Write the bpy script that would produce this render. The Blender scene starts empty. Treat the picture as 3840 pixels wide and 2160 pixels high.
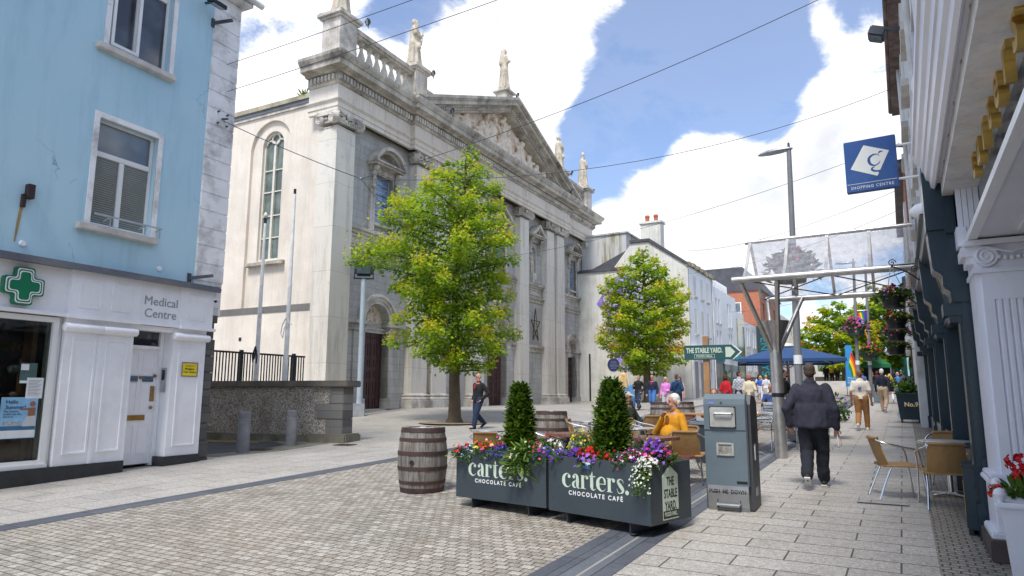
import bpy, bmesh, math, random
import numpy as np
from mathutils import Vector, Matrix, noise
RD = random.Random(11)
NR = np.random.RandomState(5)
SC = bpy.context.scene
COL = SC.collection
PI = math.pi
rad = math.radians
CAMZ = 1.67
def sstep(a, b, x):
 t = min(1, max(0, (x - a) / (b - a)))
 return t * t * (3 - 2 * t)
def gz(x, y):
 """height of the ground: the street climbs 3 %, the church forecourt flattens out"""
 p = 0.0305 * y if y < 90 else 0.0305 * 90 + (y - 90) * 0.012
 if x > -10.5: return p
 t = sstep(-10.5, -18.0, x) if False else sstep(10.5, 18.5, -x)
 if y < 17: q = p
 elif y < 25: q = 0.0305 * 17 + (y - 17) / 8 * (1.0 - 0.0305 * 17)
 elif y < 44: q = 1.0
 else: q = min(p, 1.0 + (y - 44) * 0.06)
 return p * (1 - t) + q * t
# naming
def tag(o, label, cat, group=None, kind=None):
 if label: o['label'] = label
 if cat: o['category'] = cat
 if group: o['group'] = group
 if kind: o['kind'] = kind
 return o
def thing(name, label, cat, loc=(0, 0, 0), rz=0.0, group=None):
 o = bpy.data.objects.new(name, None)
 COL.objects.link(o)
 o.empty_display_size = 0.2
 o.location = loc
 o.rotation_euler = (0, 0, rz)
 return tag(o, label, cat, group)
def kids(o):
 return [c for c in bpy.data.objects if c.parent == o]
def copy_tree(o, parent=None):
 c = o.copy()
 COL.objects.link(c)
 c.parent = parent
 for ch in kids(o):
  copy_tree(ch, c)
 return c
# mesh builder
class MB:
 def __init__(s):
  s.v = []; s.f = []
 def add(s, vs, fs):
  n = len(s.v)
  s.v.extend([tuple(v) for v in vs])
  s.f.extend([tuple(i + n for i in f) for f in fs])
  return s
 def quad(s, a, b, c, d):
  return s.add([a, b, c, d], [(0, 1, 2, 3)])
 def poly(s, pts):
  return s.add(pts, [tuple(range(len(pts)))])
 def box(s, x0, x1, y0, y1, z0, z1):
  vs = [(x0, y0, z0), (x1, y0, z0), (x1, y1, z0), (x0, y1, z0), (x0, y0, z1), (x1, y0, z1), (x1, y1, z1), (x0, y1, z1)]
  return s.add(vs, [(3, 2, 1, 0), (4, 5, 6, 7), (0, 1, 5, 4), (1, 2, 6, 5), (2, 3, 7, 6), (3, 0, 4, 7)])
 def cbox(s, c, size, rot=None):
  hx, hy, hz = [a / 2 for a in size]
  vs = [Vector((x, y, z)) for z in (-hz, hz) for x, y in ((-hx, -hy), (hx, -hy), (hx, hy), (-hx, hy))]
  if rot is not None: vs = [rot @ v for v in vs]
  vs = [v + Vector(c) for v in vs]
  return s.add(vs, [(3, 2, 1, 0), (4, 5, 6, 7), (0, 1, 5, 4), (1, 2, 6, 5), (2, 3, 7, 6), (3, 0, 4, 7)])
 def bar(s, a, b, w, h, up=(0, 0, 1)):
  """rectangular bar from a to b, w across, h along up"""
  a = Vector(a); b = Vector(b); d = (b - a).normalized(); u = Vector(up)
  r = d.cross(u)
  if r.length < 1e-5: r = d.cross(Vector((1, 0, 0)))
  r.normalize(); u = r.cross(d).normalized()
  vs = []
  for p in (a, b):
   for sx, sz in ((-1, -1), (1, -1), (1, 1), (-1, 1)):
    vs.append(p + r * sx * w / 2 + u * sz * h / 2)
  return s.add(vs, [(3, 2, 1, 0), (4, 5, 6, 7), (0, 1, 5, 4), (1, 2, 6, 5), (2, 3, 7, 6), (3, 0, 4, 7)])
 def prism(s, pts, axis, d0, d1):
  """2-D polygon extruded along axis ('x','y','z') from d0 to d1"""
  def P(p, d):
   if axis == 'y': return (p[0], d, p[1])
   if axis == 'x': return (d, p[0], p[1])
   return (p[0], p[1], d)
  n = len(pts)
  vs = [P(p, d0) for p in pts] + [P(p, d1) for p in pts]
  fs = [tuple(range(n)), tuple(range(2 * n - 1, n - 1, -1))]
  for i in range(n):
   j = (i + 1) % n
   fs.append((i, i + n, j + n, j))
  return s.add(vs, fs)
 def tube(s, pts, r, n=8, cap=True):
  pts = [Vector(p) for p in pts]
  rs = r if isinstance(r, (list, tuple)) else [r] * len(pts)
  m = len(pts)
  vs = []; u = None
  for i, p in enumerate(pts):
   d = (pts[min(i + 1, m - 1)] - pts[max(i - 1, 0)])
   if d.length < 1e-9: d = Vector((0, 0, 1))
   d.normalize()
   if u is None:
    u = d.cross(Vector((0, 0, 1)))
    if u.length < 1e-3: u = d.cross(Vector((1, 0, 0)))
   u = (u - d * u.dot(d))
   if u.length < 1e-6: u = d.orthogonal()
   u.normalize(); w = d.cross(u)
   for k in range(n):
    a = 2 * PI * k / n
    vs.append(p + (u * math.cos(a) + w * math.sin(a)) * rs[i])
  fs = []
  for i in range(m - 1):
   for k in range(n):
    k2 = (k + 1) % n
    fs.append((i * n + k, i * n + k2, (i + 1) * n + k2, (i + 1) * n + k))
  if cap:
   fs.append(tuple(range(n - 1, -1, -1)))
   fs.append(tuple((m - 1) * n + k for k in range(n)))
  return s.add(vs, fs)
 def lathe(s, prof, c=(0, 0, 0), n=24, axis='z', squash=(1, 1), wob=None):
  vs = []
  for r, z in prof:
   for k in range(n):
    a = 2 * PI * k / n
    rr = r * (wob(a, z) if wob else 1)
    x, y = rr * math.cos(a) * squash[0], rr * math.sin(a) * squash[1]
    if axis == 'z': vs.append((c[0] + x, c[1] + y, c[2] + z))
    elif axis == 'y': vs.append((c[0] + x, c[1] + z, c[2] + y))
    else: vs.append((c[0] + z, c[1] + x, c[2] + y))
  m = len(prof); fs = []
  for i in range(m - 1):
   for k in range(n):
    k2 = (k + 1) % n
    q = (i * n + k, i * n + k2, (i + 1) * n + k2, (i + 1) * n + k)
    fs.append(q if axis != 'y' else q[::-1])
  a, b = tuple(range(n - 1, -1, -1)), tuple((m - 1) * n + k for k in range(n))
  if axis == 'y': a, b = a[::-1], b[::-1]
  fs += [a, b]
  return s.add(vs, fs)
 def ball(s, c, r, nu=12, nv=8, rot=None):
  if not isinstance(r, (list, tuple)): r = (r, r, r)
  vs = [Vector((0, 0, -r[2]))]
  for j in range(1, nv):
   t = -PI / 2 + PI * j / nv
   for i in range(nu):
    a = 2 * PI * i / nu
    vs.append(Vector((r[0] * math.cos(t) * math.cos(a), r[1] * math.cos(t) * math.sin(a), r[2] * math.sin(t))))
  vs.append(Vector((0, 0, r[2])))
  if rot is not None: vs = [rot @ v for v in vs]
  vs = [v + Vector(c) for v in vs]
  fs = []
  for i in range(nu):
   fs.append((0, 1 + (i + 1) % nu, 1 + i))
   fs.append((len(vs) - 1, 1 + (nv - 2) * nu + i, 1 + (nv - 2) * nu + (i + 1) % nu))
  for j in range(nv - 2):
   for i in range(nu):
    i2 = (i + 1) % nu
    fs.append((1 + j * nu + i, 1 + j * nu + i2, 1 + (j + 1) * nu + i2, 1 + (j + 1) * nu + i))
  return s.add(vs, fs)
 def cap(s, a, b, r0, r1, n=10, sq=(1, 1), right=None):
  """closed tapered capsule; sq squashes it across (right, third)"""
  a = Vector(a); b = Vector(b); d = b - a; L = d.length
  d = d / L if L > 1e-6 else Vector((0, 0, 1))
  u = Vector(right) if right is not None else d.orthogonal()
  u = (u - d * u.dot(d)).normalized(); w = d.cross(u)
  prof = []
  for j in range(0, 5): t = -PI / 2 + PI / 2 * j / 4; prof.append((r0 * math.cos(t) + 1e-4, r0 * math.sin(t)))
  for j in range(0, 5): t = PI / 2 * j / 4; prof.append((r1 * math.cos(t) + 1e-4, L + r1 * math.sin(t)))
  vs = []
  for r, z in prof:
   for k in range(n):
    t = 2 * PI * k / n
    vs.append(a + d * z + u * r * sq[0] * math.cos(t) + w * r * sq[1] * math.sin(t))
  m = len(prof); fs = []
  for i in range(m - 1):
   for k in range(n):
    k2 = (k + 1) % n
    fs.append((i * n + k, i * n + k2, (i + 1) * n + k2, (i + 1) * n + k))
  fs += [tuple(range(n - 1, -1, -1)), tuple((m - 1) * n + k for k in range(n))]
  return s.add(vs, fs)
 def loft(s, rings):
  """rings: list of equal-length point lists, closed loops, capped"""
  n = len(rings[0]); vs = [p for r in rings for p in r]; fs = []
  for i in range(len(rings) - 1):
   for k in range(n):
    k2 = (k + 1) % n
    fs.append((i * n + k, i * n + k2, (i + 1) * n + k2, (i + 1) * n + k))
  fs += [tuple(range(n - 1, -1, -1)), tuple((len(rings) - 1) * n + k for k in range(n))]
  return s.add(vs, fs)
 def mesh(s, name, zo=0.0):
  me = bpy.data.meshes.new(name)
  vs = s.v if not zo else [(x, y, z - zo) for x, y, z in s.v]
  me.from_pydata(vs, [], s.f)
  return me
 def build(s, name, mat, parent=None, smooth=False, bevel=0.0, zo=None, fix=False):
  if zo is None: zo = ZO.get(parent.name, 0.0) if parent is not None else 0.0
  me = s.mesh(name, zo)
  if bevel or fix:
   bm = bmesh.new(); bm.from_mesh(me)
   bmesh.ops.recalc_face_normals(bm, faces=bm.faces)
   if bevel:
    es = [e for e in bm.edges if len(e.link_faces) == 2 and e.calc_face_angle(0) > 0.6]
    bmesh.ops.bevel(bm, geom=es, offset=bevel, segments=2, affect='EDGES', clamp_overlap=True)
   bm.to_mesh(me); bm.free()
  o = bpy.data.objects.new(name, me)
  COL.objects.link(o)
  o.parent = parent
  if mat is not None: me.materials.append(mat)
  if smooth:
   me.polygons.foreach_set('use_smooth', [True] * len(me.polygons))
   try: me.set_sharp_from_angle(angle=rad(40 if smooth is True else smooth))
   except Exception: pass
  return o
ZO = {}
TMP = bpy.data.scenes.new('workbench')      # modifiers and text are evaluated here, away from the big scene
def evaluated(o):
 TMP.collection.objects.link(o); vl = TMP.view_layers[0]; vl.update()
 me = bpy.data.meshes.new_from_object(o.evaluated_get(vl.depsgraph)); TMP.collection.objects.unlink(o)
 return me
def npmesh(name, V, F, mat, parent=None, tint=None, smooth=False):
 """V (n,3) float, F (m,k) int : quick mesh with an optional per-vertex tint attribute"""
 me = bpy.data.meshes.new(name)
 n, (m, k) = len(V), F.shape
 me.vertices.add(n); me.vertices.foreach_set('co', np.ascontiguousarray(V, dtype=np.float32).ravel())
 me.loops.add(m * k); me.loops.foreach_set('vertex_index', np.ascontiguousarray(F, dtype=np.int32).ravel())
 me.polygons.add(m); me.polygons.foreach_set('loop_start', np.arange(0, m * k, k, dtype=np.int32))
 try: me.polygons.foreach_set('loop_total', np.full(m, k, dtype=np.int32))
 except Exception: pass
 if smooth: me.polygons.foreach_set('use_smooth', np.ones(m, dtype=bool))
 me.update(calc_edges=True)
 if tint is not None:
  a = me.attributes.new('tint', 'FLOAT', 'POINT')
  a.data.foreach_set('value', np.ascontiguousarray(tint, dtype=np.float32))
 o = bpy.data.objects.new(name, me); COL.objects.link(o); o.parent = parent
 if mat: me.materials.append(mat)
 return o
def text(name, s, size, mat, parent, loc, rz=0.0, rx=PI / 2, ext=0.002, bold=0.0, align='CENTER', sx=1.0, space=1.0, ry=0.0, shear=0.0):
 cu = bpy.data.curves.new(name, 'FONT')
 cu.body = s; cu.size = size; cu.extrude = ext; cu.offset = bold
 cu.align_x = align; cu.align_y = 'CENTER'; cu.space_character = space; cu.shear = shear; cu.resolution_u = 3
 t = bpy.data.objects.new(name + '_tmp', cu); me = evaluated(t)
 bpy.data.objects.remove(t); bpy.data.curves.remove(cu)
 me.name = name
 o = bpy.data.objects.new(name, me); COL.objects.link(o); o.parent = parent
 zo = ZO.get(parent.name, 0.0) if parent is not None else 0.0
 o.location = (loc[0], loc[1], loc[2] - zo); o.rotation_euler = (rx, ry, rz); o.scale = (sx, 1, 1)
 me.materials.clear(); me.materials.append(mat)
 return o
def wall_open(mb, x0, x1, z0, z1, y, dep, ops, seg=12):
 """wall sheet in the XZ plane at y, with openings (xa, xb, za, zb, arched) whose reveals run dep behind it"""
 xs = sorted({x0, x1, *[o[0] for o in ops], *[o[1] for o in ops]})
 zs = sorted({z0, z1, *[o[2] for o in ops], *[o[3] for o in ops]})
 for i in range(len(xs) - 1):
  for j in range(len(zs) - 1):
   cx, cz = (xs[i] + xs[i + 1]) / 2, (zs[j] + zs[j + 1]) / 2
   if any(o[0] < cx < o[1] and o[2] < cz < o[3] for o in ops): continue
   mb.quad((xs[i], y, zs[j]), (xs[i + 1], y, zs[j]), (xs[i + 1], y, zs[j + 1]), (xs[i], y, zs[j + 1]))
 for xa, xb, za, zb, ar in ops:
  yb = y + dep
  top = zb
  if ar:
   r = (xb - xa) / 2; cx = (xa + xb) / 2; top = zb - r
   arc = [(cx - r * math.cos(PI * k / seg), top + r * math.sin(PI * k / seg)) for k in range(seg + 1)]
   h = seg // 2
   for k in range(h):
    mb.poly([(xa, y, zb), (arc[k][0], y, arc[k][1]), (arc[k + 1][0], y, arc[k + 1][1])])
   for k in range(h, seg):
    mb.poly([(xb, y, zb), (arc[k][0], y, arc[k][1]), (arc[k + 1][0], y, arc[k + 1][1])])
   for k in range(seg):
    a, b = arc[k], arc[k + 1]
    mb.quad((a[0], y, a[1]), (a[0], yb, a[1]), (b[0], yb, b[1]), (b[0], y, b[1]))
  else:
   mb.quad((xa, y, zb), (xa, yb, zb), (xb, yb, zb), (xb, y, zb))
  mb.quad((xa, y, za), (xa, yb, za), (xa, yb, top), (xa, y, top))
  mb.quad((xb, y, za), (xb, y, top), (xb, yb, top), (xb, yb, za))
  mb.quad((xa, y, za), (xb, y, za), (xb, yb, za), (xa, yb, za))
def sweep(mb, path, prof, close=False):
 """profile [(out, z)] along a rectilinear plan path; 'out' is to the right of travel"""
 P = [Vector((p[0], p[1])) for p in path]; n = len(P); rows = []
 for i, p in enumerate(P):
  ns = []
  if i > 0: d = (P[i] - P[i - 1]).normalized(); ns.append(Vector((d.y, -d.x)))
  if i < n - 1: d = (P[i + 1] - P[i]).normalized(); ns.append(Vector((d.y, -d.x)))
  if len(ns) == 2:
   m = (ns[0] + ns[1]); m = m / max(0.2, (1 + ns[0].dot(ns[1])))
  else: m = ns[0]
  rows.append([(p.x + m.x * o, p.y + m.y * o, z) for o, z in prof])
 k = len(prof)
 vs = [v for r in rows for v in r]; fs = []
 for i in range(n - 1):
  for j in range(k - 1):
   fs.append((i * k + j, (i + 1) * k + j, (i + 1) * k + j + 1, i * k + j + 1))
 fs.append(tuple(range(k))); fs.append(tuple((n - 1) * k + j for j in range(k - 1, -1, -1)))
 mb.add(vs, fs)
def frame(mb, x0, x1, z0, z1, y0, y1, w, wb=None):
 """four bars around a rectangle in the XZ plane, butted end to end"""
 wb = w if wb is None else wb
 mb.box(x0, x0 + w, y0, y1, z0, z1); mb.box(x1 - w, x1, y0, y1, z0, z1)
 mb.box(x0 + w, x1 - w, y0, y1, z1 - w, z1); mb.box(x0 + w, x1 - w, y0, y1, z0, z0 + wb)
# materials
class NT:
 def __init__(s, name):
  s.m = bpy.data.materials.new(name); s.m.use_nodes = True
  s.t = s.m.node_tree; s.b = s.t.nodes['Principled BSDF']; s.o = s.t.nodes['Material Output']
  s._tc = None
 def n(s, typ, **kw):
  nd = s.t.nodes.new(typ)
  for k, v in kw.items():
   if k.startswith('i_'):
    nd.inputs[k[2:].replace('_', ' ')].default_value = v
   else: setattr(nd, k, v)
  return nd
 def l(s, a, b): s.t.links.new(a, b)
 def tc(s, scale=(1, 1, 1), rot=(0, 0, 0), loc=(0, 0, 0)):
  if s._tc is None: s._tc = s.n('ShaderNodeTexCoord')
  mp = s.n('ShaderNodeMapping'); mp.inputs['Scale'].default_value = scale; mp.inputs['Rotation'].default_value = rot; mp.inputs['Location'].default_value = loc
  s.l(s._tc.outputs['Object'], mp.inputs['Vector'])
  return mp.outputs['Vector']
 def noise(s, scale, detail=3, rough=0.55, vec=None, dist=0.0):
  nd = s.n('ShaderNodeTexNoise'); nd.inputs['Scale'].default_value = scale; nd.inputs['Detail'].default_value = detail
  nd.inputs['Roughness'].default_value = rough; nd.inputs['Distortion'].default_value = dist
  s.l(vec if vec is not None else s.tc(), nd.inputs['Vector'])
  return nd.outputs['Fac']
 def ramp(s, fac, stops):
  nd = s.n('ShaderNodeValToRGB'); cr = nd.color_ramp
  while len(cr.elements) < len(stops): cr.elements.new(0.5)
  for e, (p, c) in zip(cr.elements, stops):
   e.position = p; e.color = (*c, 1) if isinstance(c, (tuple, list)) else (c, c, c, 1)
  s.l(fac, nd.inputs['Fac']); return nd.outputs['Color']
 def mix(s, fac, a, b, typ='MIX'):
  nd = s.n('ShaderNodeMixRGB', blend_type=typ)
  for k, v in (('Fac', fac), ('Color1', a), ('Color2', b)):
   if isinstance(v, (int, float)): nd.inputs[k].default_value = v if k == 'Fac' else (v, v, v, 1)
   elif isinstance(v, (tuple, list)): nd.inputs[k].default_value = (*v[:3], 1)
   else: s.l(v, nd.inputs[k])
  return nd.outputs['Color']
 def math(s, op, a, b=0.0, clamp=False):
  nd = s.n('ShaderNodeMath', operation=op); nd.use_clamp = clamp
  for i, v in enumerate((a, b)):
   if isinstance(v, (int, float)): nd.inputs[i].default_value = v
   else: s.l(v, nd.inputs[i])
  return nd.outputs[0]
 def bump(s, h, strength=0.3, dist=0.02):
  nd = s.n('ShaderNodeBump'); nd.inputs['Strength'].default_value = strength; nd.inputs['Distance'].default_value = dist
  s.l(h, nd.inputs['Height']); s.l(nd.outputs['Normal'], s.b.inputs['Normal'])
 def base(s, c):
  if isinstance(c, (tuple, list)): s.b.inputs['Base Color'].default_value = (*c[:3], 1)
  else: s.l(c, s.b.inputs['Base Color'])
 def set(s, rough=None, metal=None, spec=None, trans=None, alpha=None, emit=None):
  if rough is not None:
   if isinstance(rough, (int, float)): s.b.inputs['Roughness'].default_value = rough
   else: s.l(rough, s.b.inputs['Roughness'])
  if metal is not None: s.b.inputs['Metallic'].default_value = metal
  if spec is not None: s.b.inputs['Specular IOR Level'].default_value = spec
  if trans is not None: s.b.inputs['Transmission Weight'].default_value = trans
  return s.m
def hx(h):
 """sRGB hex -> linear"""
 h = h.lstrip('#'); c = [int(h[i:i + 2], 16) / 255 for i in (0, 2, 4)]
 return tuple(x / 12.92 if x <= 0.04045 else ((x + 0.055) / 1.055) ** 2.4 for x in c)
def mat(name, col, rough=0.6, var=0.12, scale=3.0, bump=0.0, bscale=60.0, metal=0.0, dirt=None, dirt_amt=0.0, streak=0.0, spec=None, top=None):
 m = NT(name)
 c = m.mix(m.ramp(m.noise(scale, 5), [(0.3, 0.0), (0.7, 1.0)]), tuple(x * (1 - var) for x in col), tuple(min(1, x * (1 + var)) for x in col))
 fine = m.noise(scale * 14, 2)
 c = m.mix(0.5 * var, c, m.ramp(fine, [(0.35, 0.2), (0.65, 1.0)]), 'MULTIPLY')
 if dirt_amt:
  d = m.ramp(m.noise(scale * 0.6, 6, 0.7), [(0.48, 0.0), (0.72, 1.0)])
  c = m.mix(m.math('MULTIPLY', d, dirt_amt), c, dirt)
 if streak:
  st = m.ramp(m.noise(1.0, 6, 0.7, m.tc(scale=(5.0, 5.0, 0.35))), [(0.46, 0.0), (0.75, 1.0)])
  c = m.mix(m.math('MULTIPLY', st, streak), c, tuple(x * 0.3 for x in col))
 m.base(c)
 m.set(rough=rough, metal=metal, spec=spec)
 if bump: m.bump(m.noise(bscale, 4, 0.6), bump, 0.01)
 return m.m
def stone_blocks(name, cols, bw, bh, mortar, rough=0.75, stain=0.35, swap='xz', off=0.5, bump=0.35, msize=0.008, staincol=(0.06, 0.055, 0.045), warm=None):
 """coursed blocks; swap names the object axes that run along and up the wall"""
 m = NT(name)
 sep = m.n('ShaderNodeSeparateXYZ'); m.l(m.tc(), sep.inputs[0])
 com = m.n('ShaderNodeCombineXYZ')
 m.l(sep.outputs[swap[0].upper()], com.inputs[0]); m.l(sep.outputs[swap[1].upper()], com.inputs[1])
 br = m.n('ShaderNodeTexBrick'); br.offset = off
 br.inputs['Scale'].default_value = 1.0; br.inputs['Brick Width'].default_value = bw; br.inputs['Row Height'].default_value = bh
 br.inputs['Mortar Size'].default_value = msize; br.inputs['Mortar Smooth'].default_value = 0.2; br.inputs['Bias'].default_value = 0.0
 br.inputs['Color1'].default_value = (*cols[0], 1); br.inputs['Color2'].default_value = (*cols[1], 1); br.inputs['Mortar'].default_value = (*mortar, 1)
 m.l(com.outputs[0], br.inputs['Vector'])
 c = br.outputs['Color']
 big = m.ramp(m.noise(0.45, 6, 0.65), [(0.35, 0.0), (0.7, 1.0)])
 c = m.mix(m.math('MULTIPLY', big, 0.45), c, warm or tuple(x * 1.25 for x in cols[0]))
 if stain:
  st = m.ramp(m.noise(1.0, 7, 0.72, m.tc(scale=(2.2, 2.2, 0.22))), [(0.5, 0.0), (0.72, 1.0)])
  c = m.mix(m.math('MULTIPLY', st, stain), c, staincol)
  bl = m.ramp(m.noise(1.7, 8, 0.75), [(0.55, 0.0), (0.75, 1.0)])
  c = m.mix(m.math('MULTIPLY', bl, stain * 0.7), c, staincol)
 c = m.mix(0.35, c, m.ramp(m.noise(28, 3), [(0.3, 0.55), (0.7, 1.0)]), 'MULTIPLY')
 m.base(c); m.set(rough=rough)
 h = m.math('ADD', m.math('MULTIPLY', br.outputs['Fac'], -1.0), m.math('MULTIPLY', m.noise(35, 4, 0.65), 0.5))
 m.bump(h, bump, 0.012)
 return m.m
def glass_mat(name, col=(0.02, 0.025, 0.03), rough=0.04, var=0.0):
 """window glass seen from outside: dark room behind, mirror sheen in front"""
 m = NT(name)
 c = m.mix(m.ramp(m.noise(1.3, 2), [(0.4, 0.0), (0.65, 1.0)]), col, tuple(x * (1 + var) + 0.01 for x in col))
 m.base(c); m.set(rough=rough, spec=0.9)
 return m.m
def leaf_mat(name, cols, trans=0.35, rough=0.5):
 """cols: ramp stops over the per-leaf tint"""
 m = NT(name)
 at = m.n('ShaderNodeAttribute', attribute_name='tint')
 c = m.ramp(at.outputs['Fac'], cols)
 c = m.mix(0.25, c, m.ramp(m.noise(9, 2), [(0.3, 0.5), (0.7, 1.0)]), 'MULTIPLY')
 m.base(c); m.set(rough=rough, spec=0.3)
 tr = m.n('ShaderNodeBsdfTranslucent'); m.l(m.mix(1.0, c, (1.0, 1.0, 0.55), 'MULTIPLY'), tr.inputs['Color'])
 mx = m.n('ShaderNodeMixShader'); mx.inputs[0].default_value = trans
 m.l(m.b.outputs[0], mx.inputs[1]); m.l(tr.outputs[0], mx.inputs[2]); m.l(mx.outputs[0], m.o.inputs['Surface'])
 return m.m
def paving(name, cols, mortar, bw, bh, msize, off=0.5, rot=0.0, stain=0.35, warm=(0.42, 0.36, 0.28), offs=(0, 0), freq=2, speck=0.3, bump=0.6, var=1.0, wob=0.0):
 m = NT(name)
 v = m.tc(rot=(0, 0, rot), loc=(offs[0], offs[1], 0))
 if wob:
  nz = m.n('ShaderNodeTexNoise'); nz.inputs['Scale'].default_value = 1.6; nz.inputs['Detail'].default_value = 2
  m.l(v, nz.inputs['Vector'])
  va = m.n('ShaderNodeVectorMath', operation='MULTIPLY_ADD')
  m.l(nz.outputs['Color'], va.inputs[0]); va.inputs[1].default_value = (wob, wob, 0); m.l(v, va.inputs[2])
  v = va.outputs[0]
 br = m.n('ShaderNodeTexBrick'); br.offset = off; br.offset_frequency = freq
 br.inputs['Scale'].default_value = 1.0; br.inputs['Brick Width'].default_value = bw; br.inputs['Row Height'].default_value = bh
 br.inputs['Mortar Size'].default_value = msize; br.inputs['Mortar Smooth'].default_value = 0.25
 br.inputs['Color1'].default_value = (*cols[0], 1); br.inputs['Color2'].default_value = (*cols[1], 1); br.inputs['Mortar'].default_value = (*mortar, 1)
 m.l(v, br.inputs['Vector'])
 c = br.outputs['Color']
 a = m.ramp(m.noise(0.35, 5, 0.6), [(0.38, 0.0), (0.66, 1.0)])
 c = m.mix(m.math('MULTIPLY', a, 0.4), c, warm, 'MULTIPLY' if False else 'MIX')
 b = m.ramp(m.noise(1.1, 7, 0.7), [(0.5, 0.0), (0.72, 1.0)])
 c = m.mix(m.math('MULTIPLY', b, stain), c, tuple(x * 0.35 for x in cols[0]))
 g = m.ramp(m.noise(90, 2, 0.7), [(0.36, 1 - speck * 1.7), (0.62, 1.0)])
 c = m.mix(1.0, c, g, 'MULTIPLY')
 g2 = m.ramp(m.noise(24, 2, 0.7), [(0.36, 1 - speck), (0.62, 1.0)])
 c = m.mix(1.0, c, g2, 'MULTIPLY')
 vo = m.n('ShaderNodeTexVoronoi'); vo.inputs['Scale'].default_value = 2.4; m.l(m.tc(), vo.inputs['Vector'])
 c = m.mix(m.math('MULTIPLY', m.ramp(vo.outputs['Distance'], [(0.045, 1.0), (0.065, 0.0)]), 0.55), c, tuple(x * 0.3 for x in cols[0]))
 c = m.mix(br.outputs['Fac'], c, mortar)
 m.base(c)
 m.set(rough=m.ramp(m.noise(1.5, 4), [(0.3, 0.42), (0.7, 0.72)]), spec=0.35)
 h = m.math('ADD', m.math('MULTIPLY', br.outputs['Fac'], -1.0), m.math('MULTIPLY', m.noise(60, 3, 0.6), 0.25))
 m.bump(h, bump, 0.012)
 return m.m
M = {}
M['setts'] = paving('granite_setts', [(0.41, 0.365, 0.305), (0.72, 0.67, 0.595)], (0.085, 0.075, 0.06), 0.135, 0.105, 0.0065, stain=0.4, warm=(0.54, 0.45, 0.35), wob=0.03, bump=0.9)
M['slabs_r'] = paving('pavement_slabs', [(0.57, 0.53, 0.475), (0.66, 0.615, 0.555)], (0.085, 0.075, 0.062), 0.92, 0.36, 0.0085, off=0.43, stain=0.22, warm=(0.60, 0.53, 0.46), offs=(0.13, 0.1), bump=0.45)
M['slabs_l'] = paving('forecourt_slabs', [(0.55, 0.52, 0.475), (0.64, 0.605, 0.555)], (0.10, 0.09, 0.08), 0.95, 0.62, 0.007, off=0.5, rot=PI / 2, stain=0.35, warm=(0.52, 0.47, 0.40), bump=0.45)
M['setts_small'] = paving('small_setts', [(0.40, 0.36, 0.30), (0.52, 0.47, 0.40)], (0.075, 0.065, 0.05), 0.125, 0.085, 0.008, stain=0.35, warm=(0.30, 0.25, 0.2), bump=0.8, wob=0.02)
M['slate'] = paving('slate_channel', [(0.095, 0.105, 0.13), (0.14, 0.15, 0.175)], (0.03, 0.03, 0.032), 0.34, 0.85, 0.005, off=0.0, stain=0.3, warm=(0.12, 0.13, 0.15), bump=0.3, speck=0.15)
M['slate_pale'] = paving('channel_pale', [(0.15, 0.165, 0.19), (0.20, 0.215, 0.24)], (0.06, 0.06, 0.06), 5.0, 0.9, 0.005, off=0.0, stain=0.3, warm=(0.17, 0.185, 0.21), bump=0.3, speck=0.15)
M['asphalt'] = mat('asphalt', (0.055, 0.055, 0.055), 0.85, 0.25, 2, 0.5, 120)
M['earth'] = mat('ground_far', (0.33, 0.31, 0.28), 0.85, 0.2, 0.3, 0.2, 20)
M['yellow_line'] = mat('yellow_paint', (0.55, 0.33, 0.04), 0.7, 0.3, 6)
M['moss_conc'] = mat('mossy_concrete', (0.20, 0.18, 0.14), 0.9, 0.3, 2.0, 0.5, 40, dirt=(0.06, 0.075, 0.02), dirt_amt=0.9)
LS = [(0.435, 0.42, 0.395), (0.53, 0.51, 0.475)]
M['limestone'] = stone_blocks('grey_limestone_ashlar', LS, 0.72, 0.33, (0.22, 0.215, 0.205), stain=0.45, warm=(0.54, 0.52, 0.485))
M['pilaster'] = stone_blocks('pale_pilaster_stone', [(0.74, 0.69, 0.60), (0.80, 0.75, 0.66)], 9.0, 1.85, (0.30, 0.27, 0.23), stain=0.5, msize=0.006, off=0.0, warm=(0.78, 0.71, 0.61), staincol=(0.2, 0.185, 0.165))
M['entab'] = stone_blocks('pale_entablature_stone', [(0.74, 0.665, 0.57), (0.80, 0.735, 0.645)], 1.75, 9.0, (0.30, 0.26, 0.21), stain=0.5, msize=0.006, off=0.0, warm=(0.80, 0.66, 0.53), staincol=(0.22, 0.19, 0.155))
M['trim'] = mat('carved_limestone', (0.66, 0.61, 0.535), 0.8, 0.25, 1.3, 0.4, 30, dirt=(0.09, 0.08, 0.065), dirt_amt=0.85, streak=0.45)
M['trim_dk'] = mat('weathered_limestone', (0.58, 0.53, 0.455), 0.85, 0.3, 1.2, 0.5, 25, dirt=(0.075, 0.065, 0.05), dirt_amt=0.9, streak=0.6)
M['statue'] = mat('statue_stone', (0.64, 0.56, 0.445), 0.85, 0.3, 2.2, 0.4, 30, dirt=(0.15, 0.12, 0.05), dirt_amt=0.95, streak=0.5)
M['relief'] = mat('relief_stone', (0.82, 0.70, 0.565), 0.85, 0.2, 2.5, 0.3, 30, dirt=(0.40, 0.31, 0.22), dirt_amt=0.6)
M['render'] = mat('cream_render', (0.78, 0.70, 0.60), 0.9, 0.1, 0.8, 0.5, 45, dirt=(0.60, 0.52, 0.42), dirt_amt=0.6, streak=0.22)
M['band'] = stone_blocks('dark_band_stone', [(0.16, 0.15, 0.14), (0.2, 0.19, 0.18)], 1.0, 2.0, (0.11, 0.1, 0.09), stain=0.4, swap='yz')
M['door_maroon'] = mat('maroon_door_paint', (0.085, 0.038, 0.036), 0.45, 0.12, 3, 0.1, 40)
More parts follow.
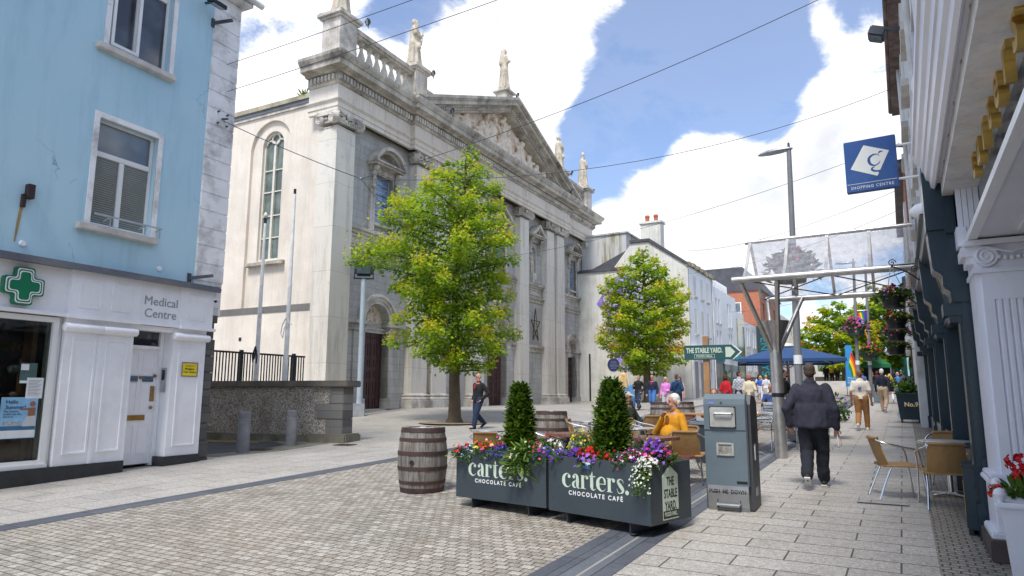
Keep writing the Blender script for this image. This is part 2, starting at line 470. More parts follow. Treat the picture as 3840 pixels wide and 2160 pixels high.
M['lead'] = mat('lead_flashing', (0.13, 0.14, 0.17), 0.6, 0.25, 2, dirt=(0.25, 0.22, 0.16), dirt_amt=0.5)
M['moss_top'] = mat('mossy_coping', (0.40, 0.37, 0.27), 0.9, 0.35, 1.6, 0.5, 30, dirt=(0.30, 0.19, 0.05), dirt_amt=0.5)
M['cream_frame'] = mat('cream_window_paint', (0.70, 0.66, 0.56), 0.5, 0.1, 5)
M['stained'] = glass_mat('old_stained_glass', (0.07, 0.09, 0.075), 0.25, 1.2)
m = NT('leaded_glass'); _v = m.tc()
_b = m.n('ShaderNodeTexBrick'); _b.inputs['Scale'].default_value = 1; _b.inputs['Brick Width'].default_value = 0.22; _b.inputs['Row Height'].default_value = 0.085; _b.inputs['Mortar Size'].default_value = 0.006
_b.inputs['Color1'].default_value = (0.16, 0.25, 0.40, 1); _b.inputs['Color2'].default_value = (0.30, 0.42, 0.60, 1); _b.inputs['Mortar'].default_value = (0.03, 0.035, 0.05, 1)
_sep = m.n('ShaderNodeSeparateXYZ'); _c = m.n('ShaderNodeCombineXYZ'); m.l(_v, _sep.inputs[0]); m.l(_sep.outputs['X'], _c.inputs[0]); m.l(_sep.outputs['Z'], _c.inputs[1]); m.l(_c.outputs[0], _b.inputs['Vector'])
m.base(_b.outputs['Color']); M['leaded'] = m.set(rough=0.2, spec=0.7)
M['glass'] = glass_mat('window_glass', (0.03, 0.035, 0.045), 0.03, 1.5)
M['glass_dark'] = glass_mat('shop_glass', (0.012, 0.012, 0.014), 0.02, 1.5)
M['glass_pale'] = glass_mat('pale_glass', (0.10, 0.125, 0.145), 0.05, 0.8)
m = NT('sky_blue_render')
_c = m.mix(m.ramp(m.noise(0.5, 5), [(0.35, 0.0), (0.7, 1.0)]), (0.41, 0.625, 0.73), (0.47, 0.67, 0.765))
_c = m.mix(m.math('MULTIPLY', m.ramp(m.noise(1.0, 7, 0.7, m.tc(scale=(3, 3, 0.4))), [(0.5, 0.0), (0.75, 1.0)]), 0.5), _c, (0.26, 0.45, 0.54))
_v = m.n('ShaderNodeTexVoronoi', feature='DISTANCE_TO_EDGE'); _v.inputs['Scale'].default_value = 0.45; _n2 = m.n('ShaderNodeTexNoise'); _n2.inputs['Scale'].default_value = 2.5; _n2.inputs['Detail'].default_value = 5; m.l(m.tc(), _n2.inputs['Vector'])
_a = m.n('ShaderNodeVectorMath', operation='MULTIPLY_ADD'); m.l(_n2.outputs['Color'], _a.inputs[0]); _a.inputs[1].default_value = (0.7, 0.7, 0.7); m.l(m.tc(), _a.inputs[2]); m.l(_a.outputs[0], _v.inputs['Vector'])
_k = m.math('MULTIPLY', m.ramp(_v.outputs['Distance'], [(0.0, 1.0), (0.008, 0.0)]), m.ramp(m.noise(0.7, 3), [(0.50, 0.0), (0.60, 0.75)])); _c = m.mix(_k, _c, (0.12, 0.22, 0.28))
_c = m.mix(m.math('MULTIPLY', m.ramp(m.noise(1.3, 2, 0.5), [(0.70, 0.0), (0.78, 1.0)]), 0.7), _c, (0.30, 0.66, 0.66))
m.base(_c); m.set(rough=0.85); m.bump(m.math('ADD', m.noise(38, 3), m.noise(110, 3)), 0.5, 0.008); M['blue_wall'] = m.m
M['white_quoin'] = mat('white_quoin_paint', (0.84, 0.83, 0.82), 0.8, 0.08, 2, 0.35, 40, dirt=(0.10, 0.095, 0.085), dirt_amt=0.75)
M['white'] = mat('white_paint', (0.86, 0.86, 0.88), 0.5, 0.05, 1.5, 0.10, 30, dirt=(0.56, 0.54, 0.51), dirt_amt=0.35, streak=0.06)
M['white_gloss'] = mat('white_gloss_paint', (0.86, 0.86, 0.88), 0.3, 0.04, 1.5)
M['sill'] = mat('old_white_sill', (0.60, 0.57, 0.53), 0.8, 0.15, 3, 0.3, 40, dirt=(0.25, 0.23, 0.2), dirt_amt=0.6)
M['upvc'] = mat('upvc_frame', (0.78, 0.78, 0.76), 0.35, 0.04, 2)
M['blind'] = mat('window_blind', (0.30, 0.32, 0.28), 0.6, 0.2, 1)
M['black_plinth'] = mat('black_granite_plinth', (0.028, 0.03, 0.034), 0.4, 0.3, 8)
M['dark_stone'] = stone_blocks('dark_rubble_quoin', [(0.085, 0.082, 0.078), (0.13, 0.125, 0.118)], 0.9, 0.33, (0.05, 0.048, 0.045), stain=0.3)
m = NT('roughcast_render'); _g = m.noise(30, 3, 0.7)
_c = m.mix(m.ramp(_g, [(0.38, 0.0), (0.60, 1.0)]), (0.14, 0.12, 0.09), (0.60, 0.55, 0.48)); _c = m.mix(m.math('MULTIPLY', m.ramp(m.noise(1.1, 6, 0.7), [(0.45, 0.0), (0.7, 1.0)]), 0.7), _c, (0.16, 0.135, 0.10))
m.base(_c); m.set(rough=0.95); m.bump(_g, 1.0, 0.03); M['roughcast'] = m.m
M['coping'] = mat('stained_coping', (0.14, 0.125, 0.105), 0.9, 0.35, 2.2, 0.5, 30, dirt=(0.2, 0.17, 0.13), dirt_amt=0.6)
M['pier'] = stone_blocks('old_limestone_pier', [(0.17, 0.165, 0.155), (0.25, 0.24, 0.22)], 0.75, 0.42, (0.1, 0.095, 0.085), stain=0.5)
M['boll'] = mat('granite_bollard', (0.23, 0.225, 0.235), 0.8, 0.2, 5, 0.4, 60, dirt=(0.12, 0.13, 0.10), dirt_amt=0.5)
M['black_metal'] = mat('black_painted_metal', (0.012, 0.012, 0.014), 0.45, 0.2, 4)
M['dark_metal'] = mat('dark_grey_metal', (0.06, 0.065, 0.075), 0.45, 0.2, 4, metal=0.3)
M['galv'] = mat('galvanised_steel', (0.45, 0.47, 0.50), 0.45, 0.15, 6, metal=0.6)
M['steel'] = mat('brushed_stainless_steel', (0.60, 0.575, 0.545), 0.38, 0.18, 5, metal=0.85, dirt=(0.30, 0.25, 0.2), dirt_amt=0.4)
M['alu'] = mat('polished_aluminium', (0.78, 0.78, 0.79), 0.22, 0.06, 5, metal=1.0)
M['rust'] = mat('rust', (0.16, 0.055, 0.02), 0.9, 0.4, 8, 0.4)
M['pole_grey'] = mat('grey_pole_paint', (0.20, 0.205, 0.215), 0.5, 0.12, 2)
M['white_pole'] = mat('white_pole_paint', (0.86, 0.86, 0.84), 0.5, 0.15, 4, dirt=(0.4, 0.37, 0.33), dirt_amt=0.5)
M['green_sign'] = mat('green_cross_plastic', (0.0, 0.17, 0.075), 0.35, 0.05, 2)
M['grey_letter'] = mat('grey_lettering', (0.30, 0.31, 0.33), 0.5, 0.03)
M['black'] = mat('black_lettering', (0.01, 0.01, 0.012), 0.5, 0.05)
M['white_letter'] = mat('white_lettering', (0.82, 0.83, 0.82), 0.5, 0.03)
M['yellow_sign'] = mat('yellow_notice', (0.80, 0.62, 0.02), 0.5, 0.05)
M['brass'] = mat('brass', (0.42, 0.25, 0.08), 0.35, 0.2, 6, metal=0.9)
M['paper'] = mat('notice_paper', (0.72, 0.74, 0.74), 0.7, 0.08, 4)
M['blue_plate'] = mat('blue_plate', (0.10, 0.16, 0.24), 0.5, 0.1)
M['poster_blue'] = mat('poster_blue', (0.25, 0.50, 0.72), 0.5, 0.3, 1.5)
M['wire'] = mat('overhead_wire', (0.05, 0.055, 0.075), 0.6, 0.1)
# the ground
def sheet(name, mt, x0, x1, y0, y1, dz, dx=None, dy=None, kind='structure'):
 xs = np.linspace(x0, x1, max(2, int(round((x1 - x0) / (dx or (x1 - x0)))) + 1))
 ys = np.linspace(y0, y1, max(2, int(round((y1 - y0) / (dy or (y1 - y0)))) + 1))
 V = np.array([(x, y, gz(x, y) + dz) for y in ys for x in xs]); nx = len(xs)
 F = np.array([(j * nx + i, j * nx + i + 1, (j + 1) * nx + i + 1, (j + 1) * nx + i) for j in range(len(ys) - 1) for i in range(nx - 1)])
 o = npmesh(name, V, F, mt); o['kind'] = kind
 return o
xs = [-900, -300, -120, -60, -40, -30, -22, -20, -18.5] + [-18 + 0.5 * i for i in range(17)] + [-9, 5, 40, 120, 300, 900]
ys = [-300, -60, -20, 0, 10, 17] + [18 + i for i in range(30)] + [50, 60, 90, 120, 200, 400, 900, 2000]
V = np.array([(x, y, gz(x, y) - 0.02) for y in ys for x in xs]); nx = len(xs)
F = np.array([(j * nx + i, j * nx + i + 1, (j + 1) * nx + i + 1, (j + 1) * nx + i) for j in range(len(ys) - 1) for i in range(nx - 1)])
o = npmesh('ground', V, F, M['earth']); o['kind'] = 'structure'
sheet('street', M['setts'], -8.93, -2.86, -6, 90, 0.0, None, 48)
sheet('pavement_right', M['slabs_r'], -2.23, 0.15, -6, 90, 0.0, None, 48)
sheet('shopfront_strip', M['setts_small'], 0.15, 1.3, -6, 90, 0.001, None, 48)
sheet('pavement_left', M['slabs_l'], -30, -9.3, -6, 90, 0.0, 0.8, 1.0)
sheet('drain_channel_left', M['slate'], -9.3, -8.93, -6, 90, 0.003, None, 48)
mb = MB()
prof = [(-2.86, 0.004), (-2.64, 0.004), (-2.63, -0.004), (-2.52, -0.022), (-2.40, -0.004), (-2.39, 0.004), (-2.23, 0.004)]
for i in range(6):
 for y0, y1 in ((-6, 42), (42, 90)):
  mb.quad(*[(prof[a][0], y, gz(0, y) + prof[a][1]) for a, y in ((i, y0), (i + 1, y0), (i + 1, y1), (i, y1))])
o = mb.build('drain_channel_right', M['slate_pale']); o['kind'] = 'structure'
o.data.materials.append(M['slate'])
for p in o.data.polygons:
 c = p.center
 if c.x < -2.63 or c.x > -2.39: p.material_index = 1
mb = MB()
al = [(-40, 9.2), (-13.75, 9.6), (-13.3, 11.2), (-13.6, 12.3), (-14.6, 12.85), (-17.5, 12.3), (-40, 8.0 + 1.3)]
mb.poly([(x, y, gz(x, y) + 0.006) for x, y in al]); o = mb.build('alley_road', M['asphalt']); o['kind'] = 'structure'
mb = MB()
for yy in (0.0, 0.2):
 mb.quad(*[(x, y, gz(x, y) + 0.011) for x, y in ((-19, 11.55 + yy), (-14.75, 12.42 + yy), (-14.75, 12.5 + yy), (-19, 11.63 + yy))])
o = mb.build('yellow_road_lines', M['yellow_line']); o['kind'] = 'structure'
mb = MB()
mb.poly([(x, y, gz(x, y) + 0.006) for x, y in ((-13.75, 9.6), (-13.0, 9.9), (-12.6, 11.3), (-12.9, 13.1), (-14.6, 12.85), (-13.6, 12.3), (-13.3, 11.2))])
o = mb.build('alley_kerb', M['moss_conc']); o['kind'] = 'structure'
def grate(x, y, sx, sy, rz, label):
 t = thing('drain_cover', label, 'drain cover', (x, y, gz(x, y) + 0.01), rz, 'drain covers in the paving')
 a = MB(); frame_z(a, sx, sy, 0.03); a.build('frame', M['rust_dark'], t)
 b = MB()
 for i in range(7):
  xx = -sx / 2 + 0.05 + (sx - 0.1) * (i + 0.5) / 7
  b.box(xx - 0.012, xx + 0.012, -sy / 2 + 0.03, sy / 2 - 0.03, 0, 0.008)
 b.build('bars', M['rust_dark'], t)
def frame_z(a, sx, sy, w):
 a.box(-sx / 2, sx / 2, -sy / 2, -sy / 2 + w, 0, 0.01); a.box(-sx / 2, sx / 2, sy / 2 - w, sy / 2, 0, 0.01)
 a.box(-sx / 2, -sx / 2 + w, -sy / 2 + w, sy / 2 - w, 0, 0.01); a.box(sx / 2 - w, sx / 2, -sy / 2 + w, sy / 2 - w, 0, 0.01)
M['rust_dark'] = mat('rusty_iron', (0.06, 0.04, 0.03), 0.8, 0.3, 8)
grate(-13.25, 11.25, 0.5, 0.42, 0.3, 'rusty drain grate in the paving between the two granite bollards')
grate(-12.15, 12.9, 0.45, 0.4, 0.2, 'rusty drain grate in the paving beside the churchyard wall pier')
t = thing('manhole_cover', 'paved manhole cover outlined by bright metal edges near the wicker chairs', 'manhole cover', (-0.34, 10.3, gz(0, 10.3) + 0.003), 0.0)
a = MB(); frame_z(a, 0.58, 0.62, 0.012); a.build('frame', M['galv'], t)
a = MB(); a.box(-0.275, 0.275, -0.295, 0.295, 0, 0.004); a.build('slab_insert', M['slabs_r'], t)
# sky-blue building with the white shopfront
BZ = 0.27
RZB = math.atan2(0.9975, -0.0702)
B = thing('blue_building', 'sky blue rendered building with white shopfront and painted white quoins', 'building', (-12.75, 9.25, BZ), RZB)
ZO[B.name] = BZ
X0 = -9.5
mb = MB(); W1 = (-2.70, -1.49, 4.70, 6.74, False); W2 = (-2.68, -1.40, 8.15, 10.30, False)
wall_open(mb, X0, -0.40, 3.3, 10.55, 0.0, 0.22, [W1, W2])
mb.quad((X0, 0.3, 0), (X0, 10, 0), (X0, 10, 10.55), (X0, 0.3, 10.55))
mb.build('wall', M['blue_wall'], B)
mb = MB(); mb.box(X0, 0.22, 0.6, 10, 0, 10.5); mb.build('core', M['white_quoin'], B)
mb = MB(); mb.prism([(-0.25, 10.62), (5, 13.2), (10.2, 10.62)], 'x', X0, 0.32); mb.build('roof', M['lead'], B)
mb = MB(); mb.box(X0, 0.40, -0.28, 0.6, 10.52, 10.62); mb.build('eave', M['white_quoin'], B)
mb = MB(); mb.tube([(X0, -0.33, 10.66), (0.62, -0.33, 10.66)], 0.075, 10); mb.build('gutter', M['white_quoin'], B)
mb = MB(); z = 4.0
while z < 10.5:
 z1 = min(z + 0.385, 10.52)
 w = 0.30
 mb.prism([(-0.42, z + 0.008), (-0.42, z1 - 0.008), (w, z1 - 0.008), (w, z + 0.008)], 'y', -0.035, 0.6)
 z = z1
mb.box(-0.415, 0.285, -0.02, 0.59, 3.3, 10.5)
mb.build('quoins', M['white_quoin'], B, bevel=0.012)
mb = MB(); z = 0.0; i = 0
while z < 3.6:
 z1 = z + 0.35; o_ = 0.02 * (i % 2)
 mb.box(-0.3, 0.24 - 0.03 * (i % 3), 0.0 - o_, 0.6, z, z1 - 0.006); z = z1; i += 1
mb.box(-0.06, 0.27, -0.05, 0.6, z, z + 0.05)
mb.build('corner_stones', M['dark_stone'], B, bevel=0.012)
def bwindow(x0, x1, z0, z1, tr, openpane=False):
 f = MB()
 frame(f, x0, x1, z0, z1, 0.13, 0.20, 0.06)
 xm = (x0 + x1) / 2 - 0.02
 f.box(xm - 0.05, xm + 0.05, 0.125, 0.2, z0 + 0.06, tr - 0.05)
 f.box(x0 + 0.06, x1 - 0.06, 0.122, 0.2, tr - 0.05, tr + 0.05)
 w = f.build('window', M['upvc'], B, bevel=0.008)
 s = MB(); s.box(x0 - 0.24, x1 + 0.10, -0.13, 0.13, z0 - 0.16, z0 - 0.03); s.build('sill', M['sill'], w, bevel=0.015, zo=BZ)
 a = MB()
 frame(a, x0 - 0.10, x1 + 0.10, z0 - 0.028, z1 + 0.08, -0.015, 0.03, 0.10, 0.02)
 a.build('surround', M['white_quoin'], w, zo=BZ)
 g = MB(); g.box(x0 + 0.06, x1 - 0.06, 0.165, 0.172, z0 + 0.06, z1 - 0.06); g.build('pane', M['glass_pale'] if not openpane else M['glass'], w, zo=BZ)
 return w
w1 = bwindow(*W1[:4], 6.07)
bl = MB(); z = 4.78
while z < 6.0:
 bl.quad((-2.62, 0.158, z), (-1.57, 0.158, z), (-1.57, 0.150, z + 0.028), (-2.62, 0.150, z + 0.028)); z += 0.042
bl.build('blind', M['blind'], w1, zo=BZ)
rl = MB()
rl.bar((-2.72, -0.16, 4.86), (-1.36, -0.16, 4.86), 0.02, 0.03)
for x in (-2.42, -1.72, -1.40): rl.bar((x, -0.165, 4.85), (x, 0.05, 4.80), 0.02, 0.02); rl.bar((x, -0.15, 4.85), (x, -0.15, 4.67), 0.02, 0.02)
rl.build('window_rail', M['galv'], w1, zo=BZ)
w2 = bwindow(*W2[:4], 9.75, True)
sh = MB(); sh.prism([(-2.6, 8.20), (-2.09, 8.20), (-2.09, 9.7), (-2.6, 9.7)], 'y', 0.0, 0.05)
sa = MB(); frame(sa, -2.64, -2.07, 8.2, 9.72, 0.0, 0.06, 0.06); sa.build('open_sash', M['upvc'], w2, zo=BZ)
mb = MB(); mb.box(X0, 0.10, -0.20, 0.02, 3.80, 3.90); mb.box(X0, 0.11, -0.21, -0.16, 3.785, 3.84); mb.build('lead_ledge', M['lead'], B)
mb = MB(); mb.box(X0, -2.95, -0.02, 0.25, 3.02, 3.80)
mb.box(-2.95, -1.63, -0.08, 0.25, 3.02, 3.80)
mb.box(-1.63, -0.74, -0.06, 0.25, 3.02, 3.80); mb.box(-0.74, 0.04, -0.09, 0.25, 3.02, 3.80)
mb.build('fascia', M['white'], B)
def panel(mb, x0, x1, z0, z1, y, w=0.025, d=0.016):
 """raised moulding round a panel"""
 mb.box(x0, x0 + w, y - d, y, z0, z1); mb.box(x1 - w, x1, y - d, y, z0, z1)
 mb.box(x0 + w, x1 - w, y - d, y, z1 - w, z1); mb.box(x0 + w, x1 - w, y - d, y, z0, z0 + w)
mb = MB()
for x0, x1, y in ((-2.79, -2.40, -0.08), (-2.20, -1.82, -0.08), (-0.60, -0.12, -0.09)): panel(mb, x0, x1, 3.15, 3.66, y)
mb.box(X0, -2.98, -0.10, 0.2, 2.96, 3.02); mb.box(-2.98, -1.60, -0.15, 0.2, 2.95, 3.015); mb.box(-1.60, -0.76, -0.12, 0.2, 2.96, 3.018); mb.box(-0.76, 0.08, -0.16, 0.2, 2.95, 3.012)
mb.build('fascia_moulding', M['white'], B)
for x0, x1, ps in ((-2.95, -1.69, ((-2.82, -2.40), (-2.22, -1.80))), (-0.83, -0.06, ((-0.70, -0.18),))):
 mb = MB(); mb.box(x0, x1, -0.06, 0.27, 0.44, 2.95)
 for a_, b_ in ps: panel(mb, a_, b_, 0.62, 2.62, -0.06, 0.03)
 if len(ps) > 1: mb.box(-2.36, -2.30, -0.075, -0.06, 0.44, 2.68)
 mb.build('pilaster', M['white'], B)
for x0, x1 in ((-3.0, -2.33), (-2.325, -1.66), (-0.86, -0.02)):
 mb = MB(); mb.lathe([(0.07, 0), (0.075, 0.01), (0.075, x1 - x0 - 0.01), (0.07, x1 - x0)], (x0, -0.09, 2.79), 16, axis='x')
 mb.build('console_roll', M['white'], B, smooth=True)
mb = MB(); mb.box(X0, -1.71, -0.11, 0.2, 0, 0.44); mb.box(-0.90, -0.08, -0.11, 0.2, 0, 0.44); mb.build('plinth', M['black_plinth'], B)
f = MB(); frame(f, X0 + 1, -3.04, 0.46, 2.94, -0.01, 0.10, 0.09, 0.10); f.box(X0 + 1, -3.03, -0.05, 0.0, 0.44, 0.50); f.box(-3.04, -2.96, 0.05, 0.2, 0.44, 2.95)
sw = f.build('shop_window', M['upvc'], B)
g = MB(); g.box(X0 + 1.09, -3.13, 0.05, 0.056, 0.56, 2.85)
M['shop_pane'] = NT('shop_window_glass').m
_m = M['shop_pane']; _nt = _m.node_tree; _bs = _nt.nodes['Principled BSDF']
_gl = _nt.nodes.new('ShaderNodeBsdfGlossy'); _gl.inputs['Roughness'].default_value = 0.02
_tr = _nt.nodes.new('ShaderNodeBsdfTransparent'); _tr.inputs[0].default_value = (0.80, 0.84, 0.84, 1)
_mx = _nt.nodes.new('ShaderNodeMixShader'); _fr = _nt.nodes.new('ShaderNodeFresnel'); _fr.inputs[0].default_value = 1.5
_nt.links.new(_fr.outputs[0], _mx.inputs[0]); _nt.links.new(_tr.outputs[0], _mx.inputs[1]); _nt.links.new(_gl.outputs[0], _mx.inputs[2]); _nt.links.new(_mx.outputs[0], _nt.nodes['Material Output'].inputs['Surface'])
g.build('pane', M['shop_pane'], sw, zo=BZ)
M['room'] = mat('dark_shop_interior', (0.05, 0.035, 0.028), 0.8, 0.5, 0.8)
M['wood_int'] = mat('interior_wood', (0.16, 0.085, 0.04), 0.6, 0.3, 2)
mb = MB(); mb.quad((X0 + 1, 0.58, 0.3), (-2.96, 0.58, 0.3), (-2.96, 0.58, 2.95), (X0 + 1, 0.58, 2.95)); mb.quad((X0 + 1, 0.1, 0.5), (-2.96, 0.1, 0.5), (-2.96, 0.58, 0.5), (X0 + 1, 0.58, 0.5))
mb.quad((-2.97, 0.1, 0.5), (-2.97, 0.58, 0.5), (-2.97, 0.58, 2.95), (-2.97, 0.1, 2.95)); mb.build('interior', M['room'], sw, zo=BZ)
mb = MB(); mb.box(-3.30, -3.22, 0.25, 0.5, 0.5, 2.9); mb.box(-3.9, -3.2, 0.3, 0.5, 0.5, 0.9); mb.box(-4.2, -3.25, 0.4, 0.5, 1.62, 1.66); mb.build('shelving', M['wood_int'], sw, zo=BZ)
mb = MB(); mb.box(-3.16, -3.03, 0.12, 0.15, 0.5, 2.85); mb.build('curtain', mat('cream_curtain', (0.5, 0.46, 0.36), 0.9, 0.15, 4), sw, zo=BZ)
dy = 0.27
f = MB(); f.box(-1.69, -1.60, dy - 0.06, dy + 0.1, 0.27, 2.95); f.box(-0.92, -0.835, dy - 0.06, dy + 0.1, 0.27, 2.95); f.box(-1.60, -0.92, dy - 0.06, dy + 0.1, 2.86, 2.95); f.box(-1.60, -0.92, dy - 0.065, dy + 0.1, 2.52, 2.58)
f.box(-1.69, -0.83, -0.05, 0.3, 2.86, 2.95)
f.build('door_frame', M['white'], B)
d = MB(); d.box(-1.60, -0.92, dy, dy + 0.05, 0.31, 2.52)
for x0, x1 in ((-1.54, -1.30), (-1.22, -0.98)):
 for z0, z1 in ((0.50, 1.06), (1.30, 1.72), (1.86, 2.02), (2.10, 2.44)):
  if z0 == 1.86: continue
  panel(d, x0, x1, z0, z1 if z0 != 1.30 else 1.95, dy, 0.02, 0.012)
dr = d.build('door', M['white_gloss'], B)
d = MB(); d.box(-1.45, -1.10, dy - 0.02, dy, 1.14, 1.24); d.build('letterbox', M['brass'], dr, zo=BZ)
d = MB(); d.box(-1.02, -0.935, dy - 0.012, dy, 1.50, 1.80); d.build('push_plate', M['brass'], dr, zo=BZ)
for x, z in ((-0.96, 2.0), (-0.99, 1.38), (-1.26, 1.96)): d = MB(); d.lathe([(0.03, -0.04), (0.034, -0.02), (0.02, 0)], (x, dy, z), 12, axis='y'); d.build('knob', M['brass'], dr, smooth=True, zo=BZ)
for x0, x1 in ((-1.55, -1.31), (-1.22, -0.98)): d = MB(); d.box(x0, x1, dy - 0.02, dy - 0.013, 1.88, 1.99); d.build('name_plate', M['blue_plate'], dr, zo=BZ)
text('lettering', 'Dentist\nBeauty salon', 0.042, M['black'], dr, (-1.10, dy - 0.021, 1.935 - 0 + BZ - BZ), 0, ext=0.0005).location.z -= BZ
text('lettering', 'By Doctor', 0.045, M['black'], dr, (-1.42, dy - 0.021, 1.93), 0, ext=0.0005).location.z -= BZ
g = MB(); g.box(-1.60, -0.92, dy, dy + 0.01, 2.58, 2.86); fl = g.build('fanlight', M['glass'], B)
text('lettering', 'BEAUTY ROOMS', 0.105, M['black'], fl, (-1.33, dy - 0.006, 2.68), 0, ext=0.002, bold=0.003).location.z -= BZ
def BT(name, label, cat, x, y, z, group=None):
 """a thing fixed to the blue building, in its frame"""
 c, s = math.cos(RZB), math.sin(RZB)
 return thing(name, label, cat, (-12.75 + x * c - y * s, 9.25 + x * s + y * c, z), RZB, group)
def cross_pts(a, b, r=0.05, n=4):
 P = []
 base = [(b, b), (b, a), (-b, a), (-b, b), (-a, b), (-a, -b), (-b, -b), (-b, -a), (b, -a), (b, -b), (a, -b), (a, b)]
 N = len(base)
 for i, p in enumerate(base):
  p0, p1 = Vector(base[i - 1]), Vector(base[(i + 1) % N]); p = Vector(p)
  d0, d1 = (p0 - p).normalized(), (p1 - p).normalized()
  for k in range(n + 1):
   t = k / n
   q0, q1 = p + d0 * r * (1 - t), p + d1 * r * t
   P.append((p + d0 * r * (1 - t) ** 2 + d1 * r * t ** 2)[:])
 return P
T = BT('pharmacy_cross', 'green pharmacy cross with white outlines on white shop fascia', 'sign', -3.72, -0.12, 3.39)
mb = MB(); mb.prism(cross_pts(0.31, 0.145), 'y', 0.0, 0.09); mb.build('green_body', M['green_sign'], T)
for k, (a, b) in enumerate(((0.285, 0.125), (0.245, 0.095))):
 mb = MB(); mb.prism(cross_pts(a, b), 'y', -0.006 - 0.008 * k, 0.0 - 0.008 * k); mb.build('white_outline', M['white_letter'], T)
 mb = MB(); mb.prism(cross_pts(a - 0.018, b - 0.016), 'y', -0.010 - 0.008 * k, -0.006 - 0.008 * k); mb.build('green_face', M['green_sign'], T)
T = BT('shop_sign', 'grey Medical Centre lettering on white fascia above the panelled door', 'sign', -1.17, -0.065, 3.3)
text('lettering', 'Medical', 0.245, M['grey_letter'], T, (0, 0, 0.13), ext=0.003, bold=0.0)
text('lettering', 'Centre', 0.245, M['grey_letter'], T, (0, 0, -0.11), ext=0.003, bold=0.0)
T = BT('notice', 'yellow Test Centre notice in a silver frame beside the white door', 'notice', -0.42, -0.068, 2.14)
mb = MB(); frame(mb, -0.19, 0.19, -0.145, 0.145, -0.012, 0, 0.02); mb.build('frame', M['alu'], T)
mb = MB(); mb.box(-0.17, 0.17, -0.006, 0, -0.125, 0.125); mb.build('panel', M['yellow_sign'], T)
text('lettering', 'COVID-19', 0.045, M['black'], T, (0, -0.007, 0.07), ext=0.0005); text('lettering', 'Mulligans\nTest Centre', 0.06, M['black'], T, (0, -0.007, -0.02), ext=0.0005, bold=0.001)
T = BT('intercom', 'silver door intercom panel on the white door reveal', 'intercom', -0.838, 0.13, 1.92)
mb = MB(); mb.box(-0.02, 0.0, -0.06, 0.06, -0.24, 0.24); mb.build('panel', M['galv'], T)
mb = MB(); mb.box(-0.024, -0.02, -0.04, 0.04, 0.0, 0.2); mb.build('grille', M['black_metal'], T)
T = BT('poster', 'blue Hello Summer poster in the pharmacy window', 'poster', -3.50, 0.045, 1.26)
mb = MB(); mb.box(-0.28, 0.28, -0.003, 0.0, -0.33, 0.33); mb.build('sheet', M['poster_blue'], T)
mb = MB(); mb.box(-0.27, 0.27, -0.005, -0.003, -0.32, -0.20); mb.build('white_strip', M['paper'], T)
mb = MB(); mb.box(-0.27, 0.27, -0.0052, -0.003, -0.20, -0.13); mb.build('sea_strip', mat('poster_sea', (0.04, 0.14, 0.26), 0.5, 0.2), T)
text('lettering', 'Hello\nSummer!', 0.085, mat('poster_navy', (0.02, 0.04, 0.12), 0.5), T, (-0.21, -0.006, 0.21), ext=0.0005, bold=0.001, align='LEFT')
text('lettering', 'This Summer,\nprotect the skin\nyou\'re in.', 0.042, M['black'], T, (-0.23, -0.006, 0.06), ext=0.0005, align='LEFT')
mb = MB(); mb.lathe([(0.045, -0.006), (0.045, -0.003)], (0.20, 0, 0.22), 14, axis='y'); mb.prism([(0.02, 0.14), (0.16, 0.16), (0.25, 0.16), (0.25, 0.02), (0.14, 0.02), (0.14, 0.12), (0.02, 0.12)], 'y', -0.0062, -0.003); mb.build('bather_figure', mat('poster_skin', (0.30, 0.12, 0.06), 0.6), T)
mb = MB(); mb.prism([(0.12, 0.02), (0.26, 0.03), (0.27, -0.14), (0.06, -0.14)], 'y', -0.0064, -0.003); mb.build('striped_shirt', mat('poster_stripe', (0.55, 0.55, 0.55), 0.6), T)
mb = MB()
for i in range(7): mb.box(-0.22 + 0.04 * i, -0.195 + 0.04 * i, -0.0066, -0.003, -0.11, -0.05 - 0.01 * (i % 3))
mb.build('bottle_row', mat('poster_bottles', (0.6, 0.4, 0.25), 0.6, 0.5, 30), T)
T = BT('notice', 'white typed notice taped inside the pharmacy window', 'notice', -3.30, 0.044, 1.74)
mb = MB(); mb.box(-0.13, 0.13, -0.002, 0.0, -0.17, 0.17); mb.build('sheet', M['paper'], T)
mb = MB()
for i in range(11): mb.box(-0.10, 0.10 - 0.03 * (i % 3), -0.0035, -0.002, 0.12 - i * 0.024, 0.128 - i * 0.024)
mb.build('typed_lines', M['grey_letter'], T)
T = BT('notice', 'dark green skincare notice above the typed sheet in the pharmacy window', 'notice', -3.42, 0.046, 1.98)
mb = MB(); mb.box(-0.13, 0.13, -0.002, 0.0, -0.17, 0.17); mb.build('sheet', mat('notice_green', (0.06, 0.12, 0.11), 0.5, 0.3, 6), T)
mb = MB(); mb.box(-0.12, 0.12, -0.004, -0.002, -0.16, -0.12); mb.box(-0.12, 0.0, -0.004, -0.002, 0.05, 0.15); mb.build('pale_patches', M['paper'], T)
T = BT('wall_bracket', 'rusty iron bracket leaving a stain on the blue wall', 'bracket', -3.77, -0.02, 4.86)
mb = MB(); mb.box(-0.05, 0.05, -0.10, 0.02, 0.0, 0.24); mb.box(-0.10, -0.045, -0.05, 0.02, -0.16, 0.06); mb.build('iron', mat('bracket_iron', (0.035, 0.015, 0.015), 0.7, 0.3), T)
mb = MB(); mb.prism([(-0.10, -0.16), (-0.05, -0.16), (-0.075, -0.42), (-0.11, -0.75), (-0.13, -0.75), (-0.12, -0.42)], 'y', 0.012, 0.0165); mb.build('rust_stain', mat('rust_stain', (0.33, 0.24, 0.10), 0.9, 0.3, 8), T)
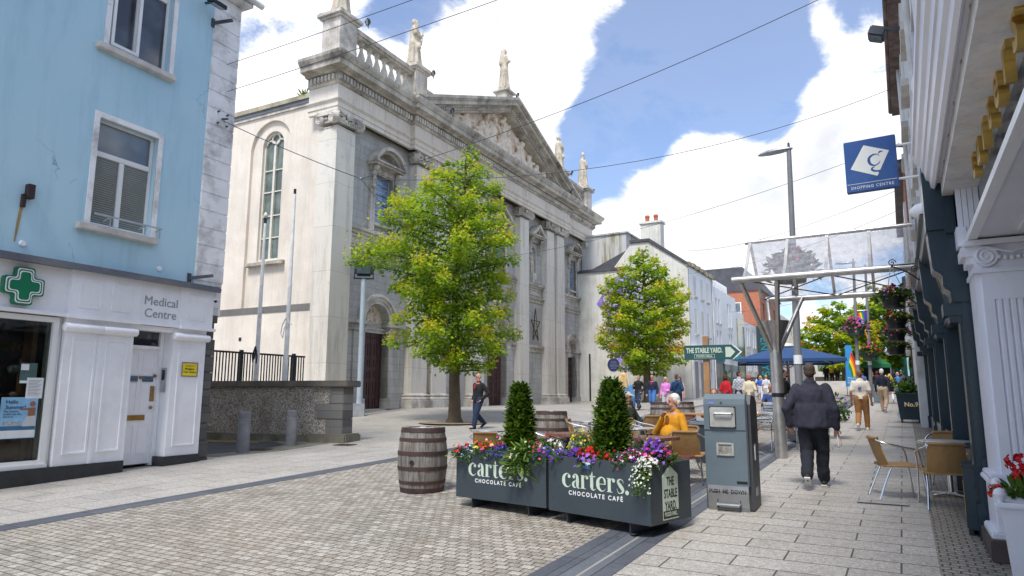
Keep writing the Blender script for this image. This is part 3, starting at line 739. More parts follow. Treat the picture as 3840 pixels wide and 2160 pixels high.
for x, z, l in ((-3.77, 4.10, 'round white wall stud near the rusty bracket'), (-1.25, 4.10, 'round white wall stud below the lower blue house window')):
 T = BT('wall_stud', l, 'stud', x, -0.02, z); mb = MB(); mb.lathe([(0.045, -0.02), (0.05, 0.0), (0.05, 0.02)], (0, 0, 0), 12, axis='y'); mb.build('cap', M['white'], T)
T = BT('floodlight', 'black floodlight under the eaves of the blue building', 'floodlight', -0.66, -0.25, 10.02)
mb = MB(); mb.cbox((0, -0.12, 0), (0.38, 0.22, 0.10), Matrix.Rotation(0.3, 3, 'X')); mb.build('housing', M['black_metal'], T, bevel=0.02); mb = MB(); mb.bar((0, 0.25, 0.12), (0, -0.08, 0.05), 0.05, 0.03); mb.build('arm', M['black_metal'], T)
mb = MB(); mb.cbox((0, -0.135, -0.056), (0.32, 0.17, 0.006), Matrix.Rotation(0.3, 3, 'X')); mb.build('lens', M['glass_pale'], T)
for x, z, dx, dz, l in ((-0.44, 9.78, 0.25, 0.12, 'grey steel stub bracket on the upper quoin edge'), (-0.55, 4.02, 0.33, 0.08, 'grey steel stub bracket just above the shopfront ledge')):
 T = BT('wall_bracket', l, 'bracket', x, -0.03, z); mb = MB(); mb.bar((0, 0.03, 0), (dx, -0.30, dz), 0.05, 0.06); mb.box(-0.04, 0.04, 0.0, 0.03, -0.1, 0.1); mb.build('arm', M['dark_metal'], T)
T = BT('anchor_plate', 'steel anchor plate bolted to the white quoins for the overhead wires', 'anchor plate', -0.06, -0.045, 7.67)
mb = MB(); mb.box(-0.15, 0.15, -0.012, 0.01, -0.17, 0.17); mb.build('plate', M['white_quoin'], T)
mb = MB()
for x in (-0.12, 0.12):
 for z in (-0.13, 0.13): mb.lathe([(0.02, -0.05), (0.022, 0.0)], (x, -0.01, z), 8, axis='y')
mb.tube([(0, -0.01, 0.0), (0.05, -0.14, 0.0)], 0.025, 8); mb.build('bolts', M['dark_metal'], T)
T = BT('security_camera', 'small white security camera on the right end of the shop fascia', 'camera', -0.02, -0.12, 3.60)
mb = MB(); mb.cap((0.06, 0.0, 0.02), (-0.06, -0.16, -0.02), 0.035, 0.035); mb.build('housing', M['white'], T, smooth=True); mb = MB(); mb.ball((-0.075, -0.18, -0.025), 0.034); mb.build('lens', M['black_metal'], T, smooth=True)
# the church
CZ = 1.0
CO = (-19.76, 24.37)
RZC = math.atan2(0.9995, -0.0324)
CH = thing('church', 'neoclassical grey limestone church with giant pilasters, pediment and balustrade', 'church', (CO[0], CO[1], CZ), RZC)
ZO[CH.name] = CZ
def CT(name, label, cat, x, y, z, group=None, rz=0):
 c, s = math.cos(RZC), math.sin(RZC)
 return thing(name, label, cat, (CO[0] + x * c - y * s, CO[1] + x * s + y * c, z), RZC + rz, group)
WY = 0.42                       # recessed wall plane (pilaster fronts at y = 0)
S0, S1 = -4.8, 24.25
PIL = [(-4.8, -3.6), (0.82, 2.05), (2.5, 3.75), (6.25, 7.5), (11.85, 13.1), (15.8, 17.05), (17.5, 18.75), (22.98, 24.2)]
ZCAP = 12.62
def pilaster(x0, x1, y1):
 mb = MB(); t = 0.035
 rings = []
 for z, e in ((1.55, 0.0), (6, t * 0.3), (ZCAP, t)):
  rings.append([(x0 + e, 0.0, z), (x1 - e, 0.0, z), (x1 - e, y1, z), (x0 + e, y1, z)])
 mb.loft(rings)
 p = mb.build('pilaster', M['pilaster'], CH)
 b = MB()
 pth = [(x0, y1), (x0, 0.0), (x1, 0.0), (x1, y1)][::1]
 prof = [(0.0, 0.0), (0.21, 0.0), (0.21, 0.36), (0.15, 0.37), (0.17, 0.42), (0.15, 0.47), (0.09, 0.50), (0.08, 0.55), (0.12, 0.57), (0.10, 0.62), (0.03, 0.64), (0.0, 0.68)]
 sweep(b, [(x0, y1), (x0, 0.0), (x1, 0.0), (x1, y1)], [(o, z + 1.0) for o, z in prof])
 b.build('base', M['trim'], p, zo=CZ)
 capital(x0 + t, x1 - t, y1, p)
def spiral(mb, c, r, ax, sgn=1, n=26, turns=2.2):
 pts = []; rr = []
 for i in range(n + 1):
  t = i / n; a = sgn * t * turns * 2 * PI + PI / 2; q = r * (1 - 0.86 * t)
  u, w = q * math.cos(a), q * math.sin(a)
  pts.append((c[0] + ax[0] * u, c[1] + ax[1] * u, c[2] + w)); rr.append(0.038 * (1 - 0.6 * t) + 0.004)
 mb.tube(pts, rr, 6)
def capital(x0, x1, y1, par):
 mb = MB(); r = 0.235; zc = 12.98
 mb.box(x0 - 0.02, x1 + 0.02, -0.02, y1, ZCAP, ZCAP + 0.06)
 mb.box(x0 - 0.06, x1 + 0.06, -0.06, y1, ZCAP + 0.22, ZCAP + 0.44)
 k = max(3, int((x1 - x0) / 0.13))
 for i in range(k):
  xx = x0 + (x1 - x0) * (i + 0.5) / k
  mb.ball((xx, -0.07, ZCAP + 0.33), (0.05, 0.05, 0.09), 8, 6)
 n = 10; ring0 = []
 for i in range(n + 1):
  t = i / n; xx = x0 - 0.20 + (x1 - x0 + 0.40) * t
  yy = -0.20 + 0.13 * math.sin(PI * t)
  ring0.append((xx, yy))
 ring0 += [(x1 + 0.20, y1), (x0 - 0.20, y1)]
 mb.prism(ring0, 'z', 13.22, 13.30); mb.prism([(x, y + 0.03 if y < 0 else y) for x, y in ring0], 'z', 13.13, 13.219)
 for sx, xx in ((-1, x0), (1, x1)):
  ax = (0.8, -0.6 * sx * -1 * -1)
  ax = (0.78 * sx, -0.62)           # direction along the front of each volute
  c = (xx + 0.10 * sx, -0.13, zc)
  nrm = Vector((0.62 * -sx, -0.78, 0))
  A = Vector((ax[0], ax[1], 0))
  vs = []; nn = 20
  for d in (0.03, -0.20):
   for q in range(nn):
    a = 2 * PI * q / nn
    vs.append(Vector(c) + A * r * math.cos(a) + Vector((0, 0, r * math.sin(a))) + nrm * d)
  fs = [tuple(range(nn)), tuple(range(2 * nn - 1, nn - 1, -1))] + [(q, q + nn, (q + 1) % nn + nn, (q + 1) % nn) for q in range(nn)]
  mb.add(vs, fs)
  cc = Vector(c) + nrm * 0.03
  spiral(mb, cc, r - 0.01, (A.x, A.y), -1); mb.ball(cc + nrm * 0.02, 0.045, 8, 6)
  nr2 = Vector((0.78 * sx, -0.0, 0)).normalized(); A2 = Vector((0.0, 1.0, 0))
  if y1 > 0.9 or True:
   c2 = Vector((xx + 0.10 * sx, 0.14, zc)) + nr2 * 0.05
   vs = []
   for d in (0.03, -0.12):
    for q in range(nn):
     a = 2 * PI * q / nn
     vs.append(c2 + A2 * r * 0.9 * math.cos(a) + Vector((0, 0, r * 0.95 * math.sin(a))) + nr2 * d)
   mb.add(vs, fs); spiral(mb, c2 + nr2 * 0.03, r * 0.88, (0, 1.0), 1)
 mb.ball(((x0 + x1) / 2, -0.13, 13.16), (0.12, 0.09, 0.15), 8, 6)
 mb.ball((x0 + (x1 - x0) * 0.25, -0.09, 13.02), (0.11, 0.06, 0.06), 8, 6); mb.ball((x0 + (x1 - x0) * 0.75, -0.09, 13.02), (0.11, 0.06, 0.06), 8, 6)
 if y1 > 0.9:
  mb.ball((x0 - 0.08, 0.55, 13.02), (0.06, 0.12, 0.07), 8, 6)
  c2 = Vector((x0 - 0.12, 0.85, zc)); vs = []; nn = 20
  for d in (-0.03, 0.12):
   for q in range(nn):
    a = 2 * PI * q / nn; vs.append(c2 + Vector((d, r * 0.95 * math.cos(a), r * 0.95 * math.sin(a))))
  mb.add(vs, [tuple(range(nn)), tuple(range(2 * nn - 1, nn - 1, -1))] + [(q, q + nn, (q + 1) % nn + nn, (q + 1) % nn) for q in range(nn)])
  spiral(mb, c2 - Vector((0.03, 0, 0)), r * 0.9, (0, 1.0), -1)
 mb.build('capital', M['trim'], par, zo=CZ, fix=True)
for i, (a, b) in enumerate(PIL): pilaster(a, b, 1.0 if i in (0,) else (0.6 if i < 7 else 1.0))
BAYS = [-1.25, 20.9]; NICHE = [5.0, 14.45]; CEN = 9.68
ops = []
for c in BAYS: ops += [(c - 0.86, c + 0.86, 1.0, 5.62, True), (c - 0.62, c + 0.62, 9.22, 11.5, False)]
for c in NICHE: ops += [(c - 0.45, c + 0.45, 9.3, 11.35, True)]
ops += [(CEN - 1.2, CEN + 1.2, 1.0, 6.4, True), (CEN - 0.7, CEN + 0.7, 9.22, 11.6, False)]
mb = MB(); wall_open(mb, S0 + 0.3, S1 - 0.2, 0.6, 13.4, WY, 0.42, ops, 16)
mb.build('front_wall', M['limestone'], CH)
mb = MB()
mb.box(S0 + 0.95, S1 - 0.05, WY + 1.2, 16, 0.6, 14.4); mb.box(S0 + 0.95, S1 - 0.05, WY + 0.43, WY + 1.2, 11.7, 15.4)
mb.build('body', M['render'], CH)
def doorway(c, w, zt, big=False):
 f = MB()
 h = zt - w / 2 - 0.42          # door head
 y = WY + 0.40
 d = MB(); d.box(c - w / 2, c + w / 2, y, y + 0.08, 1.0, h)
 d.box(c - 0.012, c + 0.012, y - 0.008, y, 1.0, h)
 rows = [0.62, 0.95, 0.62, 0.62, 0.95, 0.42]; tot = sum(rows) + 0.09 * (len(rows) + 1); k = (h - 1.0) / tot
 cols = 6 if big else 4
 cols = 4
 cw = w / cols
 dd = MB()
 for ci in range(cols):
  z = 1.0 + 0.09 * k
  for rr in rows:
   x0, x1 = c - w / 2 + cw * ci + 0.06, c - w / 2 + cw * (ci + 1) - 0.06
   z0, z1 = z + 0.02, z + rr * k - 0.02
   panel(dd, x0, x1, z0, z1, y, 0.05, 0.035)
   dd.box(x0 + 0.10, x1 - 0.10, y - 0.02, y, z0 + 0.10, z1 - 0.10)
   z += rr * k + 0.09 * k
 o = d.build('door', M['door_maroon'], CH); dd.build('door_panels', M['door_maroon'], o, zo=CZ)
 l = MB(); l.box(c - w / 2, c + w / 2, y - 0.12, y + 0.1, h, h + 0.14); l.box(c - w / 2, c + w / 2, y - 0.18, y + 0.1, h + 0.14, h + 0.22); l.box(c - w / 2, c + w / 2, y - 0.05, y + 0.1, h + 0.22, h + 0.42)
 l.build('door_lintel', M['trim'], CH)
 tm = MB(); pts = [(c - w / 2 * math.cos(PI * i / 16), h + 0.42 + w / 2 * math.sin(PI * i / 16)) for i in range(17)]
 tm.prism(pts, 'y', y, y + 0.1); o = tm.build('tympanum', M['relief'], CH)
 cv = MB(); R2 = random.Random(3)
 for i in range(34):
  a = PI * R2.random(); q = w / 2 * 0.88 * math.sqrt(R2.random())
  cv.ball((c + q * math.cos(a), y - 0.01, h + 0.47 + q * math.sin(a)), (0.09, 0.06, 0.08), 8, 6)
 cv.ball((c, y - 0.02, h + 0.75), (0.16, 0.09, 0.24), 10, 8)
 cv.build('carving', M['relief'], o, zo=CZ, smooth=True)
 ar = MB()
 for r0, r1, yy in ((w / 2, w / 2 + 0.14, WY - 0.06), (w / 2 + 0.14, w / 2 + 0.30, WY - 0.10), (w / 2 + 0.30, w / 2 + 0.42, WY - 0.17)):
  n = 24; zc = zt - w / 2
  for i in range(n):
   a0, a1 = PI * i / n, PI * (i + 1) / n
   q = [(c + r * math.cos(a), zc + r * math.sin(a)) for r, a in ((r0, a0), (r1, a0), (r1, a1), (r0, a1))]
   ar.prism(q, 'y', yy, WY + 0.02)
 ar.build('archivolt', M['trim'], CH)
 for s in (-1, 1):
  im = MB(); x = c + s * (w / 2 + 0.36)
  zi = zt - w / 2
  im.box(x - 0.36, x + 0.36, WY - 0.06, WY + 0.4, 1.0, zi - 0.42)
  im.box(x - 0.40, x + 0.40, WY - 0.12, WY + 0.4, zi - 0.42, zi - 0.32); im.box(x - 0.38, x + 0.38, WY - 0.08, WY + 0.4, zi - 0.32, zi - 0.14)
  im.box(x - 0.46, x + 0.46, WY - 0.22, WY + 0.4, zi - 0.14, zi)
  im.box(x - 0.40, x + 0.40, WY - 0.14, WY + 0.4, 0.98, 1.45)
  im.build('door_jamb', M['limestone'], CH)
for c in BAYS: doorway(c, 1.72, 5.62)
doorway(CEN, 2.4, 6.4, True)
def impost_band(x0, x1):
 b = MB(); b.box(x0, x1, WY - 0.10, WY + 0.01, 4.34, 4.44); b.box(x0, x1, WY - 0.06, WY + 0.01, 4.44, 4.62); b.box(x0, x1, WY - 0.20, WY + 0.01, 4.62, 4.78)
 b.build('impost_band', M['trim_dk'], CH)
gaps = [(-3.6, -2.5), (-0.0, 0.82), (3.75, 6.25), (7.5, 7.95), (11.4, 11.85), (13.1, 15.8), (18.75, 19.65), (22.15, 22.98)]
for a, b in gaps: impost_band(a, b)
for a, b in ((-3.6, 0.82), (2.05, 2.5), (3.75, 6.25), (7.5, 11.85), (13.1, 15.8), (17.05, 17.5), (18.75, 22.98)):
 s = MB()
 s.box(a, b, WY - 0.12, WY + 0.01, 7.58, 7.68)
 n = max(1, int((b - a) / 0.16))
 for i in range(n):
  x = a + (b - a) * (i + 0.5) / n; s.box(x - 0.045, x + 0.045, WY - 0.16, WY - 0.10, 7.681, 7.76)
 s.box(a, b, WY - 0.20, WY + 0.01, 7.77, 7.84); s.box(a, b, WY - 0.25, WY + 0.01, 7.84, 7.90)
 s.box(a, b, WY - 0.07, WY + 0.01, 7.9, 8.52)
 if b - a > 1: panel(s, a + 0.3, b - 0.3, 8.02, 8.42, WY - 0.07, 0.07, 0.05)
 s.box(a, b, WY - 0.14, WY + 0.01, 8.52, 8.66); s.box(a, b, WY - 0.24, WY + 0.01, 8.66, 8.80)
 s.build('string_course', M['trim_dk'], CH)
def hood(c, w, kind, glass):
 """window or niche surround with consoles and a pediment"""
 s = MB(); z0 = 8.85; zt = 11.5
 if glass:
  s.box(c - w - 0.26, c - w, WY - 0.12, WY + 0.05, z0, zt + 0.06); s.box(c + w, c + w + 0.26, WY - 0.12, WY + 0.05, z0, zt + 0.06)
  s.box(c - w - 0.10, c - w, WY - 0.16, WY + 0.05, z0, zt); s.box(c + w, c + w + 0.10, WY - 0.16, WY + 0.05, z0, zt)
  s.box(c - w, c + w, WY - 0.10, WY + 0.05, zt, zt + 0.06); s.box(c - w - 0.05, c + w + 0.05, WY - 0.2, WY + 0.1, 9.1, 9.22)
 zt = 11.56
 s.box(c - w - 0.28, c + w + 0.28, WY - 0.16, WY + 0.05, zt, zt + 0.26)
 s.box(c - w - 0.45, c + w + 0.45, WY - 0.50, WY + 0.02, zt + 0.26, zt + 0.36); s.box(c - w - 0.50, c + w + 0.50, WY - 0.58, WY + 0.02, zt + 0.36, zt + 0.44)
 zb = zt + 0.44; W = w + 0.50
 if kind == 'seg':
  n = 18; h = 0.78; r0 = (W * W + h * h) / (2 * h); th = math.asin(W / r0)
  def P(r, a): return (c + r * math.sin(a), zb - (r0 - h) + r * math.cos(a))
  for i in range(n):
   a0, a1 = -th + 2 * th * i / n, -th + 2 * th * (i + 1) / n
   s.prism([P(r0 - 0.16, a0), P(r0, a0), P(r0, a1), P(r0 - 0.16, a1)], 'y', WY - 0.60, WY + 0.02)
   s.prism([P(r0 - 0.28, a0), P(r0 - 0.16, a0), P(r0 - 0.16, a1), P(r0 - 0.28, a1)], 'y', WY - 0.42, WY + 0.02)
 else:
  h = 0.72
  for sg in (-1, 1):
   s.prism([(c + sg * W, zb), (c, zb + h), (c, zb + h - 0.17), (c + sg * (W - 0.42), zb)], 'y', WY - 0.60, WY + 0.02)
   s.prism([(c + sg * (W - 0.42), zb), (c, zb + h - 0.17), (c, zb + h - 0.30), (c + sg * (W - 0.72), zb)], 'y', WY - 0.40, WY + 0.02)
 o = s.build('window_surround' if glass else 'niche_surround', M['trim_dk'], CH)
 for sg in (-1, 1):
  k = MB(); x = c + sg * (w + 0.18)
  pts = []
  for i in range(14):
   t = i / 13; pts.append((x, WY - 0.16 - 0.22 * (1 - t) * (0.7 + 0.3 * math.cos(t * 9)), zt + 0.2 - t * 0.95))
  k.tube(pts, [0.13 - 0.06 * (i / 13) + 0.025 * math.sin(i * 1.6) for i in range(14)], 8)
  k.ball((x, WY - 0.36, zt + 0.12), (0.13, 0.13, 0.13), 10, 8); k.ball((x, WY - 0.24, zt - 0.72), (0.10, 0.10, 0.10), 10, 8)
  k.build('console', M['trim_dk'], o, zo=CZ, smooth=True)
 if glass:
  g = MB(); g.box(c - w, c + w, WY + 0.16, WY + 0.18, 9.22, 11.5); gw = g.build('window', M['leaded'], CH)
  b = MB()
  for z in (9.7, 10.2, 10.65, 11.1): b.box(c - w, c + w, WY + 0.145, WY + 0.155, z, z + 0.02)
  b.build('glazing_bars', M['black_metal'], gw, zo=CZ)
for c in BAYS: hood(c, 0.62, 'seg', True)
hood(CEN, 0.7, 'tri', True)
for c in NICHE:
 hood(c, 0.55, 'tri', False)
 n = MB()
 for i in range(12):
  a0, a1 = PI * i / 12, PI * (i + 1) / 12
  p0, p1 = (c - 0.45 * math.cos(a0), WY + 0.38 * math.sin(a0) + 0.02), (c - 0.45 * math.cos(a1), WY + 0.38 * math.sin(a1) + 0.02)
  n.quad((*p0, 9.3), (*p1, 9.3), (*p1, 11.35), (*p0, 11.35))
 n.build('niche', M['limestone'], CH)
 p = MB(); p.box(c - 0.5, c + 0.5, WY - 0.28, WY + 0.3, 8.81, 9.0); p.box(c - 0.35, c + 0.35, WY - 0.22, WY + 0.3, 9.0, 9.5); p.build('niche_pedestal', M['trim'], CH)
PTH = [(S0, 8.0), (S0, 0.0), (0.30, 0.0), (0.30, -0.22), (19.2, -0.22), (19.2, 0.0), (S1, 0.0), (S1, 8.0)]
PTH2 = [(S0, 1.6)] + PTH[1:]
prof = [(-0.10, 13.30), (0.05, 13.30), (0.05, 13.48), (0.09, 13.50), (0.09, 13.68), (0.18, 13.78), (0.18, 13.84), (0.03, 13.86), (0.03, 14.50), (-0.10, 14.5)]
mb = MB(); sweep(mb, PTH2, prof); mb.build('entablature', M['entab'], CH)
prof = [(-0.1, 14.50), (0.10, 14.50), (0.13, 14.58), (0.13, 14.92), (0.30, 14.92), (0.36, 15.0), (0.62, 15.04), (0.62, 15.26), (0.68, 15.28), (0.78, 15.44), (0.80, 15.56), (0.3, 15.64), (-0.1, 15.66)]
mb = MB(); sweep(mb, PTH2, prof); mb.build('cornice', M['trim_dk'], CH)
mb = MB()
for a, b, y in ((S0 - 0.2, 0.1, -0.0), (0.1, 19.4, -0.22), (19.4, S1 + 0.2, 0.0)):
 n = int((b - a) / 0.2)
 for i in range(n):
  x = a + (b - a) * (i + 0.5) / n; mb.box(x - 0.062, x + 0.062, y - 0.25, y - 0.12, 14.62, 14.86)
for i in range(7): mb.box(S0 - 0.25, S0 - 0.12, 0.05 + 0.2 * i, 0.17 + 0.2 * i, 14.62, 14.86)
mb.build('dentil_course', M['trim'], CH)
mb = MB(); mb.box(S0 + 0.1, S1 - 0.1, 0.1, 1.55, 15.40, 15.60); mb.build('parapet_slab', M['moss_top'], CH)
AX, AZ = 9.75, 19.55; PX0, PX1 = -0.45, 19.95; PZ = 15.62
yf = -0.22
sl = (AZ - PZ) / (AX - PX0)
mb = MB(); mb.prism([(PX0 + 1.2, PZ), (PX1 - 1.2, PZ), (AX, AZ - 0.5)], 'y', 0.25, 1.2); mb.build('tympanum_wall', M['relief'], CH)
mb = MB()
for sg in (-1, 1):
 E0 = (PX0 if sg < 0 else PX1)
 for (d0, d1, ya) in ((0.0, 0.16, yf - 0.80), (0.16, 0.24, yf - 0.72), (0.24, 0.46, yf - 0.62), (0.46, 0.55, yf - 0.34), (0.55, 0.82, yf - 0.14)):
  def L(d): return [(E0 - sg * d / sl * 1.0, PZ), (AX, AZ - d)]
  a, b = L(d0), L(d1)
  mb.prism([a[0], a[1], b[1], b[0]], 'y', ya, 1.1)
mb.build('raking_cornice', M['trim_dk'], CH)
nd = 52
for sg in (-1, 1):
 mb = MB(); E0 = (PX0 if sg < 0 else PX1)
 for i in range(nd):
  t = 0.14 + 0.85 * (i + 0.5) / nd; x = E0 + (AX - E0) * t; z = PZ + (AZ - PZ) * t - 0.62
  if z < PZ + 0.05: continue
  mb.box(x - 0.055, x + 0.055, yf - 0.27, yf - 0.10, z - 0.10, z + 0.07)
 mb.build('raking_dentils', M['trim'], CH)
mb = MB(); mb.box(1.5, 18.0, 0.9, 1.5, 15.6, 17.35); mb.box(1.5, 18.0, 0.8, 1.6, 17.35, 17.52); mb.build('attic_wall', M['trim_dk'], CH)
def pedestal(x0, x1, y0, y1, z1, par=None):
 p = MB(); p.box(x0 - 0.06, x1 + 0.06, y0 - 0.06, y1 + 0.06, 15.6, 15.85); p.box(x0, x1, y0, y1, 15.85, z1 - 0.32)
 p.box(x0 - 0.08, x1 + 0.08, y0 - 0.08, y1 + 0.08, z1 - 0.32, z1 - 0.22); p.box(x0 - 0.18, x1 + 0.18, y0 - 0.18, y1 + 0.18, z1 - 0.22, z1 - 0.08); p.box(x0 - 0.12, x1 + 0.12, y0 - 0.12, y1 + 0.12, z1 - 0.08, z1)
 p.build('pedestal', M['trim'], CH, bevel=0.015)
pedestal(-5.12, -4.05, -0.25, 0.75, 17.65); pedestal(0.35, 1.35, -0.15, 0.85, 17.75); pedestal(18.15, 19.15, -0.15, 0.85, 17.75); pedestal(22.6, 23.7, -0.25, 0.75, 17.65)
def balustrade(x0, x1, n):
 r = MB(); r.box(x0, x1, 0.0, 0.5, 15.6, 15.95); r.box(x0, x1, 0.0, 0.5, 17.12, 17.22); r.box(x0, x1, -0.08, 0.58, 17.22, 17.42)
 o = r.build('balustrade', M['trim_dk'], CH)
 pr = [(0.13, 0), (0.13, 0.08), (0.08, 0.12), (0.17, 0.34), (0.18, 0.44), (0.14, 0.58), (0.075, 0.80), (0.085, 0.92), (0.12, 0.95), (0.09, 1.0), (0.14, 1.06), (0.14, 1.18)]
 b0 = None
 for i in range(n):
  x = x0 + (x1 - x0) * (i + 0.5) / n
  if b0 is None:
   b = MB(); b.lathe([(q, z) for q, z in pr], (0, 0, 0), 14); b0 = b.build('baluster', M['trim'], o, smooth=True, zo=0); ob = b0
  else: ob = b0.copy(); COL.objects.link(ob)
  ob.location = (x, 0.25, 15.945 - CZ)
balustrade(-4.0, 0.29, 8); balustrade(19.2, 22.55, 6)
mb = MB(); mb.box(9.35, 10.15, -0.35, 0.45, 19.2, 20.0); mb.box(9.2, 10.3, -0.5, 0.6, 20.0, 20.12); mb.build('apex_plinth', M['trim'], CH, bevel=0.02)
SX = -4.5
mb = MB()
def side(pts): return [(SX + p[1], p[0], p[2]) for p in pts]
t = MB(); wall_open(t, 0.9, 18.0, 0.5, 14.3, 0.0, 0.14, [(2.85, 5.35, 5.30, 13.75, True)], 20)
t2 = MB(); wall_open(t2, 2.85, 5.35, 5.30, 13.75, 0.14, 0.30, [(3.45, 4.75, 7.38, 13.3, True)], 20)
for q in (t, t2):
 mb.add([(SX + y, x, z) for x, y, z in q.v], [f[::-1] for f in q.f])
mb.build('side_wall', M['render'], CH)
mb = MB(); mb.box(SX - 0.03, SX + 0.05, 1.0, 18, 5.05, 5.32); mb.build('stone_band', M['band'], CH)
mb = MB(); mb.box(SX - 0.10, SX + 0.2, 2.95, 5.2, 7.12, 7.3); mb.build('sill', M['trim_dk'], CH, bevel=0.03)
mb = MB(); mb.box(SX - 0.08, SX + 0.5, 1.0, 18, 14.0, 14.12); mb.build('eave_moulding', M['trim'], CH)
mb = MB(); mb.box(SX - 0.12, SX + 0.5, 1.0, 18, 14.12, 14.3); mb.build('gutter', M['lead'], CH)
mb = MB(); mb.box(SX - 0.18, SX + 0.6, 1.0, 18, 14.3, 14.5); mb.build('coping', M['moss_top'], CH)
wx = SX + 0.30
g = MB(); n = 20; r = 0.65; cy = 4.1; zs = 13.3 - r
pts = [(3.45, 7.38), (4.75, 7.38)] + [(cy + r * math.cos(PI * i / n), zs + r * math.sin(PI * i / n)) for i in range(n + 1)]
g.prism([(p[0], p[1]) for p in pts], 'x', wx + 0.04, wx + 0.06); win = g.build('arched_window', M['stained'], CH)
f = MB()
def arc(cx, cz, rr, a0, a1, w, n=16):
 for i in range(n):
  b0, b1 = a0 + (a1 - a0) * i / n, a0 + (a1 - a0) * (i + 1) / n
  f.prism([(cx + q * math.cos(b), cz + q * math.sin(b)) for q, b in ((rr - w / 2, b0), (rr + w / 2, b0), (rr + w / 2, b1), (rr - w / 2, b1))], 'x', wx - 0.03, wx + 0.05)
f.box(wx - 0.04, wx + 0.05, 3.45, 3.53, 7.38, zs); f.box(wx - 0.04, wx + 0.05, 4.67, 4.75, 7.38, zs); f.box(wx - 0.05, wx + 0.05, 4.04, 4.16, 7.38, zs); f.box(wx - 0.035, wx + 0.05, 3.53, 4.67, 7.38, 7.48)
arc(cy, zs, 0.61, 0, PI, 0.08); arc(3.79, zs, 0.29, 0, PI, 0.06); arc(4.41, zs, 0.29, 0, PI, 0.06); arc(cy, zs + 0.33, 0.24, 0, 2 * PI, 0.06, 20)
for z in (8.4, 9.4, 10.5, 11.5): f.box(wx - 0.02, wx + 0.05, 3.53, 4.04, z, z + 0.05); f.box(wx - 0.02, wx + 0.05, 4.16, 4.67, z, z + 0.05)
f.build('tracery', M['cream_frame'], win, zo=CZ)
mb = MB(); mb.box(SX - 0.02, SX + 0.02, 5.2, 5.35, 3.9, 4.05); mb.build('air_vent', M['black_metal'], CH)
mb = MB(); mb.prism([(S0 + 0.6, 14.45), (S1 - 0.6, 14.45), (AX, 17.3)], 'y', 1.6, 16); mb.build('roof', M['lead'], CH)
T = CT('star_decoration', 'wire frame five pointed star hanging on the church wall between pilasters', 'decoration', 14.45, WY - 0.22, 6.0)
mb = MB(); st = [(1.15 * math.sin(2 * PI * k * 2 / 5) * 0.62, 1.15 * math.cos(2 * PI * k * 2 / 5)) for k in range(6)]
for i in range(5): mb.bar((st[i][0], 0.03 * (i % 2), st[i][1]), (st[i + 1][0], 0.03 * ((i + 1) % 2), st[i + 1][1]), 0.045, 0.05, (0, 1, 0))
mb.build('star_frame', mat('star_frame_metal', (0.05, 0.04, 0.03), 0.6, 0.3), T)
mb = MB(); mb.tube([(0.3, -0.02, -0.9), (0.42, -0.02, -1.2), (0.5, 0.0, -1.5), (0.42, 0.0, -1.72)], 0.012, 6); mb.tube([(-0.05, -0.03, 1.15), (0.14, -0.03, 0.1), (0.4, -0.03, -0.95)], 0.014, 6); mb.build('cable', mat('star_light_cable', (0.45, 0.30, 0.08), 0.6, 0.3), T)
for x, y, z, l in ((-3.75, -0.55, 17.55, 'small black floodlight clamped beside the corner statue pedestal'), (1.55, -0.35, 17.55, 'small black floodlight beside the bearded statue pedestal'), (10.4, -0.55, 19.95, 'small floodlight beside the veiled statue plinth'), (2.6, -0.85, 15.85, 'black floodlight on the cornice at the left foot of the pediment'), (18.0, -0.95, 15.8, 'black floodlight on the cornice at the right foot of the pediment'), (19.35, -0.4, 17.6, 'small floodlight beside the pedestal right of the pediment'), (23.95, -0.3, 17.5, 'small floodlight beside the mitred statue pedestal')):
 T = CT('floodlight', l, 'floodlight', x, y, z, None, 0.5)
 a = MB(); a.cbox((0, 0, 0.1), (0.30, 0.14, 0.24), Matrix.Rotation(0.5, 3, 'X')); a.build('housing', M['black_metal'], T, bevel=0.02)
 a = MB(); a.bar((-0.17, 0, 0.1), (-0.17, 0, -0.08), 0.02, 0.04); a.bar((0.17, 0, 0.1), (0.17, 0, -0.08), 0.02, 0.04); a.bar((-0.18, 0, -0.09), (0.18, 0, -0.09), 0.04, 0.02); a.build('bracket', M['galv'], T)
# churchyard wall, railing, poles, bollards
M['wood_barrel'] = None
m = NT('weathered_barrel_oak')
_c = m.mix(m.ramp(m.noise(1.0, 6, 0.7, m.tc(scale=(14, 14, 0.9))), [(0.35, 0.0), (0.65, 1.0)]), (0.10, 0.088, 0.078), (0.32, 0.295, 0.265))
_c = m.mix(m.math('MULTIPLY', m.ramp(m.noise(1.0, 5, 0.7, m.tc(scale=(30, 30, 2))), [(0.55, 0.0), (0.7, 1.0)]), 0.75), _c, (0.04, 0.03, 0.025))
_c = m.mix(m.math('MULTIPLY', m.ramp(m.noise(3, 4), [(0.5, 0.0), (0.7, 1.0)]), 0.5), _c, (0.16, 0.10, 0.065))
m.base(_c); m.set(rough=0.85); m.bump(m.noise(1.0, 5, 0.7, m.tc(scale=(40, 40, 2))), 0.5, 0.01); M['wood_barrel'] = m.m
M['hoop'] = mat('rusty_barrel_hoop', (0.055, 0.030, 0.027), 0.7, 0.3, 5, 0.2, 40, dirt=(0.12, 0.055, 0.03), dirt_amt=0.5)
M['barrel_top'] = mat('painted_barrel_top', (0.62, 0.60, 0.56), 0.6, 0.12, 5)
M['planter'] = mat('dark_slate_planter_paint', (0.042, 0.056, 0.068), 0.5, 0.1, 1.5, 0.12, 120, dirt=(0.07, 0.08, 0.09), dirt_amt=0.3)
M['sage'] = mat('sage_green_lettering', (0.56, 0.66, 0.53), 0.6, 0.03)
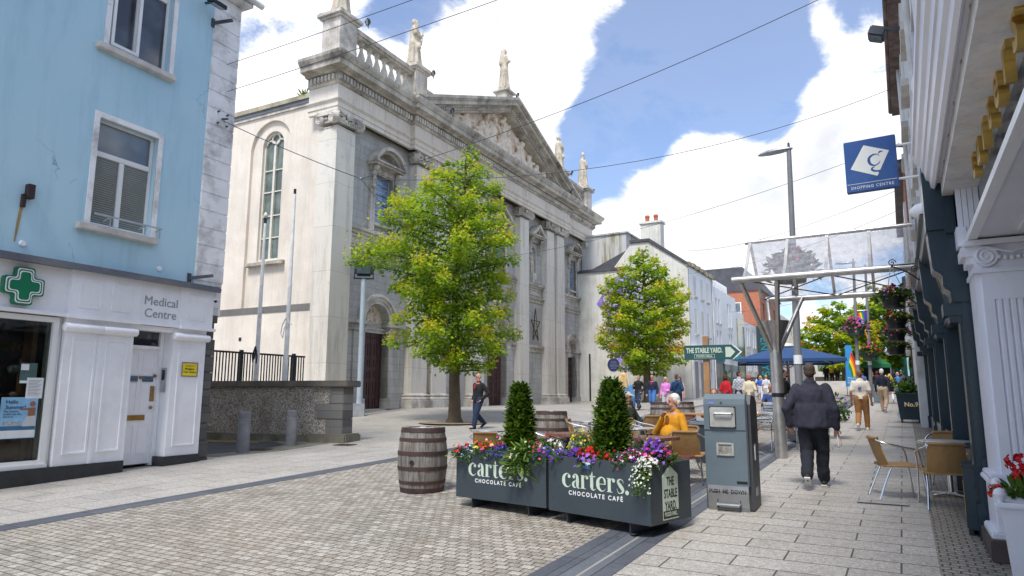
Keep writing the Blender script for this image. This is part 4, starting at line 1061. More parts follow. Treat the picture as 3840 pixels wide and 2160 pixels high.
M['soil'] = mat('potting_soil', (0.03, 0.02, 0.014), 0.95, 0.4, 20, 0.8, 60)
M['teak'] = mat('stained_table_timber', (0.20, 0.085, 0.06), 0.45, 0.25, 6, 0.2, 50, dirt=(0.30, 0.15, 0.11), dirt_amt=0.5)
M['pine'] = mat('weathered_pine', (0.40, 0.22, 0.10), 0.6, 0.25, 5, 0.2, 40)
m = NT('woven_wicker')
_w = m.n('ShaderNodeTexWave'); _w.wave_type = 'BANDS'; _w.bands_direction = 'X'; _w.inputs['Scale'].default_value = 28; _w.inputs['Distortion'].default_value = 0.6; m.l(m.tc(), _w.inputs['Vector'])
_c = m.mix(_w.outputs['Fac'], (0.20, 0.095, 0.03), (0.58, 0.35, 0.14)); _c = m.mix(0.3, _c, m.ramp(m.noise(20, 3), [(0.3, 0.4), (0.7, 1.0)]), 'MULTIPLY')
m.base(_c); m.set(rough=0.55); m.bump(_w.outputs['Fac'], 0.6, 0.006); M['wicker'] = m.m
m = NT('dark_woven_wicker')
_w = m.n('ShaderNodeTexWave'); _w.wave_type = 'BANDS'; _w.bands_direction = 'X'; _w.inputs['Scale'].default_value = 28; _w.inputs['Distortion'].default_value = 0.6; m.l(m.tc(), _w.inputs['Vector'])
m.base(m.mix(_w.outputs['Fac'], (0.05, 0.02, 0.012), (0.20, 0.085, 0.05))); m.set(rough=0.55); M['wicker_dk'] = m.m
WYY = 12.72
T = thing('churchyard_wall', 'roughcast churchyard wall with dark coping and a cut stone pier', 'wall', (-12.74, 13.40, 0.38), rad(11.5)); ZO[T.name] = 0.0
mb = MB(); mb.box(-16.0, -0.42, 0.02, 0.45, 0.15, 1.45); mb.build('roughcast', M['roughcast'], T)
mb = MB(); mb.box(-16.0, -0.98, -0.05, 0.5, -0.4, 0.20); mb.build('wall_base', M['moss_conc'], T, bevel=0.02)
mb = MB(); mb.box(-16.0, 0.16, -0.09, 0.60, 1.45, 1.62); mb.build('coping', M['coping'], T, bevel=0.02)
p = MB()
p.box(-0.42, 0.0, 0.0, 0.5, 1.02, 1.45); p.box(-0.86, 0.0, -0.004, 0.504, 0.62, 1.016); p.box(-0.52, 0.0, 0.0, 0.5, 0.22, 0.615)
p.build('pier', M['pier'], T, bevel=0.015)
p = MB(); p.box(-0.98, 0.20, -0.16, 0.62, -0.30, 0.24); p.build('pier_base', M['moss_conc'], T, bevel=0.04)
p = MB(); p.box(-0.80, 0.21, -0.36, -0.165, -0.3, 0.02); p.build('base_step', M['pier'], T, bevel=0.05)
T = thing('railing', 'black flat bar metal railing standing behind the churchyard wall', 'railing', (-18.75, 15.75, 0.5), math.atan2(3.85, -0.15))
L0, L1, zt = -2.1, 2.0, 2.50
for z_ in (zt - 0.06, -0.36): a = MB(); a.box(L0, L1, -0.02, 0.02, z_, z_ + 0.06); a.build('rail', M['black_metal'], T)
n = 34
for i in range(n):
 x = L0 + (L1 - L0) * (i + 0.5) / n
 if i == 0:
  a = MB(); a.box(-0.018, 0.018, -0.012, 0.012, -0.30, zt - 0.06); b0 = a.build('bar', M['black_metal'], T); b0.location.x = x
 else:
  b = b0.copy(); COL.objects.link(b); b.location.x = x
for x in (L0 + 1.25, L1 - 0.55):
 a = MB(); a.box(x - 0.05, x + 0.05, -0.05, 0.05, -0.6, zt + 0.06); a.build('post', M['black_metal'], T)
a = MB(); a.box(L0 + 1.36, L0 + 1.5, -0.06, -0.02, 0.05, 0.22); a.build('gate_lock', M['black_metal'], T)
for x, y, zt, l, k in ((-16.41, 13.62, 7.04, 'white flagpole with pale finial and black rope tied round it', 0), (-15.85, 14.2, 8.03, 'taller white flagpole with white rope tied round it', 1)):
 T = thing('flagpole', l, 'flagpole', (x, y, gz(x, y)))
 h = zt - gz(x, y)
 a = MB(); a.tube([(0, 0, 0), (0, 0, h * 0.45), (0.0, 0, h - 0.3)], [0.085, 0.065, 0.04], 14); a.build('pole', M['white_pole'], T, smooth=True)
 a = MB(); a.tube([(0, 0, h - 0.3), (0, 0, h - 0.14)], 0.042, 12); a.build('cap', M['black_metal'], T, smooth=True)
 if k == 0:
  a = MB(); a.lathe([(0.02, 0), (0.05, 0.03), (0.07, 0.08), (0.05, 0.14), (0.012, 0.2)], (0, 0, h - 0.14), 14); a.build('finial', M['cream_frame'], T, smooth=True)
 z = 2.6 if k == 0 else 3.45
 a = MB()
 if k == 0: a.tube([(0.0, -0.08, z), (-0.10, -0.09, z - 0.25), (-0.06, -0.1, z - 0.45), (0.02, -0.1, z - 0.25), (0.0, -0.08, z), (0.1, -0.09, z - 0.3), (0.09, -0.1, z - 0.5)], 0.022, 6)
 else: a.tube([(0.0, -0.08, z), (-0.14, -0.08, z - 0.2), (-0.17, -0.1, z - 0.45), (-0.08, -0.1, z - 0.6), (-0.02, -0.1, z - 0.3), (0.08, -0.1, z - 0.15), (0.28, -0.1, z - 0.2)], 0.016, 6)
 a.build('rope', M['black_metal'] if k == 0 else M['white_pole'], T)
x, y, z = -19.15, 21.05, gz(-19.15, 21.05)
T = thing('floodlight_mast', 'pale blue post carrying a black floodlight beside the church door', 'floodlight', (x, y, z), rad(38))
a = MB(); a.tube([(0, 0, 0), (0, 0, 5.6)], [0.12, 0.10], 14); a.build('post', mat('pale_blue_post', (0.42, 0.50, 0.58), 0.6, 0.12, 2, dirt=(0.3, 0.28, 0.26), dirt_amt=0.4), T, smooth=True)
a = MB(); a.box(-0.22, 0.22, -0.22, 0.22, 0, 0.5); a.build('foot', M['galv'], T)
a = MB(); a.bar((-0.42, 0, 5.62), (0.42, 0, 5.62), 0.05, 0.05); a.bar((-0.38, 0, 5.62), (-0.38, 0, 6.1), 0.04, 0.04, (0, 1, 0)); a.bar((0.38, 0, 5.62), (0.38, 0, 6.1), 0.04, 0.04, (0, 1, 0)); a.build('bracket', M['black_metal'], T)
a = MB(); a.box(-0.35, 0.35, -0.2, 0.16, 5.72, 6.48); a.build('lamp_housing', M['black_metal'], T, bevel=0.08)
a = MB(); a.box(-0.28, 0.28, -0.22, -0.2, 5.79, 6.41); a.build('lamp_glass', M['glass_dark'], T)
for x, y, h, r, l in ((-13.2, 10.57 + 0.14, 0.92, 0.14, 'nearer grey granite bollard with a capped head'), (-13.39, 12.3, 0.87, 0.133, 'farther grey granite bollard in front of the roughcast wall')):
 T = thing('bollard', l, 'bollard', (x, y, gz(x, y)), 0, 'bollards at the alley mouth')
 a = MB(); a.lathe([(r * 1.04, 0), (r, 0.1), (r * 0.95, h - 0.16), (r * 0.9, h - 0.15)], n=20); a.build('shaft', M['boll'], T, smooth=True)
 a = MB(); a.lathe([(r * 0.96, h - 0.15), (r * 0.98, h - 0.05), (r * 0.85, h - 0.01), (r * 0.5, h)], n=20); a.build('head', M['boll'], T, smooth=True)
# barrels
def barrel_proto(loc, label, rot=0, h=0.92, r=0.36):
 T = thing('oak_barrel', label, 'barrel', loc, rot, 'oak barrels standing round the cafe seating')
 def R_(t): return r * (0.80 + 0.20 * math.sin(PI * (0.10 + 0.80 * t)) ** 1.2) * 0.96 + 0.02
 ns = 22; st = MB(); RR = random.Random(9); a0 = 0
 ws = [RR.uniform(0.7, 1.3) for _ in range(ns)]; tot = sum(ws)
 for w in ws:
  a1 = a0 + 2 * PI * w / tot; g = 0.006; rings = []
  dr = RR.uniform(-0.003, 0.003)
  for i in range(11):
   t = i / 10; q = R_(t) + dr
   rings.append([(q * math.cos(a), q * math.sin(a), t * h) for a in (a0 + g, (a0 + a1) / 2, a1 - g)] + [((q - 0.03) * math.cos(a), (q - 0.03) * math.sin(a), t * h) for a in (a1 - g, a0 + g)])
  st.loft(rings); a0 = a1
 st.build('staves', M['wood_barrel'], T)
 for t0, t1 in ((0.0, 0.07), (0.13, 0.18), (0.345, 0.40), (0.575, 0.635), (0.79, 0.84), (0.93, 1.0)):
  hb = MB(); q = [(R_(t0) + 0.0015, t0 * h), (R_(t0) + 0.008, t0 * h), (R_(t1) + 0.008, t1 * h), (R_(t1) + 0.0015, t1 * h)]
  n = 40; vs = []; fs = []
  for k in range(n):
   a = 2 * PI * k / n
   for rr, zz in q: vs.append((rr * math.cos(a), rr * math.sin(a), zz))
  for k in range(n):
   for j in range(4):
    k2 = (k + 1) % n; fs.append((k * 4 + j, k2 * 4 + j, k2 * 4 + (j + 1) % 4, k * 4 + (j + 1) % 4))
  hb.add(vs, fs); hb.build('hoop', M['hoop'], T, fix=True)
 tp = MB(); tp.lathe([(R_(1) - 0.032, h - 0.08), (R_(1) - 0.032, h - 0.02), (0.05, h - 0.015), (0.05, h + 0.0), (0.03, h + 0.002)], n=32); tp.build('barrel_top', M['barrel_top'], T)
 bg = MB(); bg.lathe([(0.035, -0.01), (0.03, 0.012)], (0, 0, 0), 12, axis='y'); o = bg.build('bung', M['black_metal'], T); o.location = (-0.10, -R_(0.47) + 0.008, 0.47 * h)
 return T
bx, by = -6.29, 8.33
b0 = barrel_proto((bx, by, gz(bx, by)), 'weathered grey oak barrel with rusty hoops standing alone left of the planters', rad(28))
for x, y, l, rz in ((-6.46, 12.97, 'oak barrel with a pale top just behind the gap between the two planters', 1.1), (-5.23, 18.31, 'brown oak barrel behind the right shoulder of the man in the mustard jumper', 2.0), (-5.62, 18.0, 'darker oak barrel half hidden behind the white haired man', 3.3)):
 c = copy_tree(b0); c.location = (x, y, gz(x, y)); c.rotation_euler.z = rz; c['label'] = l
# planters with lettering
def cat(pts, k=6):
 out = []
 n = len(pts)
 for i in range(n - 1):
  p0, p1, p2, p3 = [Vector(pts[min(max(j, 0), n - 1)]) for j in (i - 1, i, i + 1, i + 2)]
  for s in range(k):
   t = s / k
   out.append(0.5 * ((2 * p1) + (p2 - p0) * t + (2 * p0 - 5 * p1 + 4 * p2 - p3) * t * t + (3 * p1 - p0 - 3 * p2 + p3) * t ** 3))
 out.append(Vector(pts[-1])); return out
def stroke(mb, pts, y, ox, oz, sc):
 """variable-width pen stroke; pts = (x, z, width)"""
 P = cat(pts)
 L = []; Rr = []
 for i, p in enumerate(P):
  d = P[min(i + 1, len(P) - 1)] - P[max(i - 1, 0)]; t = Vector((d.x, d.y)); t = t.normalized() if t.length > 1e-6 else Vector((1, 0)); nrm = Vector((-t.y, t.x))
  q = Vector((p.x, p.y)); w = max(0.01, p.z) / 2
  L.append(q + nrm * w); Rr.append(q - nrm * w)
 for i in range(len(P) - 1):
  mb.add([(ox + a.x * sc, y, oz + a.y * sc) for a in (L[i], Rr[i], Rr[i + 1], L[i + 1])], [(0, 1, 2, 3)])
def dot(mb, x, z, r, y, ox, oz, sc):
 mb.poly([(ox + (x + r * math.cos(2 * PI * k / 18)) * sc, y, oz + (z + r * math.sin(2 * PI * k / 18)) * sc) for k in range(18)])
def carters(mb, ox, oz, sc):
 y = 0; G = [(.80, .80, .03), (.62, .97, .04), (.40, .95, .12), (.19, .75, .24), (.155, .5, .31), (.20, .24, .26), (.42, .045, .13), (.65, .04, .05), (.84, .20, .03)]
 x = 0.0
 lay = [0]
 def s(pts): lay[0] += 1; stroke(mb, [(x + a, b, w) for a, b, w in pts], -0.0004 * (lay[0] % 5), ox, oz, sc)
 def d(a, b, r): lay[0] += 1; dot(mb, x + a, b, r, -0.0004 * (lay[0] % 5), ox, oz, sc)
 s(G); d(.70, .80, .135)
 x = 0.95                                                                   # a
 d(.20, .80, .125); s([(.10, .84, .02), (.25, .97, .05), (.42, .96, .12), (.53, .82, .24), (.56, .6, .28), (.56, .25, .28), (.60, .06, .16), (.76, .02, .03)])
 s([(.50, .58, .02), (.33, .50, .06), (.16, .36, .18), (.13, .22, .22), (.22, .07, .15), (.36, .04, .05), (.50, .16, .02)])
 x = 1.80                                                                   # r
 s([(.20, .97, .27), (.20, .5, .27), (.20, .03, .27)]); s([(-.02, .03, .05), (.48, .03, .05)]); s([(.0, .95, .05), (.2, .95, .05)]); s([(.30, .72, .03), (.42, .92, .05), (.56, .95, .10)]); d(.60, .83, .13)
 x = 2.62                                                                   # t
 s([(.26, 1.30, .02), (.25, 1.12, .14), (.22, .95, .26), (.22, .5, .28), (.22, .25, .28), (.28, .07, .18), (.44, .02, .06), (.58, .12, .03)]); s([(-.02, .96, .07), (.55, .96, .07)])
 x = 3.25                                                                   # e
 s([(.80, .52, .12), (.76, .80, .17), (.60, .96, .07), (.40, .95, .12), (.19, .75, .24), (.155, .5, .31), (.20, .24, .26), (.42, .045, .13), (.65, .04, .05), (.84, .20, .03)]); s([(.2, .50, .05), (.86, .50, .05)])
 x = 4.22                                                                   # r
 s([(.20, .97, .27), (.20, .5, .27), (.20, .03, .27)]); s([(-.02, .03, .05), (.48, .03, .05)]); s([(.0, .95, .05), (.2, .95, .05)]); s([(.30, .72, .03), (.42, .92, .05), (.56, .95, .10)]); d(.60, .83, .13)
 x = 5.02                                                                   # s
 s([(.62, .70, .02), (.56, .90, .05), (.36, .97, .07), (.20, .88, .17), (.18, .74, .22), (.36, .53, .27), (.56, .30, .25), (.56, .14, .17), (.40, .03, .07), (.18, .06, .05), (.06, .34, .02)])
 x = 5.85; d(.1, .11, .155)
def planter(x0, y0, x1, y1, label, end_panel=False, h=0.735, zb=0.12, dep=0.78):
 w = math.hypot(x1 - x0, y1 - y0); rz = math.atan2(y1 - y0, x1 - x0); cx, cy = (x0 + x1) / 2, (y0 + y1) / 2
 T = thing('planter', label, 'planter', (cx, cy, gz(cx, cy)), rz, 'slate grey planters with pale lettering')
 hw = w / 2
 b = MB(); t = 0.03
 for args in ((-hw, hw, 0, t), (-hw, hw, dep - t, dep)): b.box(args[0], args[1], args[2], args[3], zb, h)
 b.box(-hw, -hw + t, t, dep - t, zb, h); b.box(hw - t, hw, t, dep - t, zb, h); b.box(-hw + t, hw - t, t, dep - t, zb, zb + 0.02)
 b.build('box', M['planter'], T)
 s = MB(); s.box(-hw + t, hw - t, t, dep - t, h - 0.12, h - 0.05); s.build('soil', M['soil'], T)
 for fx in (-hw + 0.26, hw - 0.28):
  f = MB(); f.box(fx - 0.004, fx + 0.004, 0.02, dep - 0.02, 0.0, zb); f.box(fx - 0.004, fx + 0.05, 0.02, dep - 0.02, 0.0, 0.006); f.build('foot', M['planter'], T)
 l = MB(); sc = 0.157 * (w / 1.45); carters(l, -hw * 0.70, 0.405, sc); o = l.build('lettering', M['sage'], T); o.location.y = -0.003
 text('lettering', 'CHOCOLATE CAFÉ', 0.066, M['white_letter'], T, (-0.02, -0.002, 0.345), ext=0.0005, bold=0.0018, space=1.42)
 if end_panel:
  p = MB(); p.prism([(0.22, 0.15), (0.52, 0.15), (0.52, 0.60), (0.37, 0.70), (0.22, 0.60)], 'x', hw, hw + 0.003); q = p.build('end_panel', M['sage'], T)
  zz = gz(cx, cy)
  text('lettering', 'THE\nSTABLE\nYARD.', 0.125, M['black'], q, (hw + 0.004, 0.37, 0.41), rz=PI / 2, ext=0.0005, bold=0.003, sx=0.62)
  p = MB(); p.box(hw + 0.003, hw + 0.005, 0.225, 0.515, 0.165, 0.24); p.build('name_strip', M['black'], q)
  text('lettering', 'FOOD HALL', 0.062, M['sage'], q, (hw + 0.006, 0.37, 0.203), rz=PI / 2, ext=0.0005, bold=0.001, sx=0.72)
  p = MB(); p.box(-0.19, -0.08, -0.003, 0, 0.63, 0.70); st_ = p.build('sticker', M['white_letter'], T)
  p = MB(); p.box(-0.19, -0.08, -0.004, -0.003, 0.63, 0.665); p.build('sticker_band', mat('sticker_blue', (0.08, 0.22, 0.60), 0.5), st_)
 return T, w, rz, (cx, cy), dep, h
PA = planter(-5.17, 7.58, -3.735, 7.345, 'left slate grey planter box whose lettering is half hidden by trailing foliage')
PB = planter(-3.69, 7.325, -2.335, 6.95, 'right slate grey planter box with fully visible lettering and a Stable Yard end panel', True)
PC = planter(-2.22, 17.25, -1.72, 17.42, 'small dark planter box mostly hidden behind the big man in the navy jacket', False, 0.95, 0.06, 1.2)
# compactor bin
T = thing('litter_bin', 'tall slate grey compactor litter bin with steel hatch and PUSH ME DOWN pedal', 'bin', (-1.935, 8.74, gz(0, 8.74)), rad(1.5))
hw = 0.275; D = 0.56
M['bin'] = mat('bin_grey_paint', (0.135, 0.175, 0.20), 0.4, 0.08, 1.2, 0.05, 60, dirt=(0.07, 0.085, 0.095), dirt_amt=0.5)
M['bin_dk'] = mat('bin_side_plastic', (0.055, 0.060, 0.066), 0.5, 0.1, 1.5, dirt=(0.09, 0.09, 0.1), dirt_amt=0.4)
M['worn_steel'] = mat('scuffed_steel', (0.50, 0.485, 0.44), 0.45, 0.18, 6, metal=0.35, dirt=(0.28, 0.25, 0.21), dirt_amt=0.6)
b = MB(); prof = [(0.0, 0.30), (0.0, 0.96), (-0.012, 0.97), (-0.012, 1.28), (0.0, 1.345), (0.04, 1.385), (0.10, 1.41), (0.45, 1.375), (D - 0.02, 1.30), (D - 0.02, 0.30)]
b.prism(prof, 'x', -hw, hw - 0.05); b.build('body', M['bin'], T, fix=True)
b = MB(); prof2 = [(0.07, 0.02), (0.06, 0.30), (0.06, 0.96), (0.06, 1.28), (0.14, 1.40), (0.45, 1.37), (D, 1.30), (D, 0.02)]
b.prism(prof2, 'x', hw - 0.05, hw); b.prism([(0.0, 0.30), (0.0, 0.96), (0.0, 1.345), (0.06, 1.28), (0.06, 0.3)], 'x', hw - 0.05, hw - 0.03)
b.prism(prof2, 'x', -hw - 0.015, -hw); b.build('side_panel', M['bin_dk'], T, fix=True)
b = MB(); b.prism([(0.02, 0.0), (0.0, 0.05), (-0.03, 0.24), (-0.02, 0.30), (D - 0.02, 0.30), (D - 0.02, 0.0)], 'x', -hw + 0.015, hw - 0.05); b.build('base', mat('bin_base_steel', (0.30, 0.305, 0.31), 0.4, 0.15, 5, metal=0.4), T, fix=True)
b = MB(); b.box(-hw + 0.08, hw - 0.17, -0.045, -0.012, 1.0, 1.245); h_ = b.build('hatch', M['worn_steel'], T, bevel=0.01)
b = MB(); b.box(-hw + 0.07, hw - 0.16, -0.024, -0.006, 0.99, 1.255); b.build('hatch_frame', M['black_metal'], h_)
b = MB(); b.tube([(-0.14, -0.045, 1.165), (-0.13, -0.085, 1.17), (0.07, -0.085, 1.17), (0.08, -0.045, 1.165)], 0.013, 8); b.build('handle', M['alu'], h_, smooth=True)
b = MB(); frame(b, -0.135, 0.075, 0.655, 0.815, -0.02, 0.0, 0.025); s_ = b.build('ash_slot', M['worn_steel'], T, bevel=0.006)
b = MB(); b.box(-0.11, 0.05, -0.006, 0.0, 0.68, 0.79); b.build('slot_plate', mat('stained_slot_plate', (0.32, 0.31, 0.28), 0.6, 0.5, 14, dirt=(0.03, 0.03, 0.03), dirt_amt=0.9), s_)
b = MB(); b.box(-0.21, -0.14, -0.015, -0.011, 1.285, 1.312); b.build('display', mat('bin_display', (0.20, 0.25, 0.62), 0.3), T)
b = MB(); b.box(-0.07, -0.045, -0.015, -0.011, 1.285, 1.312); b.build('status_light', mat('bin_light', (0.02, 0.09, 0.05), 0.3), T)
text('lettering', 'PUSH  ME  DOWN', 0.058, M['black'], T, (-0.02, -0.0285, 0.232), rx=PI / 2 + 0.0, ext=0.001, bold=0.0025, sx=0.92)
b = MB(); frame(b, -0.15, 0.13, 0.03, 0.16, -0.014, 0.02, 0.012); b.build('pedal_recess', M['dark_metal'], T)
b = MB(); b.tube([(-0.14, 0.0, 0.09), (-0.14, -0.08, 0.085), (0.12, -0.08, 0.085), (0.12, 0.0, 0.09)], 0.014, 8); b.build('pedal', M['galv'], T, smooth=True)
b = MB(); b.box(hw, hw + 0.012, 0.20, 0.30, 0.80, 1.0); b.build('bag_dispenser', M['black_metal'], T)
b = MB(); b.prism([(0.21, 0.86), (0.28, 0.84), (0.26, 0.62), (0.23, 0.60)], 'x', hw + 0.001, hw + 0.01); b.build('hanging_bag', M['paper'], T)
b = MB(); b.box(hw, hw + 0.004, 0.2, 0.36, 0.17, 0.27); b.build('sticker', M['galv'], T)
b = MB(); b.box(0.09, 0.215, -0.004, 0.0, 0.33, 0.36); b.build('maker_plate', M['black'], T)
# cafe furniture
def wicker_chair(label, loc, rz, mt='wicker'):
 T = thing('wicker_chair', label, 'chair', loc, rz, 'wicker cafe chairs with aluminium frames')
 for s in (-1, 1):
  a = MB(); a.tube([(0.27 * s, 0.27, 0.0), (0.265 * s, 0.235, 0.30), (0.265 * s, 0.215, 0.43)], 0.0125, 8); a.build('leg', M['alu'], T, smooth=True)
  a = MB(); a.tube([(0.21 * s, -0.12, 0.43), (0.215 * s, -0.20, 0.25), (0.24 * s, -0.30, 0.0)], 0.0125, 8); a.build('leg', M['alu'], T, smooth=True)
  a = MB(); a.tube(cat([(0.265 * s, 0.215, 0.43), (0.268 * s, 0.20, 0.55), (0.28 * s, 0.165, 0.635), (0.285 * s, 0.05, 0.665), (0.275 * s, -0.12, 0.695), (0.235 * s, -0.24, 0.735), (0.18 * s, -0.285, 0.755)], 3), 0.0125, 8); a.build('armrest', M['alu'], T, smooth=True)
 a = MB()
 rings = []
 for y, z in ((0.24, 0.415), (0.26, 0.435), (0.20, 0.452), (0.0, 0.44), (-0.18, 0.435), (-0.21, 0.42)):
  rings.append([(-0.235, y, z - 0.012), (0.235, y, z - 0.012), (0.235, y, z), (0, y, z - 0.008), (-0.235, y, z)])
 a.loft(rings); a.tube([(-0.24, 0.235, 0.43), (-0.24, -0.2, 0.43)], 0.014, 8); a.tube([(0.24, 0.235, 0.43), (0.24, -0.2, 0.43)], 0.014, 8); a.build('seat', M[mt], T)
 a = MB(); n = 9; rows = []
 for z, y0, w in ((0.43, -0.20, 0.205), (0.55, -0.245, 0.21), (0.67, -0.285, 0.205), (0.775, -0.315, 0.19)):
  fr = []; bk = []
  for i in range(n):
   t = -1 + 2 * i / (n - 1); fr.append((w * t, y0 + 0.055 * t * t, z)); bk.append((w * t, y0 + 0.055 * t * t - 0.012, z))
  rows.append(fr + bk[::-1])
 a.loft(rows)
 a.build('backrest', M[mt], T)
 a = MB(); a.tube([(0.19 * t, -0.321 + 0.055 * t * t, 0.778) for t in (-1, -0.6, -0.2, 0.2, 0.6, 1)], 0.021, 8); a.build('top_rail', M[mt], T, smooth=True)
 return T
def at(x, y): return (x, y, gz(x, y))
c0 = wicker_chair('wicker chair nearest the walking man with its back to the street', at(-0.16, 10.62), rad(-72))
def wc(x, y, rz, label, mt=None):
 c = copy_tree(c0); c.location = at(x, y); c.rotation_euler.z = rz; c['label'] = label
 if mt:
  for k in kids(c):
   if k.data.materials[0] == M['wicker']:
    k.data = k.data.copy(); k.data.materials[0] = M[mt]
 return c
wc(0.36, 10.12, rad(6), 'wicker chair with its woven back to the camera beside the dark blue box')
wc(0.50, 11.62, rad(178), 'wicker chair on the far side of the right hand round table')
wc(-5.83, 9.45, rad(20), 'wicker chair with only its curved back showing above the left end of the left planter')
wc(-5.12, 10.2, rad(-60), 'wicker chair whose back peeps out right of the left yew')
wc(-2.98, 10.72, rad(8), 'wicker chair pushed against the picnic table in front of the man in the mustard jumper')
wc(-5.6, 12.6, rad(-75), 'wicker chair beside the round table behind the right yew')
wc(-4.75, 14.3, rad(30), 'wicker chair left of a dark wicker one at the far round table')
wc(-4.2, 14.55, rad(150), 'dark brown wicker chair at the far round table', 'wicker_dk')
wc(-4.55, 13.1, rad(-95), 'empty wicker chair whose aluminium arm loops over the small round table')
wc(-3.34, 11.47, rad(130), 'wicker chair occupied by the man in the mustard jumper')
wc(-5.3, 14.3, rad(-60), 'wicker chair occupied by the man in the cap')
def round_table(label, loc, r=0.35):
 T = thing('round_table', label, 'table', loc, 0, 'round aluminium cafe tables')
 a = MB(); a.lathe([(r - 0.02, 0.69), (r, 0.695), (r + 0.004, 0.705), (r, 0.718), (r - 0.012, 0.72)], n=40); a.build('tabletop', M['alu'], T, smooth=True)
 a = MB(); a.lathe([(r - 0.014, 0.7202), (r - 0.016, 0.7225)], n=40); a.build('top_sheet', mat('brushed_table_sheet', (0.62, 0.63, 0.63), 0.35, 0.1, 8, metal=0.6), T)
 a = MB(); a.tube([(0, 0, 0.04), (0, 0, 0.69)], 0.032, 14); a.build('column', M['alu'], T, smooth=True)
 for k in range(4):
  an = PI / 4 + k * PI / 2; a = MB(); a.bar((0.03 * math.cos(an), 0.03 * math.sin(an), 0.045), (0.30 * math.cos(an), 0.30 * math.sin(an), 0.018), 0.05, 0.025); a.build('foot', M['alu'], T)
 for k in range(4):
  an = k * PI / 2 + 0.3; a = MB(); a.tube(cat([(0.03 * math.cos(an), 0.03 * math.sin(an), 0.5), (0.16 * math.cos(an), 0.16 * math.sin(an), 0.60), (0.24 * math.cos(an), 0.24 * math.sin(an), 0.688)], 3), 0.01, 6); a.build('brace', M['alu'], T)
 return T
t0 = round_table('round aluminium table against the dark blue shopfront on the right', at(0.45, 11.05))
for x, y, l in ((-4.12, 11.75, 'round aluminium table in front of the man in the mustard jumper'), (-5.26, 15.14, 'round aluminium table farther back behind the man in the mustard jumper'), (-5.68, 13.16, 'round aluminium table half hidden left of the right yew'), (-6.4, 10.41, 'round aluminium table behind the left planter beside the left yew'), (-2.79, 15.08, 'round aluminium table standing beside the steel canopy post')):
 c = copy_tree(t0); c.location = at(x, y); c['label'] = l
def picnic(label, loc, rz, L=2.0, W=0.78, mt='teak'):
 T = thing('picnic_table', label, 'picnic table', loc, rz, 'timber picnic tables with benches')
 a = MB(); n = 6; w = W / n
 for i in range(n): a.box(-L / 2, L / 2, -W / 2 + i * w + 0.004, -W / 2 + (i + 1) * w - 0.004, 0.70, 0.745)
 a.build('tabletop', M[mt], T, bevel=0.004)
 for s in (-1, 1):
  a = MB(); a.box(-L / 2, L / 2, s * 0.74 - 0.125, s * 0.74 + 0.125, 0.40, 0.445); a.build('bench', M[mt], T, bevel=0.006)
 for x in (-L / 2 + 0.35, L / 2 - 0.35):
  a = MB(); a.bar((x, -0.70, 0.0), (x, -0.20, 0.70), 0.07, 0.05); a.bar((x, 0.70, 0.0), (x, 0.20, 0.70), 0.07, 0.05); a.bar((x + 0.06, -0.86, 0.375), (x + 0.06, 0.86, 0.375), 0.05, 0.05); a.bar((x + 0.06, -0.36, 0.675), (x + 0.06, 0.36, 0.675), 0.05, 0.05)
  a.build('trestle', M['dark_metal'], T)
 return T
p0 = picnic('reddish timber picnic table just behind the two planters', at(-3.97, 9.98), rad(-13), 2.0, 0.72)
for x, y, rz, l in ((-3.85, 16.15, 0.1, 'timber picnic table with the man in pale grey leaning on it'), (-3.2, 22.6, 0.05, 'timber picnic table where the man in blue sits')):
 c = copy_tree(p0); c.location = at(x, y); c.rotation_euler.z = rz; c['label'] = l
 for k in kids(c):
  if k.name.startswith(('tabletop', 'bench')): k.data = k.data.copy(); k.data.materials[0] = M['pine']
def alu_chair(label, loc, rz):
 T = thing('metal_chair', label, 'chair', loc, rz, 'slatted aluminium cafe chairs')
 for s in (-1, 1):
  a = MB(); a.tube([(0.25 * s, 0.24, 0.0), (0.25 * s, 0.20, 0.43)], 0.012, 8); a.build('leg', M['alu'], T)
  a = MB(); a.tube([(0.24 * s, -0.30, 0.0), (0.22 * s, -0.16, 0.43)], 0.012, 8); a.build('leg', M['alu'], T)
  a = MB(); a.tube(cat([(0.25 * s, 0.20, 0.43), (0.26 * s, 0.18, 0.64), (0.26 * s, 0.0, 0.665), (0.24 * s, -0.22, 0.68), (0.21 * s, -0.26, 0.78)], 3), 0.012, 8); a.build('armrest', M['alu'], T)
 a = MB()
 for i in range(6): a.box(-0.22, 0.22, -0.2 + i * 0.073, -0.14 + i * 0.073, 0.425, 0.437)
 a.build('seat', M['alu'], T)
 a = MB()
 for i in range(4): a.box(-0.21, 0.21, -0.235 - i * 0.012, -0.225 - i * 0.012, 0.50 + i * 0.075, 0.555 + i * 0.075)
 a.tube([(-0.21, -0.27, 0.79), (0.21, -0.27, 0.79)], 0.012, 8); a.build('backrest', M['alu'], T)
 return T
a0 = alu_chair('slatted aluminium chair beside the legs of the man in black', at(-2.33, 16.4), rad(0))
def ac(x, y, rz, l):
 c = copy_tree(a0); c.location = at(x, y); c.rotation_euler.z = rz; c['label'] = l
ac(-2.75, 15.95, rad(170), 'aluminium chair half hidden behind the steel canopy post')
ac(-3.25, 15.5, rad(-80), 'aluminium chair between the litter bin and the canopy post')
ac(-3.3, 20.9, rad(0), 'aluminium chair by the picnic table of the man in blue')
for i, (x, y, l) in enumerate(((0.02, 30.4, 'farthest aluminium chair by the wall beyond the No 9 planter'), (0.03, 29.2, 'aluminium chair second nearest to the No 9 planter'), (0.05, 28.0, 'aluminium chair nearest to the No 9 planter'))): ac(x, y, rad(-90), l)
